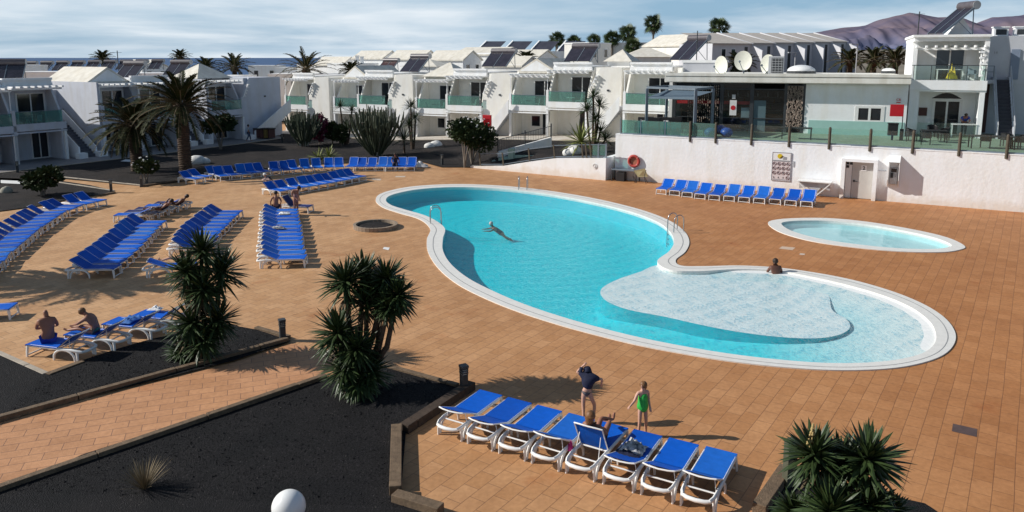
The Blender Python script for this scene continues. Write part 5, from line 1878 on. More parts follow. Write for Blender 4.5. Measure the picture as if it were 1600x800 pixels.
for x in (.05, .85):
    MB().tube([(x, .1, .95), (x - .1, 0, .45), (x + .02, .1, 0)], .02, 6).tube([(x, .5, 0), (x - .1, .1, .45)], .02, 6).build('leg', DARKM, cb)

# terrace floor
tf = [WP.w(xw0, .4), WP.w(xw1, .4), WP.w(xw1 + 6, 22), Vector((12, 66, 0)), Vector((9.2, 55.2, 0))]
struct(tag(MB().sheet([[(p.x, p.y) for p in tf]], TZ + .05).skirt([(p.x, p.y) for p in tf], -.2, TZ + .049).build('bar_terrace', TERRM), 'greenish paved bar terrace above the pool wall'))

# glass fence on the wall
fe = thing('glass_fence', 'green glass terrace fence with round brown posts on the pool wall', 'fence', WP.o, WP.rz)
PX = [1078, 1118, 1174, 1233, 1296, 1360, 1427, 1500, 1575, 1655]
xsf = [xw0 + .3, WP.hit(1000, 212)[0], WP.hit(1038, 214)[0]] + [WP.hit(q, 220)[0] for q in PX] + [xw1 - .2]
MB().box(xsf[0], xsf[-1], .10, .18, TZ + .072, TZ + .15).build('bottom_rail', GREYM, fe)
for i, x in enumerate(xsf):
    pm = MB()
    if i < 3: pm.box(x - .03, x + .03, .10, .16, TZ + .15, TZ + 1.15)
    else: pm.lathe([(.085, -.32), (.085, .92), (.07, 1.0), (.03, 1.04)], (x, .0, TZ + .12), 12)
    pm.build('post', GREYM if i < 3 else WOODP, fe, smooth=40)
    if i + 1 < len(xsf):
        MB().box(x + .1, xsf[i + 1] - .1, .12, .135, TZ + .16, TZ + 1.06).build('glass_panel', GREENGL if i < 4 else CLEARGL, fe)
for k in range(4):                                  # opaque teal screens behind the left panels
    x0 = WP.hit(991 + 17.5 * k, 212)[0]
    o = MB().box(.03, WP.hit(1007.5 + 17.5 * k, 212)[0] - x0, 0, .05, 0, .92).build('teal_screen', TEAL, bevel=.01)
    o.location = WP.w(x0, .5, TZ + .06); o.rotation_euler = (0, 0, WP.rz)
    tag(o, ['first', 'second', 'third', 'fourth'][k] + ' teal screen from the left behind the green terrace glass', 'screen', 'teal screens on the terrace')

# ---------------------------------------------------------------- ramp with its railing, left of the terrace
r0, r1 = G(735, 262), G(946, 282)
RP = Plane(r0, atan2(r1.y - r0.y, r1.x - r0.x))
rl = (r1 - r0).length
rw = thing('ramp_wall', 'white wall of the ramp rising from the deck towards the terrace', 'wall', RP.o, RP.rz)
tops = [(0, .12)] + [RP.hit(x, y) for x, y in [(785, 259.5), (826, 253), (868, 247.5)]] + [(rl, RP.hit(945, 247)[1])]
MB().xz([(0, -.2)] + [(rl, -.2)] + list(reversed(tops)), 0, .35).build('wall_face', WALLW, rw)
MB().box(rl - .4, rl + .01, .36, 2.6, -.2, tops[-1][1] - .01).build('end_wall', WALLW, rw)
gx, gz = RP.hit(930, 260)
pl = thing('round_plaque', 'small grey round emblem on the white ramp wall', 'plaque', RP.w(gx, -.02, gz), RP.rz)
MB().tube([(0, 0, 0), (0, .015, 0)], .21, 18).build('disc', WHP, pl)
MB().tube([(.15 * cos(k * pi / 10), -.006, .17 * sin(k * pi / 10)) for k in range(-4, 11)], .016, 5).bar((-.08, -.006, -.1), (.08, -.006, -.02), .03, .012).bar((.02, -.006, .1), (.04, -.006, -.16), .03, .012).build('emblem', GREYP, pl)
def top_at(x):
    for (a, za), (b, zb_) in zip(tops, tops[1:]):
        if a <= x <= b: return za + (zb_ - za) * (x - a) / (b - a)
    return tops[-1][1]
rr = thing('ramp_railing', 'grey handrail with slanted posts along the white ramp wall', 'railing', RP.o, RP.rz)
rx = [RP.hit(q, 255)[0] for q in (749, 785, 826, 865, 909, 915, 922, 933, 945)]
for i, x in enumerate(rx):
    z = top_at(x)
    MB().bar((x, .17, z - .05), (x - (.12 if i < 7 else 0), .17, z + 1.0), .10, .08).build('post', GREYM if i > 6 else WOODP, rr)
mb = MB()
for x, y in zip(rx, rx[1:]):
    for h in (.12, .95):
        mb.bar((x, .17, top_at(x) + h), (y, .17, top_at(y) + h), .05, .05)
mb.build('rail', GREYM, rr)
MB().box(rx[6] + .1, rx[7] - .05, .16, .175, top_at(rx[7]) + .16, top_at(rx[7]) + .9).build('glass_panel', GREENGL, rr)
MB().box(rx[7] + .1, rx[8] - .05, .16, .175, top_at(rx[8]) + .16, top_at(rx[8]) + .9).build('glass_panel', GREENGL, rr)

# pale green step blocks at the foot of the ramp and the black picket fence above
GRN = M('pale_green_render', (.36, .48, .40), .85, .08, 3)
sb = thing('green_steps', 'pale green steps and newel block at the foot of the ramp', 'steps', G(757, 263) + Vector((0, 1.2, 0)), radians(-14))
for k in range(3):
    MB().box(k * .55, 1.9, 0, 1.3, 0, .22 + .22 * k).build('step', GRN, sb)
MB().box(1.91, 2.35, -.1, .35, 0, 1.45).build('newel', GRN, sb)
MB().box(2.36, 5.1, .05, .18, 0, .95).build('low_wall', GRN, sb)
p0, p1 = at(778, 230, 60.5), at(861, 222, 63.0)
pf = thing('picket_fence', 'black iron picket fence on the white kerb behind the ramp', 'fence', (p0.x, p0.y, 0), atan2(p1.y - p0.y, p1.x - p0.x))
Lf = (p1.xy - p0.xy).length
zf = [1.0, 1.9]
def zl(x): return zf[0] + (zf[1] - zf[0]) * x / Lf
MB().add([(0, -.1, .0), (Lf, -.1, .8), (Lf, -.1, zf[1]), (0, -.1, zf[0]), (0, .1, .0), (Lf, .1, .8), (Lf, .1, zf[1]), (0, .1, zf[0])], [(0, 1, 2, 3), (7, 6, 5, 4), (3, 2, 6, 7), (0, 3, 7, 4), (1, 5, 6, 2)]).build('kerb', WHITE, pf)
mb = MB()
for h in (.12, .95):
    mb.bar((0, 0, zl(0) + h), (Lf, 0, zl(Lf) + h), .04, .04)
k = 0
while k * .16 < Lf:
    x = k * .16
    mb.bar((x, 0, zl(x) + .1), (x, 0, zl(x) + .96), .018)
    k += 1
mb.build('pickets', DARKM, pf)
for x in (0, Lf * .5, Lf):
    MB().bar((x, 0, zl(x)), (x, 0, zl(x) + 1.15), .07).build('post', DARKM, pf)
spiky('golden_agave', 'tall golden green agave tree with a thick stem before the houses', 'agave', Vector((*G(905, 252, .9).xy, 1.2)) if False else at(907, 240, 57.5) - Vector((0, 0, .1)), 2, [(0, 0, 1.0)], 1.9, 70, .07, 96, mat=AGAV)
q = at(926, 236, 60)
spiky('dark_yucca', 'dark bushy yucca tree right of the golden agave', 'yucca', q, 3, [(0, 0, 4.3), (.5, .1, 3.6), (-.5, .2, 3.3), (.2, -.2, 2.5), (.6, 0, 1.6), (1.0, 0, .9)], 1.0, 70, .04, 97)
stone('white boulder at the foot of the golden agave, left side', at(888, 240, 57) - Vector((0, 0, .2)), .45, 6.2)
stone('white boulder at the foot of the golden agave, right side', at(900, 238, 56.8) - Vector((0, 0, .1)), .5, 7.2)
stone('taller white boulder tucked behind the golden agave', at(896, 237, 58.2) - Vector((0, 0, .1)), .5, 8.2)

# ---------------------------------------------------------------- the bar
bl = at(1050, 160, 56.5)
BP = Plane(bl, radians(-20))
bar = thing('bar_building', 'flat roofed pool bar with a dark open front and plain white wall', 'building', (bl.x, bl.y, TZ), BP.rz)
bx = lambda q, y=160, back=0.0: BP.hit(q, y, back)[0]
zloc = lambda q, y: BP.hit(q, y)[1] - TZ
Lr = bx(1418)
xo = bx(1258)
zt_, zu_ = zloc(1234, 115), zloc(1234, 130)
mb = MB()
mb.box(-.45, Lr + .02, -.62, 11, zu_ + .28, zt_ - .12)
mb.box(-.50, Lr + .02, -.70, -.625, zu_ + .05, zu_ + .42)
mb.box(-.50, Lr + .02, -.74, -.625, zt_ - .2, zt_)
mb.box(-.50, Lr + .02, -.58, -.2, zu_, zu_ + .275)
mb.build('roof', M('cream_fascia', (.86, .84, .77), .7, .06, 1.5, streak=.15), bar)
mb = MB()
wx0, wx1 = bx(1337), bx(1383)
wz0, wz1 = zloc(1360, 191), zloc(1360, 166)
mb.box(xo, wx0, 0, .3, 0, zu_); mb.box(wx1, Lr, 0, .3, 0, zu_)
mb.box(wx0, wx1, 0, .3, 0, wz0); mb.box(wx0, wx1, 0, .3, wz1, zu_)
mb.box(xo, xo + .25, .3, 10.5, 0, zu_); mb.box(Lr - .25, Lr, .3, 10.5, 0, zu_)
mb.box(-.2, Lr, 10.5, 10.75, 0, zu_); mb.box(-.3, -.05, .5, 10.5, 0, zu_)
mb.build('wall', WHITE, bar)
window(bar, wx0 + .14, wx1 - .14, .02, wz0 + .14, wz1 - .14, 2, .15)
MB().box(xo + .3, Lr - .1, -.05, -.002, 0, 1.0).build('glass_tint_panel', M('mint_glass_tint', (.36, .58, .53), .6, .06, 2), bar)  # added panel on the white wall, green fence glass tint put into its colour
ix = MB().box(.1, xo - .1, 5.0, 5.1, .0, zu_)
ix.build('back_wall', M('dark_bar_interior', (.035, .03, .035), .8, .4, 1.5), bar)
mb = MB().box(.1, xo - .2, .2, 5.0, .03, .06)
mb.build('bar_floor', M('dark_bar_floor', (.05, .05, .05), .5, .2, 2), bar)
for q in (1053, 1127.5, 1174.5, 1228, 1255.5):
    x = bx(q)
    MB().box(x - .13, x + .13, .02, .28, 0, zu_).build('column', DARKM, bar)
MB().box(0, xo, .05, .2, zu_ - .5, zu_ - .42).build('transom', DARKM, bar)
MB().box(bx(1056), bx(1173), .6, .72, zloc(1110, 163), zloc(1110, 158)).build('red_beam', RED, bar)
for a, b in ((1055, 1126), (1129, 1173)):
    MB().box(bx(a), bx(b), .1, .12, zu_ - .4, zu_ - .02).build('fanlight', DARKG, bar)
MB().box(bx(1178), bx(1197), .12, .2, .05, 2.3).build('teal_door', M('dim_teal_panel', (.10, .16, .18), .5, .1, 2), bar)
MB().box(bx(1150), bx(1225), 1.6, 2.3, .05, 1.15).build('counter', M('dark_counter', (.06, .035, .03), .4, .3, 3), bar)
sh_ = MB()
for z in (1.3, 1.8, 2.3):
    sh_.box(bx(1060), bx(1220), 4.6, 4.95, z, z + .05)
sh_.build('shelf_unit', DARKM, bar)
BOT = [M('bottle_glass_%s' % n_, c, .2, .2, 5) for n_, c in (('green', (.02, .08, .03)), ('amber', (.12, .05, .01)), ('clear', (.35, .37, .38)))]
for k in range(30):
    x = bx(1064 + 5.2 * k, back=4.6)
    o = MB().lathe([(.05, 0), (.05, .24), (.02, .3), (.02, .42)], (0, 0, 0), 8).build('bottle', BOT[k % 3])
    o.location = BP.w(x, 4.75, TZ + [1.35, 1.85, 2.35][k % 3]); tag(o, 'bottle on the dim shelves inside the bar', 'bottle', 'bottles inside the bar')
BGL = glass('bar_front_glass', (.86, .90, .90), .01, .02)
for a, b in ((1056, 1125), (1130, 1172), (1177, 1225)):
    MB().box(bx(a), bx(b), .13, .145, .06, zu_ - .52).build('front_glass', BGL, bar)
    MB().box(bx(a), bx(b), .05, .15, .98, 1.04).build('glazing_bar', DARKM, bar)
# beaded curtain by the right hand column
bc = thing('bead_curtain', 'curtain of pale hanging bead strings at the right end of the open bar', 'curtain', BP.w(0, -.08, TZ), BP.rz)
mb = MB()
for k in range(19):
    x = bx(1230) + (bx(1254) - bx(1230)) * k / 18
    z = zu_ - .2
    while z > .5:
        l = RND.uniform(.06, .16)
        if RND.random() < .8:
            mb.tube([(x, RND.uniform(-.03, .03), z), (x, RND.uniform(-.03, .03), z - l)], .020, 4)
        z -= l + .02
mb.build('bead_strings', M('driftwood_beads', (.42, .34, .28), .7, .6, 7, alt=(.10, .06, .05)), bc)
MB().box(bx(1229), bx(1255), -.03, .03, zu_ - .2, zu_ - .14).build('rod', DARKM, bc)
bc2 = thing('bead_curtain', 'thinner bead strings hanging behind the blue grey pergola', 'curtain', BP.w(0, -.1, TZ), BP.rz)
mb = MB()
for k in range(16):
    x = bx(1076) + (bx(1122) - bx(1076)) * k / 15
    z = zu_ - .2
    while z > .7:
        l = RND.uniform(.08, .2)
        if RND.random() < .75: mb.tube([(x, 0, z), (x + RND.uniform(-.02, .02), 0, z - l)], .016, 4)
        z -= l + .05
mb.build('bead_strings', bpy.data.materials['driftwood_beads'], bc2)
bn = thing('hanging_banner', 'white banner with a red disc hanging in the dark bar front', 'banner', BP.w(bx(1146), -.12, TZ), BP.rz)
zq = zloc(1146, 180)
MB().box(-.24, .24, -.02, 0, zq, zq + 1.1).build('cloth', WHITEC, bn)
MB().tube([(0, -.035, zq + .55), (0, -.022, zq + .55)], .17, 16).build('red_disc', REDP, bn)
MB().box(-.1, .14, -.02, 0, zq + 1.2, zq + 1.5).build('top_tag', WHITEC, bn)
ns = thing('menu_board', 'pale blue menu board standing in the bar opening', 'sign', BP.w(bx(1165), .3, TZ), BP.rz)
MB().box(-.3, .3, 0, .04, 1.0, 1.75).build('board', M('pale_blue_board', (.40, .52, .56), .6, .1, 4), ns)
MB().box(-.03, .03, 0, .04, 0, 1.0).build('leg', DARKM, ns)

# small sign, red board on a post, litter bin
x, z = BP.hit(1404, 157)
sgn = thing('wall_sign', 'tiny white sign with red lettering high on the bar wall', 'sign', BP.w(x, -.03, z), BP.rz)
MB().box(-.16, .16, -.01, .01, -.2, .2).build('plate', WHP, sgn)
text('CR', .22, REDP, sgn, (0, -.014, .04), bold=True)
MB().box(-.13, .13, -.016, -.011, -.16, -.1).build('print', REDP, sgn)
rp = at(1408, 217, 48.6)
rb = thing('red_board', 'plain red board on a thin post at the right end of the bar', 'sign', (rp.x, rp.y, TZ + .05), BP.rz)
MB().box(-.78, .02, -.04, 0, 1.55, 2.32).build('board', RED, rb, bevel=.01)
MB().tube([(0, .04, 0), (0, .04, 1.9)], .03, 8).build('post', DARKM, rb)
MB().box(-.1, .1, -.06, .14, 0, .75).build('foot', DARKM, rb)
lb = at(1394, 214, 48.8)
bn_ = thing('litter_bin', 'black square litter bin on a stand left of the red board', 'bin', (lb.x, lb.y, TZ + .05), BP.rz)
MB().prism([(-.28, -.25), (.28, -.25), (.28, .25), (-.28, .25)], .32, 1.05).box(-.31, .31, -.28, .28, 1.052, 1.12).build('bucket', BLACKP, bn_)
MB().box(-.06, .06, -.06, .06, 0, .318).build('stand', BLACKP, bn_)

# blue grey pergola with a furled awning
pg = thing('pergola', 'blue grey metal pergola frame with furled awning before the bar', 'pergola', (0, 0, 0))
pp = {k: at(q, 150, Y) for k, q, Y in (('a', 1011, 53.6), ('b', 1087, 50.4), ('c', 1042, 56.0), ('d', 1114, 53.2))}
zt2 = {'a': at(1011, 139, 53.6).z, 'b': at(1087, 140, 50.4).z, 'c': at(1042, 137, 56.0).z, 'd': at(1114, 138, 53.2).z}
zz_ = sum(zt2.values()) / 4
for k, p in pp.items():
    MB().box(p.x - .09, p.x + .09, p.y - .09, p.y + .09, TZ + .05, zz_).build('post', GREYM, pg)
mb = MB()
for a, b in ('ab', 'cd', 'ac', 'bd'):
    mb.bar((pp[a].x, pp[a].y, zz_ + .07), (pp[b].x, pp[b].y, zz_ + .07), .12, .14)
mb.build('beam', GREYM, pg)
mb = MB()
for k in range(5):
    t, u = k / 5, (k + 1) / 5
    zz1, zz2 = zz_ - .35 - .25 * abs(sin(pi * 1)), zz_ - .6
P4 = [pp['a'], pp['b'], pp['d'], pp['c']]
mb.add([(pp['a'].x, pp['a'].y, zz_ - .62), (pp['b'].x, pp['b'].y, zz_ - .42), (pp['d'].x, pp['d'].y, zz_ - .2), (pp['c'].x, pp['c'].y, zz_ - .2)], [(0, 1, 2, 3)])
mb.add([(pp['a'].x, pp['a'].y, zz_ - .70), (pp['b'].x, pp['b'].y, zz_ - .62), (pp['b'].x, pp['b'].y, zz_ - .42), (pp['a'].x, pp['a'].y, zz_ - .62)], [(0, 1, 2, 3)])
mb.build('awning', M('blue_grey_canvas', (.10, .145, .19), .7, .1, 2), pg)

# terrace furniture
def wicker_chair(label, p, rz, group, mat=None):
    t = thing('terrace_chair', label, 'chair', p, rz, group)
    m = mat or BLACKP
    MB().box(-.26, .26, -.26, .26, .40, .46).build('seat', m, t, bevel=.015)
    mb = MB()
    pts = [(-.28, -.15, .70), (-.30, .12, .74), (-.22, .27, .80), (0, .31, .84), (.22, .27, .80), (.30, .12, .74), (.28, -.15, .70)]
    for a, b in zip(pts, pts[1:]):
        mb.add([(a[0], a[1], .44), (b[0], b[1], .44), b, a], [(0, 1, 2, 3)])
    mb.tube(pts, .025, 6)
    mb.build('backrest', m, t)
    for x in (-.24, .24):
        for y in (-.24, .24):
            MB().box(x - .025, x + .025, y - .025, y + .025, 0, .42).build('leg', m, t)
    return t
def terrace_table(label, p, rz, w, d, group, top=None, m=None, h=.75):
    t = thing('terrace_table', label, 'table', p, rz, group)
    MB().box(-w / 2, w / 2, -d / 2, d / 2, h - .05, h).build('table_top', top or BLACKP, t, bevel=.01)
    for x in (-w / 2 + .06, w / 2 - .06):
        for y in (-d / 2 + .06, d / 2 - .06):
            MB().box(x - .03, x + .03, y - .03, y + .03, 0, h - .05).build('leg', m or BLACKP, t)
    return t
TS = lambda q, y: Vector((*G(q, y, TZ + .05).xy, TZ + .055))
terrace_table('dark open table frame behind the fence in front of the bead curtain', TS(1244, 217), BP.rz, 1.9, .9, 'tables on the bar terrace')
terrace_table('dark dining table with three chairs left of the stair on the terrace', TS(1458, 222), BP.rz, 1.5, .9, 'tables on the bar terrace')
terrace_table('dark dining table at the right end of the terrace', TS(1548, 232), BP.rz, 2.3, .9, 'tables on the bar terrace')
for q, y, rz, lab in [(1424, 221, 1.2, 'dark chair left of the dining table on the terrace'), (1446, 226, 3.0, 'dark chair with its back to the pool at the dining table'), (1474, 219, -1.4, 'dark chair right of the dining table on the terrace'),
                      (1456, 215, .2, 'dark chair behind the dining table facing the pool'), (1539, 231, 2.9, 'dark armchair with its back to the pool on the right terrace'), (1572, 229, 2.6, 'second dark armchair on the right terrace'),
                      (1592, 233, -1.2, 'dark armchair at the right edge of the picture')]:
    wicker_chair(lab, TS(q, y), BP.rz + rz, 'dark chairs on the bar terrace')
for q, y, rz, lab in [(1077, 211, 3.0, 'leftmost dark chair between the pergola posts'), (1094, 212, 3.2, 'dark chair beside the leftmost one by the pergola'), (1106, 207, .3, 'dark chair near the blue bean bags')]:
    wicker_chair(lab, TS(q, y), BP.rz + rz, 'dark chairs on the bar terrace')
terrace_table('low dark table among the chairs by the pergola', TS(1088, 207), BP.rz, 1.2, .8, 'tables on the bar terrace')
for q, y, lab in [(1012, 207, 'black lounge sofa behind the teal screens, left one'), (1046, 207, 'black lounge sofa behind the teal screens, right one')]:
    t = thing('lounge_sofa', lab, 'sofa', TS(q, y), BP.rz, 'black lounge sofas')
    MB().box(-.8, .8, -.4, .35, .12, .45).build('seat', BLACKP, t, bevel=.03)
    MB().box(-.8, .8, .352, .55, .12, 1.05).build('backrest', BLACKP, t, bevel=.03)
    for x in (-.9, .802): MB().box(x, x + .1, -.4, .5, 0, .75).build('armrest', BLACKP, t, bevel=.02)
    MB().box(-.5, -.1, .1, .34, .46, .82).build('cushion', WHITEC, t, bevel=.05)
for q, y, lab in [(1110, 214, 'left blue bean bag on the terrace'), (1126, 209, 'rear blue bean bag on the terrace'), (1135, 214, 'right blue bean bag on the terrace')]:
    o = MB().ball((0, 0, .3), .42, 14, 10, (1, 1, .8)).build('bean_bag', M('bean_bag_vinyl', (.012, .06, .28), .4, .2, 3), smooth=80)
    o.location = TS(q, y); tag(o, lab, 'bean bag', 'blue bean bags')
# ---------------------------------------------------------------- the house at the right, above the terrace
hl = at(1425, 120, 51.6)
HPn = Plane(hl, radians(-24))
hx_ = lambda q, y=120, back=0.0: HPn.hit(q, y, back)[0]
hz_ = lambda q, y: HPn.hit(q, y)[1] - TZ
th = thing('terrace_house', 'two storey white house with shaded balcony and outside stair at the right', 'house', (hl.x, hl.y, TZ), HPn.rz)
wd = hx_(1541)
rt, bf, sl_ = hz_(1480, 54), hz_(1480, 126), hz_(1480, 143)
mb = MB()
mb.box(.02, wd, 2.0, 9, 0, rt - .3)
mb.box(-.05, .22, .12, 2.0, bf - .05, rt - .7)
mb.box(wd - .22, wd + .05, .12, 9, 0, rt - .3)
mb.box(-.05, .55, .12, 2.0, 0, sl_)
mb.build('wall', WHITE, th)
mb = MB()
mb.box(-.12, wd + .12, -.05, 9.1, rt - .16, rt); mb.box(-.02, wd + .02, .1, 9, rt - .42, rt - .165)
mb.build('roof', WHITE, th)
mb = MB()
mb.box(-.05, wd + .05, 0, 1.995, bf - .25, bf)
mb.box(-.08, wd + .08, -.12, -.002, bf - .62, bf + .02)
mb.box(-.08, wd + .08, -.06, .3, sl_ - .02, bf - .63)
bal = mb.build('balcony', WHITE, th)
gl_ = MB().box(.1, wd - .1, -.07, -.05, bf + .05, bf + .98).build('balustrade', CLEARGL, bal)
mb = MB().box(-.05, wd, -.09, -.03, bf + .98, bf + 1.03)
for k in range(5): mb.box(.05 + (wd - .15) * k / 4, .09 + (wd - .15) * k / 4, -.09, -.05, bf + .02, bf + .98)
mb.build('rail', DARKM, gl_)
MB().box(wd - .28, wd + .02, -.05, .119, 0, sl_ - .02).build('post', WHITE, th)
MB().box(-.06, .3, -.05, .119, 0, sl_ - .02).build('post', WHITE, th)
mb = MB()
zp = rt - .85
for k in range(8):
    x = .15 + (wd - .35) * k / 7
    mb.box(x - .05, x + .05, -.35, 1.99, zp, zp + .14)
mb.box(-.1, wd + .05, .3, .42, zp - .16, zp - .003)
mb.build('pergola', WHITE, th)
mb = MB()
for k in range(5):
    mb.box(wd - .55 + .05 * k, wd - .24, -.32, -.05, zp - .35 - .38 * k, zp - .24 - .38 * k)
mb.box(wd - .44, wd - .36, -.2, -.06, zp - 1.9, zp - .2)
mb.build('side_slats', WHITE, th)
window(th, hx_(1461, 100, 2), hx_(1506, 100, 2), 2.0, bf + .05, bf + 2.15, 2, .09, 'balcony_door')
window(th, hx_(1459, 170, 2), hx_(1500, 170, 2), 2.0, .1, 2.35, 2, .12, 'porch_door')
arc = [(hx_(1456, 150, 2) + (hx_(1503, 150, 2) - hx_(1456, 150, 2)) * k / 12, 2.55 + .38 * sin(pi * k / 12)) for k in range(13)]
MB().xz(arc, 1.955, 1.995).build('arched_fanlight', DARKG, th)
bb = MB().box(hx_(1435, 178, 2), hx_(1448, 178, 2), 1.90, 1.99, hz_(1440, 186) + .1, hz_(1440, 173) + .1).build('notice_board', BROWN, th)
MB().box(.55, wd - .3, -.1, -.08, .1, 1.0).build('porch_glass', CLEARGL, th)
# recessed wing with the stair
sx0, sx1 = hx_(1549, 130, 1.5), hx_(1592, 130, 1.5)
mb = MB()
mb.box(wd + .06, 22, 4.2, 10, 0, rt - .02)
mb.box(wd + .06, 22, 4.15, 4.198, bf - .3, bf + .0)
mb.build('wing_wall', GREYW, th)
MB().box(wd + .3, sx0 + .3, 4.1, 4.19, .1, bf - .35).build('dark_opening', BROWN, th)
st_ = MB()
n = 17
xa, xb = hx_(1562, 190, .2), hx_(1585, 190, .2)
for k in range(n):
    y0 = .2 + 3.4 * k / n
    st_.box(xa, xb, y0, y0 + 3.4 / n + .001 if k < n - 1 else 4.19, max(0, bf * (k - 1) / n), bf * (k + 1) / n)
s = st_.build('stair', M('dark_stair_tread', (.06, .06, .075), .7, .2, 3), th)
for x in (xa - .12, xb + .002):
    MB().yz([(.1, 0), (.1, .22), (3.6, bf + .2), (4.19, bf + .2), (4.19, bf - .2), (3.6, bf - .35), (.6, 0)], x, x + .1).build('stringer', GREYW, s)
    mb = MB().bar((x + .05, .15, .95), (x + .05, 3.6, bf + .95), .06).bar((x + .05, .15, .6), (x + .05, 3.6, bf + .6), .035)
    for k in range(5): mb.bar((x + .05, .15 + 3.45 * k / 4, .1 + bf * k / 4), (x + .05, .15 + 3.45 * k / 4, .95 + bf * k / 4), .05)
    mb.build('handrail', PLASTG, s)
MB().box(wd + .06, xa - .13, 3.0, 4.19, bf - .25, bf).build('landing', GREYW, th)
MB().bar((wd + .2, 3.0, bf + .95), (xa - .2, 3.0, bf + .95), .05).bar((wd + .2, 3.0, bf + .55), (xa - .2, 3.0, bf + .55), .04).bar((wd + .2, 3.0, bf), (wd + .2, 3.0, bf + .95), .05).bar((xa - .2, 3.0, bf), (xa - .2, 3.0, bf + .95), .05).build('landing_rail', GREYM, th)
dd = MB().box(hx_(1577.5, 110, 4.15), hx_(1591.5, 110, 4.15), 4.12, 4.19, bf + .02, hz_(1585, 76)).build('door', M('blue_grey_door', (.22, .27, .36), .5, .08, 2), th)
text('14', .26, GREYP, th, (hx_(1556, 80, 4.15), 4.19, hz_(1556, 82)))
for q0, q1 in ((1553, 1571), (1586, 1604)):
    o = thing('roof_vent', 'low white roof vent on the right hand house, ' + ('left one' if q0 == 1553 else 'right one'), 'vent', HPn.w(hx_(q0, 50, 6), 6, TZ + rt - .02), HPn.rz, 'roof vents')
    MB().box(0, .9, 0, .9, 0, .62).box(-.06, .96, -.06, .96, .622, .7).build('box', WHITE, o)
    MB().box(.12, .78, -.012, -.002, .12, .5).build('grille', DARKM, o)
gb = thing('roof_hut', 'white gabled roof hut behind the big solar heater', 'roof', HPn.w(hx_(1480, 50, 4), 4.5, TZ + rt), HPn.rz)
gw = hx_(1524, 50, 4) - hx_(1478, 50, 4)
MB().xz([(0, 0), (gw * .5, 1.35), (gw, 0)], 0, 3).build('gable', WHITE, gb)
ch = wicker_chair('grey chair on the balcony of the right hand house', HPn.w(hx_(1519, 120, .8), .8, TZ + bf), HPn.rz + 1.2, None, GREYM)
yt = terrace_table('white table on the balcony of the right hand house', HPn.w(hx_(1483, 120, .9), .9, TZ + bf), HPn.rz, 1.6, .7, None, PLAST, PLAST)
yc = cloth('yellow_towel', 'bright yellow towel draped on a balcony chair of the right hand house', 'towel', HPn.w(hx_(1487, 120, .45), .45, TZ + bf + .05), .35, .3, .75, YEL, 2.4)
dr = thing('drinks_table', 'white framed table where the man in blue leans', 'table', HPn.w(hx_(1506, 190, .35), .35, TZ + .055), HPn.rz)
MB().box(-.75, .75, -.45, .45, .86, .92).build('table_top', PLAST, dr)
for x in (-.7, .7):
    for y in (-.4, .4): MB().box(x - .035, x + .035, y - .035, y + .035, 0, .86).build('leg', PLAST, dr)
# ---------------------------------------------------------------- roofs, solar heaters and houses behind
def heater(label, p, w, rz, L=2.2, tilt=40, dark=None):
    t = thing('solar_heater', label, 'solar heater', p, rz, 'solar water heaters on the roofs')
    c, s = cos(radians(tilt)), sin(radians(tilt))
    q = lambda x, u, v: (x, u * c - v * s, .12 + u * s + v * c)
    mb = MB()
    mb.add([q(-w / 2, 0, 0), q(w / 2, 0, 0), q(w / 2, L, 0), q(-w / 2, L, 0), q(-w / 2, 0, .09), q(w / 2, 0, .09), q(w / 2, L, .09), q(-w / 2, L, .09)],
           [(0, 3, 2, 1), (4, 5, 6, 7), (0, 1, 5, 4), (1, 2, 6, 5), (2, 3, 7, 6), (3, 0, 4, 7)])
    mb.build('collector', dark or SOLAR, t)
    mb = MB()
    for x in (-w / 2 - .02, 0, w / 2 + .02):
        mb.bar(q(x, -.02, .05), q(x, L + .02, .05), .05, .14)
    for x in (-w / 2 + .1, w / 2 - .1):
        mb.bar((x, L * c, .12 + L * s), (x, L * c + .1, 0), .05)
        mb.bar((x, L * c * .5, .12 + L * s * .5), (x, L * c + .1, 0), .035)
    mb.build('stand', GREYM, t)
    y, z = L * c + .12, .12 + L * s + .22
    tk = MB().tube([(-w / 2 - .02, y, z), (w / 2 + .02, y, z)], .30, 18).build('tank', TANK, t, smooth=50)
    MB().tube([(-w / 2 - .05, y, z), (-w / 2 - .02, y, z)], .29, 18).build('end_cap', TANKW, tk)
    MB().tube([(w / 2 + .02, y, z), (w / 2 + .05, y, z)], .29, 18).build('end_cap', TANKW, tk)
    return t
REDSOL = M('rust_dark_collector', (.05, .018, .02), .4, .3, 2)
hs = radians(-35)
for x, y, Y, w, rz, L, lab in [(6, 132, 63, 2.6, radians(20), 2.3, 'dark solar heater on the roof at the far left edge'), (193, 127, 76, 2.4, radians(-15), 2.2, 'solar heater above the gabled house by the palms'), (269, 121, 82, 2.4, radians(-15), 2.0, 'solar heater behind the crown of the tall palm'),
                         (600, 112, 97, 2.5, hs, 1.7, 'reddish solar heater left of the middle houses'), (640, 114, 87, 2.8, hs, 2.4, 'large solar heater with pale tank end above the middle houses'), (772, 106, 83, 3.2, hs, 2.3, 'solar heater behind the pyramid roof in the middle'),
                         (902, 98, 77, 3.0, hs, 2.1, 'solar heater beside the small apartment block'), (1062, 96, 72, 2.6, radians(-60), 2.9, 'solar heater above the bar roof at its left end')]:
    p = at(x, y, Y)
    heater(lab, (p.x, p.y, p.z), w, rz, L, 40, REDSOL if x == 600 else None)
heater('big solar heater with round tank on the roof of the right house', HPn.w(hx_(1463, 53, 3.0), 3.2, TZ + rt), 1.7, radians(-86), 2.7, 40)
for k in range(9):
    p = at(40 + 25 * k, 112 - .4 * k, 112)
    heater(ORD[k] + ' from the left in the far line of small solar heaters', (p.x, p.y, p.z), 1.8, radians(-8), 1.5, 38)

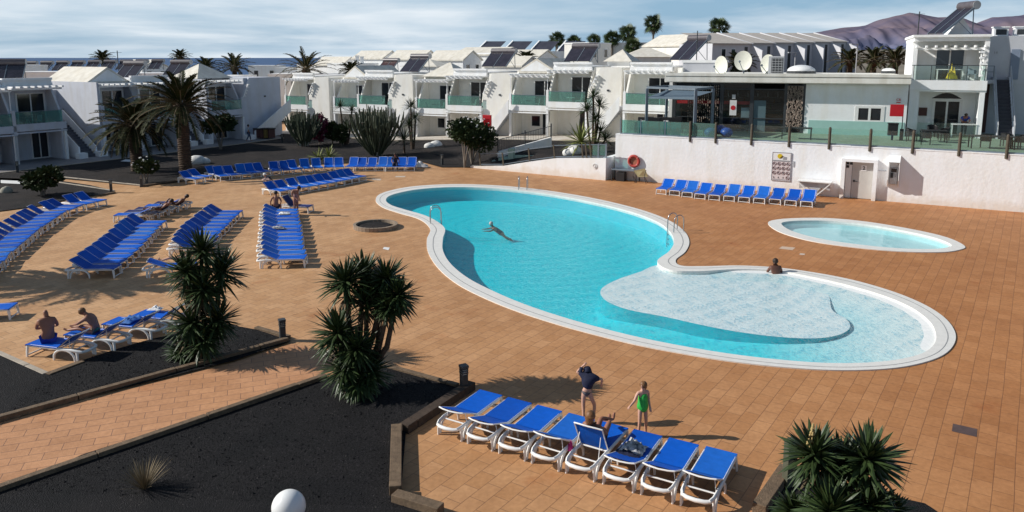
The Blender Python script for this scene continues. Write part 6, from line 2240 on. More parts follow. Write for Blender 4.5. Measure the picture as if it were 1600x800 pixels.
def block(label, pxc, ytop, Y, w, d, h, rz, roof, rh=1.2, mat=None, wins=2, base=None, kind='house', rmat=None, floors=1):
    """a plain house: pxc / ytop place its eaves; local -y is the front"""
    p = at(pxc, ytop, Y)
    b = p.z - h if base is None else base
    hh = p.z - b
    t = thing('background_house' if kind == 'house' else kind, label, 'house' if kind == 'house' else 'building', (p.x, p.y, b), rz, 'houses beyond the garden')
    MB().box(-w / 2, w / 2, 0, d, -1, hh).build('wall', mat or WHITE, t)
    mb = MB()
    if roof == 'gable':
        mb.xz([(-w / 2 - .2, hh - .1), (0, hh + rh), (w / 2 + .2, hh - .1), (w / 2 + .2, hh - .28), (0, hh + rh - .2), (-w / 2 - .2, hh - .28)], -.2, d + .2)
        mb.build('roof', rmat or ROOFW, t)
        MB().xz([(-w / 2 + .01, hh + .001), (0, hh + rh - .22), (w / 2 - .01, hh + .001)], .0, d).build('gable_wall', mat or WHITE, t)
    elif roof == 'hip':
        mb.add([(-w / 2 - .3, -.3, hh), (w / 2 + .3, -.3, hh), (w / 2 + .3, d + .3, hh), (-w / 2 - .3, d + .3, hh), (-max(0, w - d) / 2, d / 2, hh + rh), (max(.05, w - d) / 2, d / 2, hh + rh)],
               [(0, 1, 5, 4), (1, 2, 5), (2, 3, 4, 5), (3, 0, 4), (0, 3, 2, 1)])
        mb.build('roof', rmat or ROOFW, t)
    else:
        mb.box(-w / 2 - .06, w / 2 + .06, -.06, d + .06, hh + .002, hh + .22)
        mb.build('roof', rmat or WHITE, t)
    for fl in range(floors):
        for k in range(wins):
            x = -w / 2 + w * (k + .5) / wins
            z = hh - 1.9 - 2.7 * fl
            if z > 0: window(t, x - .4, x + .4, -.01, z, z + 1.1, 1, .05)
    return t
for x, y, Y, w, d, h, rz, rf, rh, lab in [
    (612, 90, 118, 4.4, 6, 6, LR, 'gable', 1.1, 'white gabled house behind the reddish solar heater'), (672, 91, 112, 4.6, 6, 6, LR, 'gable', 1.2, 'white gabled house right of the large solar heater'),
    (738, 92, 106, 4.6, 6, 6, LR, 'gable', 1.2, 'white gabled house with shaded gable over the middle houses'), (855, 90, 104, 6, 7, 6, LR, 'gable', 1.1, 'white gabled house behind the gabled panel'),
    (800, 84, 112, 7, 8, 6, LR, 'gable', 1.0, 'broad white house roof under the long solar arrays'), (655, 104, 96, 5, 5, 5, CR, 'hip', .9, 'grey hipped roof just behind the middle houses'),
    (808, 100, 90, 4, 4, 5, CR, 'hip', 1.0, 'small white pyramid roof left of the gabled panel'), (830, 101, 88, 4.5, 5, 5, LR, 'gable', 1.0, 'small shaded gable beside the spiky palm crown'),
    (45, 104, 106, 5, 4, 5, LR, 'flat', 0, 'small white block among the far left heaters'), (80, 115, 92, 9, 5, 5, radians(4), 'flat', 0, 'low grey white building with three dark windows at the left'), (222, 117, 98, 8, 5, 5, radians(4), 'flat', 0, 'low white building with two small windows behind the palms'),
    (243, 104, 130, 5, 6, 5, LR, 'gable', 1.2, 'white gabled house near the sea'), (318, 121, 98, 9, 6, 5, radians(-4), 'flat', 0, 'long flat roofed white house left of the two palm crowns'),
    (412, 104, 150, 6, 6, 6, radians(5), 'flat', 0, 'pale cubic house by the sea, left of the large palm crown'), (452, 107, 140, 5, 6, 5, radians(5), 'flat', 0, 'white cubic house behind the large palm crown'),
    (522, 103, 135, 6, 6, 6, LR, 'flat', 0, 'shaded cubic house right of the large palm crown'), (548, 100, 125, 4, 6, 6, LR, 'gable', 1.2, 'narrow white gable near the tall chimneys'), (575, 101, 112, 4.5, 6, 6, LR, 'flat', 0, 'white house with two chimneys by the sea'),
    (500, 118, 100, 14, 5, 5, radians(-4), 'flat', 0, 'long low flat roof right behind the corner house'), (705, 88, 128, 8, 7, 6, radians(20), 'flat', 0, 'pale blue grey block behind the gabled houses')]:
    block(lab, x, y, Y, w, d, h, rz, rf, rh, wins=3 if x == 80 else 2)
for x, y, Y, lab in [(558, 88, 112, 'taller of two slim white chimneys near the sea'), (565.5, 89.5, 112, 'shorter of two slim white chimneys near the sea'), (503, 93, 130, 'thin white chimney at the right of the palm crown'), (520, 94, 128, 'squat white chimney near the sea')]:
    p = at(x, y, Y)
    o = MB().box(-.22, .22, -.22, .22, -2.2, 0).box(-.28, .28, -.28, .28, .002, .12).build('chimney', WHITE)
    o.location = p; tag(o, lab, 'chimney', 'white chimneys')

# roof with long solar arrays
p = at(735, 80, 140)
sr = thing('solar_roof_building', 'long white building carrying four dark solar arrays on the skyline', 'building', (p.x, p.y, 3), radians(-3), 'houses beyond the garden')
wl_ = (at(905, 80, 138).x - p.x)
zt3 = p.z - 3
MB().box(0, wl_, 0, 10, -1, zt3).build('wall', WHITE, sr)
for k in range(4):
    a, b = wl_ * k / 4 + 1.2, wl_ * (k + 1) / 4 + .4
    MB().add([(a, .2, zt3 + .05), (b - .6, .2, zt3 + .05), (b + 1.0, 3.0, zt3 + 1.85), (a + 1.6, 3.0, zt3 + 1.85), (a, .3, zt3), (b - .6, .3, zt3), (b + 1.0, 3.1, zt3 + 1.8), (a + 1.6, 3.1, zt3 + 1.8)],
             [(0, 1, 2, 3), (7, 6, 5, 4), (0, 4, 5, 1), (1, 5, 6, 2), (2, 6, 7, 3), (3, 7, 4, 0)]).build('solar_array', M('grey_solar_array', (.07, .07, .09), .4, .2, 1) if k == 0 else bpy.data.materials['grey_solar_array'], sr)
    MB().bar((a - .15, .15, zt3 + .05), (a + 1.5, 3.05, zt3 + 1.95), .25, .12).build('array_edge', WHITE, sr)

ab = block('pale apartment block with small square windows among the fan palms', 938, 69, 112, 5.5, 4.5, 7, radians(48), 'flat', 0, CREAM, 2, kind='apartment_block', floors=2)
block('long low cream building under the tallest fan palm', 1008, 68, 150, 13, 8, 6, radians(-2), 'flat', 0, CREAM, 0, kind='low_building')
block('hipped roof pavilion with a band of dark windows left of the bar solar heater', 1012, 89, 98, 6.0, 5, 6, radians(-5), 'hip', 1.2, CREAM, 4)
block('small white pyramid tower roof between the last two houses', 966, 96, 76, 2.4, 2.4, 3, CR, 'hip', 1.2, WHITE, 0, kind='roof_tower')
block('low grey roof hut beside the dishes on the bar', 1100, 98, 66, 3.6, 3, 3, BP.rz, 'flat', 0, GREYW, 0, kind='roof_hut')
block('white gabled block at the left end of the grey townhouses', 1090, 70, 112, 7, 8, 7, radians(30), 'gable', 1.6, CREAM, 1)
q0, q1 = at(1112, 102, 98), at(1300, 100, 126)
dv = Vector((q1.x - q0.x, q1.y - q0.y, 0))
rzr = atan2(dv.y, dv.x)
for k in range(6):
    u = dv.length / 6
    o = q0 + dv * (k / 6)
    zt4 = at(1125, 68, 98).z - 3.0
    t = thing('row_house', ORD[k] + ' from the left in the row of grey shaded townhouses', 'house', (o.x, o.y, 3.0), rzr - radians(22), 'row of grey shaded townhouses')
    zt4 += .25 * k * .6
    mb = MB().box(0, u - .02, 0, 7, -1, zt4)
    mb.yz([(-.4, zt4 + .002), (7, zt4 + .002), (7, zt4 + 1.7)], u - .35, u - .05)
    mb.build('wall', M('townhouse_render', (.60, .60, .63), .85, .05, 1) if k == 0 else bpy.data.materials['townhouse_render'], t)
    MB().add([(-.1, -.3, zt4 + .05), (u - .36, -.3, zt4 + .05), (u - .36, 7, zt4 + 1.55), (-.1, 7, zt4 + 1.55)], [(0, 1, 2, 3)]).add([(-.1, -.3, zt4 - .12), (u - .36, -.3, zt4 - .12), (u - .36, -.3, zt4 + .05), (-.1, -.3, zt4 + .05)], [(0, 1, 2, 3)]).build('roof', ROOFT, t)
    for a in (.22, .46): window(t, u * a, u * a + .7, -.01, zt4 - 2.0, zt4 - .7, 1, .06)
    MB().box(u * .8, u * .8 + .5, -.03, -.002, 0, zt4 - .4).build('stair_slit', DARKM, t)
    MB().yz([(.0, -1), (-2.2, -1), (-2.2, zt4 - .9), (.0, zt4 - .1)], u - .3, u - .1).build('wing_wall', bpy.data.materials['townhouse_render'], t)

# things standing on the bar roof
ZR = TZ + zt_
def dish(label, x, y, r, rz):
    p = at(x, y, 58.5)
    t = thing('satellite_dish', label, 'satellite dish', (p.x, p.y, p.z), rz, 'satellite dishes on the bar roof')
    mb = MB()
    n, m = 24, 5
    V = [(0, .18 * r, 0)]
    for j in range(1, m + 1):
        for k in range(n):
            a = 2 * pi * k / n
            q = r * j / m
            V.append((q * cos(a) * .92, .18 * r * (1 - (j / m) ** 2), q * sin(a)))
    Fc = [(0, 1 + k, 1 + (k + 1) % n) for k in range(n)]
    for j in range(m - 1):
        for k in range(n):
            a, b = 1 + j * n + k, 1 + j * n + (k + 1) % n
            Fc.append((a, a + n, b + n, b))
    mb.add(V, Fc)
    mb.build('reflector', DISH, t, smooth=70)
    MB().tube([(0, .02, -r * .9), (0, -r * .9, -.1)], .025, 5).ball((0, -r * .9, -.05), .09, 8, 6).build('feed_arm', GREYM, t)
    MB().tube([(0, .25 * r, 0), (0, .35 * r, -.3), (0, .35 * r, ZR - p.z - .15)], .05, 8).build('mast', GREYM, t)
dish('leftmost cream satellite dish tilted edge on at the bar roof', 1126.5, 103, .76, radians(-62))
dish('large cream satellite dish in the middle of the bar roof', 1161, 95, .76, radians(-38))
dish('satellite dish half hidden behind the ventilation cabinet', 1200, 101, .78, radians(-58))
p = at(1200, 112, 58)
ac = thing('ventilation_cabinet', 'white ventilation cabinet with dark grille on the bar roof', 'air conditioner', (p.x, p.y, ZR - .14), BP.rz)
MB().box(0, 1.12, 0, .6, 0, 1.36).build('casing', PLASTG, ac, bevel=.02)
gr_ = MB().box(.22, 1.04, -.03, -.003, .12, 1.24)
gr_.build('grille', DARKM, ac)
gb_ = MB()
for k in range(6): gb_.box(.24, 1.02, -.05, -.032, .2 + .19 * k, .23 + .19 * k)
for k in range(4): gb_.box(.28 + .22 * k, .30 + .22 * k, -.055, -.051, .12, 1.24)
gb_.build('grille_bars', PLASTG, ac)
for x, y, r, lab in [(1252, 109, 1.05, 'larger white dome skylight on the bar roof'), (1388, 113, .5, 'smaller white dome skylight at the right of the bar roof')]:
    p = at(x, y, 60)
    t = thing('dome_skylight', lab, 'skylight', (p.x, p.y, ZR - .14), BP.rz, 'dome skylights')
    MB().ball((0, 0, .22), r, 22, 12, (1, 1, .45)).build('dome', GLOBE, t, smooth=80)
    MB().tube([(0, 0, 0), (0, 0, .22)], r * 1.04, 22).build('curb', DARKM, t)
def mast(label, x, yt, Y, zb, kind='antenna', name='antenna_mast'):
    p = at(x, yt, Y)
    t = thing(name, label, 'street lamp' if kind == 'lamp' else 'antenna', (p.x, p.y, zb))
    h = p.z - zb
    MB().tube([(0, 0, 0), (0, 0, h)], .06 if kind == 'lamp' else .045, 8).build('pole', PLASTG if kind == 'lamp' else DARKM, t)
    if kind == 'lamp':
        MB().box(-.75, .1, -.14, .14, h + .002, h + .12).build('lamp_head', PLASTG, t)
    else:
        mb = MB()
        for k in range(5): mb.bar((-.35 + .17 * k, -.25, h - .2), (-.35 + .17 * k, .25, h - .2), .025)
        mb.bar((-.45, 0, h - .2), (.45, 0, h - .2), .03)
        mb.build('aerial', GREYM, t)
    return t
mast('pale street lamp in front of the palms below the hills', 1340, 70, 86, 3.0, 'lamp', 'street_lamp')
mast('pale street lamp in front of the grey townhouses', 1243, 83, 78, 3.0, 'lamp', 'street_lamp')
mast('dark antenna mast rising behind the right hand house', 1437, 18, 64, 7.0)
mast('thin television aerial near the solar heater on the bar', 1090, 48, 70, 6.5)
mast('thin mast with a small lamp on the far left roofs', 183, 79, 80, 5.0)

# wheelie bins by the shaded corner, fire box, street bits
for k in range(4):
    p = G(404 + 6.5 * k, 217.5)
    t = thing('wheelie_bin', ['leftmost dark bin by the shaded corner wall', 'second dark bin by the shaded corner wall', 'brownish bin with a yellow front by the shaded corner wall', 'rightmost dark bin by the shaded corner wall'][k], 'bin', (p.x, p.y, .07), radians(40), 'bins by the shaded corner')
    MB().prism([(-.33, -.35), (.33, -.35), (.38, .4), (-.38, .4)], .1, 1.0).build('bin_body', M('ochre_bin', (.22, .15, .04), .6, .1, 3) if k == 2 else BROWN, t)
    MB().box(-.4, .4, -.42, .42, 1.002, 1.1).build('lid', BLACKP, t)
    MB().tube([(-.36, .36, .12), (.36, .36, .12)], .11, 10).build('wheel', BLK, t)
p = at(762, 190, 72.5)
t = thing('fire_box', 'red fire hose box mounted beside the stairs of the middle house', 'fire box', (p.x, p.y, p.z), CR)
MB().box(-.45, .45, -.2, .0, -.65, .65).build('box', RED, t, bevel=.03)
MB().box(-.3, .3, -.215, -.203, -.4, .3).build('pane', M('dark_red_glass', (.25, .01, .015), .2, .1, 3), t)
MB().tube([(0, -.08, -.65), (0, -.08, p.z * -1 + .3)], .05, 6).build('post', GREYM, t)

# round planter, lamps, small deck details
c = G(587, 355.5)
t = thing('round_planter', 'low round brick ring filled with black gravel beside the pool', 'planter', (c.x, c.y, 0))
n = 34
for k in range(1):
    mb = MB()
    for k in range(n):
        a0, a1 = 2 * pi * (k + .04) / n, 2 * pi * (k + .96) / n
        mb.prism([(1.12 * cos(a0), 1.12 * sin(a0)), (1.12 * cos(a1), 1.12 * sin(a1)), (.98 * cos(a1), .98 * sin(a1)), (.98 * cos(a0), .98 * sin(a0))][::1], 0, .20)
    mb.build('brick_ring', M('grey_brick', (.30, .23, .17), .9, .2, 6), t)
MB().lathe([(1.0, .02), (.7, .14), (.0, .17)], (0, 0, 0), 30).build('gravel', GRAVB, t)
def bollard(label, p, rz, h=.68):
    t = thing('bollard_lamp', label, 'bollard lamp', (p.x, p.y, 0), rz, 'square bollard lamps')
    MB().box(-.11, .11, -.11, .11, 0, .04).box(-.085, .085, -.085, .085, .041, h * .66).build('post', DARKM, t, bevel=.008)
    hd_ = MB()
    hd_.box(-.10, .10, -.10, .10, h - .06, h)
    for z in (.72, .80, .87): hd_.box(-.095, .095, -.095, .095, h * z, h * z + .015)
    for x in (-.085, .065):
        for y in (-.085, .065): hd_.box(x, x + .02, y, y + .02, h * .66, h - .06)
    hd_.build('lamp_head', DARKM, t)
    MB().box(-.06, .06, -.06, .06, h * .66, h - .062).build('diffuser', M('frosted_lamp', (.45, .42, .36), .5, .1, 4) if 'frosted_lamp' not in bpy.data.materials else bpy.data.materials['frosted_lamp'], t)
bollard('bollard lamp at the corner where the pink path meets the deck', G(442, 532), .5)
bollard('dark bollard lamp beside the left end of the near lounger row', G(725, 613), .5, .74)
bollard('bollard lamp at the tip of the small gravel bed', G(174, 301), .5, .85)
bollard('bollard lamp at the corner of the palm garden', G(221, 292), .5, .85)
bollard('small bollard lamp on the walkway at the left', at(28, 272, 55.5) * 1.0 - Vector((0, 0, at(28, 272, 55.5).z)), .5, .9)
bollard('small bollard lamp behind the right end of the far row', G(691, 258), .5, .85)
bollard('bollard lamp in the gravel before the bins', G(441, 224), .5, .95)
gp = at(451, 792, 12.0)
t = thing('globe_lamp', 'white globe lamp at the bottom edge over the black gravel', 'lamp', (gp.x, gp.y, 0))
MB().ball((0, 0, gp.z + .0), .29, 28, 18).build('globe', GLOBE, t, smooth=80)
MB().tube([(0, 0, 0), (0, 0, gp.z - .27)], .04, 10).build('pole', DARKM, t)
MB().tube([(0, 0, gp.z - .30), (0, 0, gp.z - .25)], .10, 14).build('collar', DARKM, t)

def flat(name, lab, cat, pts, mat, z=.005):
    o = MB().sheet([[(p.x, p.y) for p in pts]], z).build(name, mat)
    return tag(o, lab, cat)
flat('drain_cover', 'dark rectangular drain cover in the tiles at the lower right', 'drain cover', [G(1487, 674), G(1526, 683), G(1527, 670.5), G(1489, 662)], M('brown_drain_cover', (.10, .065, .06), .7, .2, 5))
flat('drain_cover', 'pale square access cover in the tiles beside the shallow end', 'drain cover', [G(1217, 388.5), G(1238, 391), G(1243, 387), G(1222, 385)], M('pale_cover', (.60, .45, .34), .7, .1, 5))
flat('tile_patch', 'single pale tile by the pale access cover', 'tile', [G(1249, 398), G(1257, 398.5), G(1258, 396.5), G(1250, 396)], M('pale_tile', (.62, .52, .44), .7, .1, 5))
flat('skimmer_cover', 'white skimmer lid by the edge of the black bed', 'cover', [G(638, 583), G(650, 588), G(658, 583), G(646, 579)], WHITEC)
flat('skimmer_cover', 'small white lid in the tiles left of the deep end', 'cover', [G(598, 389), G(607, 391), G(609, 387), G(600, 386)], WHITEC)
flat('access_lid', 'pale lid in the tiles between the far row and the pool, left one', 'cover', [G(580, 281), G(594, 282), G(596, 279.5), G(583, 279)], M('cream_lid', (.6, .5, .4), .7, .1, 5))
flat('access_lid', 'pale lid in the tiles between the far row and the pool, right one', 'cover', [G(617, 277), G(632, 277), G(634, 275), G(619, 275)], bpy.data.materials['cream_lid'])
flat('sunlit_strip', 'sunlit strip painted white on the edge of the walkway at the left', 'slab', [at(0, 276, 50.5) * 1, at(44, 279, 50.0), at(50, 276, 51.2), at(0, 273, 51.8)], WHITEC, .09)  # white sheet, the sunlight on this strip of path put into its colour
flat('sun_patch', 'patch of sun painted white on the walkway beside the shorter palm', 'slab', [G(188, 252, .1), G(206, 253, .1), G(214, 250, .1), G(196, 249, .1)], WHITEC, .1)  # white sheet painted as a patch of sun on the dark paving

# ladders
def ladder(label, px_, py_, ang, w=.55):
    p = G(px_, py_)
    t = thing('pool_ladder', label, 'pool ladder', (p.x, p.y, .03), ang, 'steel pool ladders')
    for s in (-1, 1):
        pts = [(s * w / 2, -.45, 0), (s * w / 2, -.45, .55)] + [(s * w / 2, -.45 + .28 * (1 - cos(a)), .55 + .30 * sin(a)) for a in [pi * k / 8 for k in range(1, 8)]] + [(s * w / 2, .11, .55), (s * w / 2, .14, -.85)]
        MB().tube(pts, .024, 8).build('handrail', STEEL, t, smooth=60)
    mb = MB()
    for z in (-.2, -.45, -.7): mb.box(-w / 2, w / 2, .08, .17, z, z + .03)
    mb.build('rung', STEEL, t)
ladder('steel ladder at the far side of the pool near the ramp wall', 817, 297, radians(172))
ladder('steel ladder on the left bank beside the round planter', 686, 348, radians(-82))
ladder('steel ladder at the right bank near the wall loungers', 1051, 362, radians(112))
# handrails of the lower left house stair etc. are parts of the houses
b = thing('safety_bin', 'dark metal frame with a little box at the lower right yucca', 'post', G(1232, 762), .5)
MB().box(-.13, .13, -.07, .07, 0, 1.05).build('post', M('olive_metal', (.09, .09, .06), .6, .2, 4), b, bevel=.01)
# ---------------------------------------------------------------- people
STAND = dict(pel=(0, 0, .93), bel=(0, .0, 1.08), che=(0, .01, 1.30), nec=(0, .02, 1.46), hd0=(0, -.01, 1.54), hd1=(0, -.02, 1.62), hd2=(0, -.01, 1.70),
             sL=(.17, .01, 1.40), eL=(.23, .03, 1.12), wL=(.24, -.04, .87), sR=(-.17, .01, 1.40), eR=(-.23, .03, 1.12), wR=(-.24, -.04, .87),
             hL=(.09, 0, .88), kL=(.10, -.02, .48), aL=(.10, .03, .08), tL=(.11, -.13, .03), hR=(-.09, 0, .88), kR=(-.10, -.02, .48), aR=(-.10, .03, .08), tR=(-.11, -.13, .03))
RAD = dict(pel=.125, bel=.105, che=.125, nec=.05, hd0=.072, hd1=.096, hd2=.066, sL=.062, eL=.042, wL=.028, sR=.062, eR=.042, wR=.028, hL=.088, kL=.056, aL=.036, tL=.03, hR=.088, kR=.056, aR=.036, tR=.03)
BONES = [('pel', 'bel'), ('bel', 'che'), ('che', 'nec'), ('nec', 'hd0'), ('hd0', 'hd1'), ('hd1', 'hd2'), ('che', 'sL'), ('sL', 'eL'), ('eL', 'wL'), ('che', 'sR'), ('sR', 'eR'), ('eR', 'wR'),
         ('pel', 'hL'), ('hL', 'kL'), ('kL', 'aL'), ('aL', 'tL'), ('pel', 'hR'), ('hR', 'kR'), ('kR', 'aR'), ('aR', 'tR')]

def skin_mesh(name, verts, edges, radii, mat, parent, sub=1):
    me = bpy.data.meshes.new(name)
    me.from_pydata(verts, edges, [])
    o = bpy.data.objects.new(name, me)
    COL.objects.link(o)
    o.parent = parent
    me.materials.append(mat)
    s = o.modifiers.new('Skin', 'SKIN')
    s.use_smooth_shade = True
    for i, r in enumerate(radii):
        rr_ = r if isinstance(r, tuple) else (r, r)
        me.skin_vertices[0].data[i].radius = rr_
        me.skin_vertices[0].data[i].use_root = i == 0
    b = o.modifiers.new('Sub', 'SUBSURF')
    b.levels = b.render_levels = sub
    return o

def person(label, loc, rz, pose, skin, hair=None, clothes=(), sc=1.0, fat=1.0, fingers=True, group=None, hairlen=.0, hat=None, drop=()):
    t = thing('person', label, 'person', loc, rz, group)
    J = dict(STAND)
    J.update(pose)
    J = {k: Vector(v) * sc for k, v in J.items()}
    keys = [k for k in RAD if k not in drop]
    V = [tuple(J[k]) for k in keys]
    Rr = []
    for k in keys:
        r = RAD[k] * sc
        f = fat if k in ('pel', 'bel', 'che', 'hL', 'hR', 'sL', 'sR') else 1
        Rr.append((r * f, r * f))
    Ed = [(keys.index(a), keys.index(b)) for a, b in BONES if a in keys and b in keys]
    # nose
    f = (J['hd1'] - J['nec'])
    fw = Vector(pose.get('face', (0, -1, 0))).normalized()
    V.append(tuple(J['hd1'] + fw * .112 * sc - f.normalized() * .015 * sc)); Rr.append((.016 * sc, .016 * sc)); Ed.append((keys.index('hd1'), len(V) - 1))
    for sd_ in 'LR':
        if 'w' + sd_ not in keys: continue
        w = keys.index('w' + sd_)
        d = (J['w' + sd_] - J['e' + sd_]).normalized()
        s = d.cross(Vector((0, .3, 1)))
        s = s.normalized() if s.length > .1 else Vector((1, 0, 0))
        pm = J['w' + sd_] + d * .055 * sc
        V.append(tuple(pm)); Rr.append((.034 * sc, .020 * sc)); Ed.append((w, len(V) - 1))
        pi_ = len(V) - 1
        if fingers:
            n_ = d.cross(s)
            for k, (o_, l) in enumerate([(-1.4, .065), (-.5, .08), (.5, .075), (1.4, .06)]):
                V.append(tuple(pm + s * o_ * .020 * sc + d * (l * .55 + .02) * sc)); Rr.append((.0095 * sc,) * 2); Ed.append((pi_, len(V) - 1))
                V.append(tuple(pm + s * o_ * .022 * sc + d * (l + .02) * sc + n_ * .022 * sc)); Rr.append((.008 * sc,) * 2); Ed.append((len(V) - 2, len(V) - 1))
            V.append(tuple(pm + s * .048 * sc + d * .02 * sc + n_ * .012 * sc)); Rr.append((.010 * sc,) * 2); Ed.append((pi_, len(V) - 1))
    skin_mesh('body', V, Ed, Rr, skin, t)
    up = f.normalized()
    if hair:
        mb = MB()
        c = J['hd1'] + up * .025 * sc - fw * .022 * sc
        mb.ball(c, .108 * sc, 14, 10, (1, 1.02, 1.02))
        if hairlen:
            e = J['nec'] - fw * .09 * sc - Vector((0, 0, hairlen * sc))
            mb.tube([c - fw * .05 * sc, J['nec'] - fw * .075 * sc + up * .06 * sc, e], [.095 * sc, .085 * sc, .03 * sc], 9)
        mb.v = [tuple(Vector(v) + Vector((noise.noise(Vector(v) * 22), noise.noise(Vector(v) * 22 + Vector((9, 0, 0))), noise.noise(Vector(v) * 22 + Vector((0, 9, 0))))) * .012) for v in mb.v]
        mb.build('hair', hair, t, smooth=80)
    for nm, mat, chains in clothes:
        vs, es, rs = [], [], []
        for ch in chains:
            for i, (k, r) in enumerate(ch):
                p = J[k] if isinstance(k, str) else (J[k[0]].lerp(J[k[1]], k[2]))
                key = tuple(round(x, 4) for x in p)
                hit = [q for q, v in enumerate(vs) if (Vector(v) - p).length < 1e-4]
                if hit: q = hit[0]
                else:
                    vs.append(tuple(p)); rs.append((r * sc, r * sc)); q = len(vs) - 1
                if i: es.append((prev, q))
                prev = q
        skin_mesh(nm, vs, es, rs, mat, t)
    if hat:
        mb = MB()
        c = J['hd2'] - up * .01 * sc
        mb.ball(c - up * .02 * sc, .118 * sc, 14, 8, (1, 1, .85))
        mb.build('hat', hat, t, smooth=80)
    return t
TRUNKS = lambda r=.135: [[('pel', r), (('hL', 'kL', .02), .108), (('hL', 'kL', .5), .085)], [('pel', r), (('hR', 'kR', .02), .108), (('hR', 'kR', .5), .085)]]
BRIEF = lambda r=.138: [[(('pel', 'bel', .25), r), ('pel', r), (('hL', 'kL', .08), .108)], [('pel', r), (('hR', 'kR', .08), .108)]]
SUIT = [[(('che', 'nec', .15), .128), ('che', .138), ('bel', .122), ('pel', .142), (('hL', 'kL', .06), .108)], [('pel', .142), (('hR', 'kR', .06), .108)]]
SHIRT = [[(('che', 'nec', .55), .075), ('che', .145), ('bel', .135), (('bel', 'pel', .6), .14)], [('che', .145), ('sL', .085), (('sL', 'eL', .7), .065)], [('che', .145), ('sR', .085), (('sR', 'eR', .7), .065)]]
PANTS = [[('pel', .145), ('hL', .11), ('kL', .078), (('kL', 'aL', .85), .065)], [('pel', .145), ('hR', .11), ('kR', .078), (('kR', 'aR', .85), .065)]]

# the girl pulling a dark top over her head: seen from behind, leaning to one side
gp_ = G(916, 661)
kk = person('girl pulling a dark navy shirt over her head behind the near loungers', gp_, radians(170), dict(
    pel=(0, 0, .92), bel=(-.02, -.02, 1.08), che=(-.07, -.07, 1.28), nec=(-.02, -.16, 1.42), hd0=(.0, -.2, 1.47), hd1=(.02, -.22, 1.54), hd2=(.03, -.22, 1.61),
    sL=(.10, -.08, 1.40), eL=(.30, -.1, 1.46), wL=(.14, -.18, 1.62), sR=(-.22, -.06, 1.34), eR=(-.42, -.1, 1.30), wR=(-.40, -.18, 1.14),
    kL=(.09, -.02, .48), aL=(.07, .06, .07), kR=(-.22, -.12, .50), aR=(-.20, .02, .08), tR=(-.23, -.12, .03), tL=(.09, -.1, .03)), SKIN2, None,
    [('swim_shorts', GREYC, BRIEF(.128)), ('shirt', NAVY, [[(('pel', 'bel', .7), .135), ('bel', .15), ('che', .175), ('nec', .14), ('hd0', .13), ('hd1', .13), ('hd2', .09)], [('che', .175), ('sL', .10), (('sL', 'eL', .6), .08), (('eL', 'wL', .9), .06)], [('che', .175), ('sR', .10), (('sR', 'eR', .75), .075)]])], sc=.83, fat=.86)
person('small girl in a bright green swimsuit standing behind the near loungers', G(1003, 681), radians(20), dict(
    eL=(.22, .06, 1.13), wL=(.20, -.08, .92), eR=(-.30, -.02, 1.16), wR=(-.50, -.14, 1.10), hd1=(-.03, -.03, 1.62), hd2=(-.03, -.01, 1.70), face=(-.8, -.5, 0), kL=(.10, -.04, .48), aL=(.13, .0, .08), tL=(.15, -.15, .03)), SKIN2, HAIRB,
    [('swimsuit', GREENC, [[(('che', 'nec', .45), .10), ('che', .155), ('bel', .15), ('pel', .175), (('hL', 'kL', .22), .14)], [('pel', .175), (('hR', 'kR', .22), .14)]])], sc=.76, fat=.9, hairlen=.06)
# reclining on the raised lounger of the near row
l4 = front_row[4]
cr = on(l4, 0, 0, 0)
person('person reclining on the raised near lounger with legs crossed and feet up', (cr.x, cr.y, 0), l4.rotation_euler[2] + pi, dict(
    pel=(0, -.02, .47), bel=(0, .10, .60), che=(0, .22, .80), nec=(0, .32, .98), hd0=(0, .33, 1.05), hd1=(0, .33, 1.13), hd2=(0, .35, 1.21), face=(0, -1, -.15),
    sL=(.17, .27, .92), eL=(.26, .10, .70), wL=(.10, -.12, .66), sR=(-.17, .27, .92), eR=(-.26, .10, .70), wR=(-.08, -.14, .66),
    hL=(.09, -.05, .47), kL=(.10, -.42, .74), aL=(-.04, -.76, .60), tL=(-.05, -.80, .76), hR=(-.09, -.05, .47), kR=(-.10, -.42, .70), aR=(.06, -.78, .52), tR=(.08, -.84, .68)), SKIN1, HAIRB,
    [('shorts', NAVY, TRUNKS()), ('top', GREYC, [[('che', .14), ('bel', .125), (('bel', 'pel', .6), .13)]])], hairlen=.05)
# two people on the strip of paving
s0_ = (sp[0].x, sp[0].y)
hd_ = hS - .12
fwd = Vector((cos(hd_), sin(hd_), 0))
pA = sp[0] + fwd * .50
person('tanned bald man in blue trunks sitting on a lounger with his back turned', (pA.x, pA.y, 0), radians(215), dict(
    pel=(0, .05, .50), bel=(0, .06, .68), che=(0, .0, .92), nec=(0, -.04, 1.08), hd0=(0, -.10, 1.13), hd1=(0, -.13, 1.21), hd2=(0, -.11, 1.29), face=(0, -1, -.4),
    sL=(.19, -.02, 1.0), eL=(.26, -.16, .76), wL=(.08, -.36, .70), sR=(-.19, -.02, 1.0), eR=(-.27, -.16, .76), wR=(-.10, -.36, .70),
    hL=(.10, .0, .47), kL=(.15, -.42, .48), aL=(.15, -.44, .08), tL=(.17, -.62, .03), hR=(-.10, .0, .47), kR=(-.15, -.42, .48), aR=(-.15, -.44, .08), tR=(-.17, -.62, .03)), SKIN1, None,
    [('trunks', M('royal_blue_trunks', (.015, .04, .30), .7, .15, 6), TRUNKS(.15))], fat=1.22, sc=1.02)
pB = sp[1] + fwd * .15
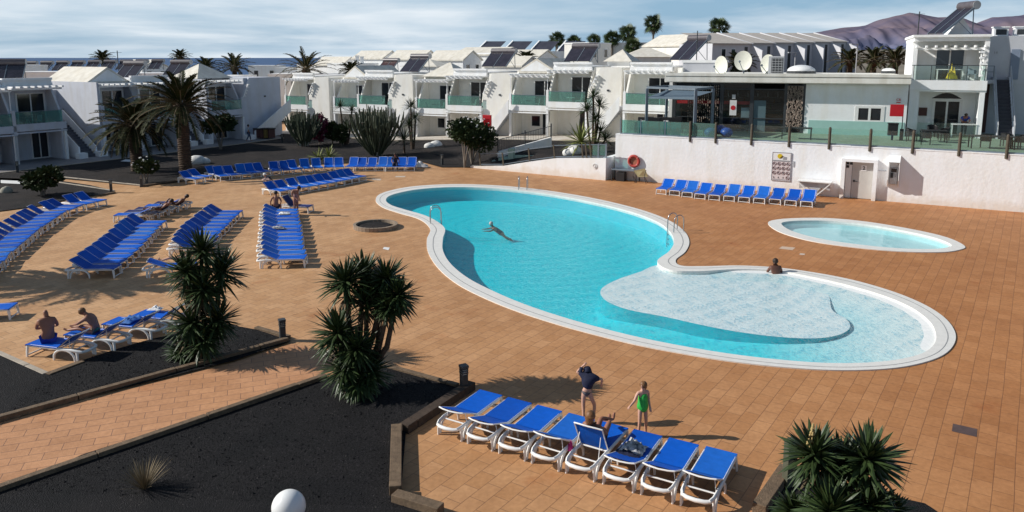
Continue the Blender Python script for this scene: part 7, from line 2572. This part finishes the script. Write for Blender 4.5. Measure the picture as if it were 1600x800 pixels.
person('tanned person sitting bent forward over their knees on a lounger', (pB.x, pB.y, 0), hd_ + pi / 2 + .1, dict(
    pel=(0, .05, .46), bel=(0, .02, .62), che=(0, -.10, .82), nec=(0, -.22, .95), hd0=(0, -.30, .98), hd1=(0, -.37, 1.02), hd2=(0, -.40, 1.08), face=(0, -.8, -.6),
    sL=(.17, -.14, .88), eL=(.21, -.38, .72), wL=(.10, -.60, .64), sR=(-.17, -.14, .88), eR=(-.21, -.38, .72), wR=(-.10, -.60, .64),
    hL=(.09, .0, .46), kL=(.14, -.45, .54), aL=(.12, -.82, .46), tL=(.13, -.95, .52), hR=(-.09, .0, .46), kR=(-.14, -.45, .54), aR=(-.12, -.82, .46), tR=(-.13, -.95, .52)), SKIN1, HAIRB,
    [('swimwear', M('green_swimwear', (.03, .16, .14), .7, .2, 6), BRIEF())], fat=1.05)
# man and woman at the far end of the fourth row
SIT = dict(pel=(0, .05, .50), bel=(0, .04, .67), che=(0, .0, .90), nec=(0, -.01, 1.06), hd0=(0, -.04, 1.13), hd1=(0, -.06, 1.21), hd2=(0, -.05, 1.29), sL=(.18, .0, 1.0), sR=(-.18, .0, 1.0),
           eL=(.28, .05, .76), wL=(.30, -.05, .54), eR=(-.27, -.05, .76), wR=(-.18, -.28, .60), hL=(.10, .0, .47), kL=(.15, -.42, .48), aL=(.15, -.44, .08), tL=(.17, -.62, .03), hR=(-.10, .0, .47), kR=(-.15, -.42, .48), aR=(-.15, -.44, .08), tR=(-.17, -.62, .03))
p = at(432, 330, 40.4); person('bare backed man sitting on the end lounger facing away', (p.x, p.y, 0), radians(185), SIT, SKIN1, HAIRD, [('trunks', NAVY, TRUNKS(.15))], fat=1.1)
p = G(463, 336); person('person in pinkish dress standing by the navy lounger', (p.x, p.y, 0), radians(60), dict(bel=(.0, -.04, 1.08), che=(.0, -.1, 1.28), nec=(0, -.2, 1.4), hd0=(0, -.26, 1.45), hd1=(0, -.3, 1.52), hd2=(0, -.3, 1.6), wR=(-.2, -.3, .95)), SKIN1, HAIRD,
       [('dress', M('dusty_dress', (.30, .17, .17), .8, .15, 8), [[('che', .15), ('bel', .135), ('pel', .16), (('hL', 'kL', .5), .15)]])])
RECL = dict(pel=(0, 0, .45), bel=(0, .14, .52), che=(0, .30, .64), nec=(0, .43, .76), hd0=(0, .48, .82), hd1=(0, .53, .88), hd2=(0, .57, .95), face=(0, -.8, .3), sL=(.17, .34, .72), sR=(-.17, .34, .72), eL=(.26, .14, .56), wL=(.24, -.08, .48), eR=(-.26, .14, .56), wR=(-.24, -.08, .48),
            hL=(.09, -.05, .45), kL=(.11, -.44, .56), aL=(.10, -.84, .44), tL=(.11, -.88, .56), hR=(-.09, -.05, .45), kR=(-.11, -.44, .50), aR=(-.10, -.84, .44), tR=(-.11, -.88, .56))
SITU = dict(SIT, aL=(.12, -.62, .10), aR=(-.12, -.62, .10), tL=(.13, -.78, .05), tR=(-.13, -.78, .05))
p = G(433, 298); person('person in a white sun hat lying back on the middle row', (p.x - .6, p.y + .6, 0), radians(55), RECL, SKIN1, None, [('dark_top', NAVY, SHIRT), ('shorts', GREYC, TRUNKS())], fingers=False, hat=WHITEC)
p = G(617, 267); person('person in dark clothes sitting near the right end of the far row', (p.x, p.y + .3, 0), radians(5), SIT, SKIN1, HAIRD, [('shirt', NAVY, SHIRT), ('trousers', NAVY, PANTS)], fingers=False)
p = G(243, 341); person('sunbather in dark swimwear lying on the sideways loungers, nearer one', (p.x + .2, p.y + .3, 0), radians(-80), RECL, SKIN1, HAIRD, [('swimsuit', NAVY, SUIT)], fingers=False)
p = G(268, 333); person('sunbather with raised knee on the sideways loungers, farther one', (p.x + .2, p.y + .3, 0), radians(-80), dict(RECL, kL=(.11, -.36, .80), aL=(.10, -.66, .44)), SKIN3, HAIRD, [('swimsuit', NAVY, SUIT)], fingers=False)
p = G(274, 424); person('bare legged sunbather mostly hidden behind the left spiky plant', (p.x + .2, p.y + .25, 0), radians(-72), RECL, SKIN2, HAIRB, [('swimsuit', GREYC, SUIT)], fingers=False)
# in the water
p = G(768, 353, -.05); person('swimmer with pale hair, head and shoulders above the water in the deep end', (p.x, p.y, -.20), radians(-80), dict(
    pel=(0, .52, -.26), bel=(0, .38, -.16), che=(0, .18, -.02), nec=(0, .05, .13), hd0=(0, .0, .19), hd1=(0, -.03, .26), hd2=(0, -.02, .34), sL=(.18, .10, .02), eL=(.30, -.10, -.06), wL=(.24, -.34, -.06), sR=(-.18, .10, .02), eR=(-.30, -.10, -.06), wR=(-.24, -.34, -.06),
    hL=(.09, .56, -.30), kL=(.16, .74, -.50), aL=(.14, .98, -.60), tL=(.14, 1.08, -.62), hR=(-.09, .56, -.30), kR=(-.16, .74, -.50), aR=(-.14, .98, -.60), tR=(-.14, 1.08, -.62)), SKIN1, HAIRW, [('swimsuit', NAVY, SUIT)])
p = G(1211, 429, -.1); person('dark tanned man sitting in the shallow end with his back turned', (p.x, p.y, -.84), radians(178), dict(SIT, kL=(.2, -.40, .62), aL=(.15, -.72, .45), tL=(.15, -.85, .5), kR=(-.2, -.40, .62), aR=(-.15, -.72, .45), tR=(-.15, -.85, .5), eL=(.27, -.1, .78), wL=(.15, -.38, .7), wR=(-.15, -.38, .7)), SKIN3, HAIRD, [('trunks', NAVY, TRUNKS(.15))], fat=1.2, sc=1.05)
# walkers and the waiter
p = G(389, 221, .07); person('person in pale shirt and jeans walking along the shaded walkway', (p.x, p.y, .07), radians(120), dict(kL=(.1, -.16, .5), aL=(.1, -.2, .1), tL=(.1, -.36, .06), kR=(-.1, .05, .5), aR=(-.1, .28, .12), tR=(-.1, .18, .04)), SKIN1, HAIRD, [('shirt', M('pale_shirt', (.5, .52, .55), .8, .05, 4), SHIRT), ('jeans', M('denim', (.06, .09, .16), .8, .2, 6), PANTS)], fingers=False)
p = at(565, 224, 81.5); person('person in a dark red dress walking by the big cactus', (p.x, p.y, .1), radians(70), dict(kL=(.1, -.16, .5), aL=(.1, -.2, .1), tL=(.1, -.36, .06), aR=(-.1, .2, .1)), SKIN1, HAIRD, [('dress', REDC, [[('che', .15), ('bel', .14), ('pel', .17), (('hL', 'kL', .6), .17)]])], fingers=False)
p = HPn.w(hx_(1508, 180, 1.15), 1.15, 0); person('man in a blue polo shirt leaning over the white table on the terrace', (p.x, p.y, TZ + .055), radians(-24), dict(
    bel=(0, -.05, 1.07), che=(0, -.2, 1.25), nec=(0, -.34, 1.36), hd0=(0, -.42, 1.40), hd1=(0, -.48, 1.46), hd2=(0, -.50, 1.54), face=(0, -.8, -.6), sL=(.19, -.26, 1.32), eL=(.26, -.42, 1.10), wL=(.16, -.58, .95), sR=(-.19, -.26, 1.32), eR=(-.26, -.42, 1.10), wR=(-.16, -.58, .95)), SKIN1, HAIRD, [('polo', BLUEC, SHIRT), ('trousers', NAVY, PANTS)], fat=1.15)
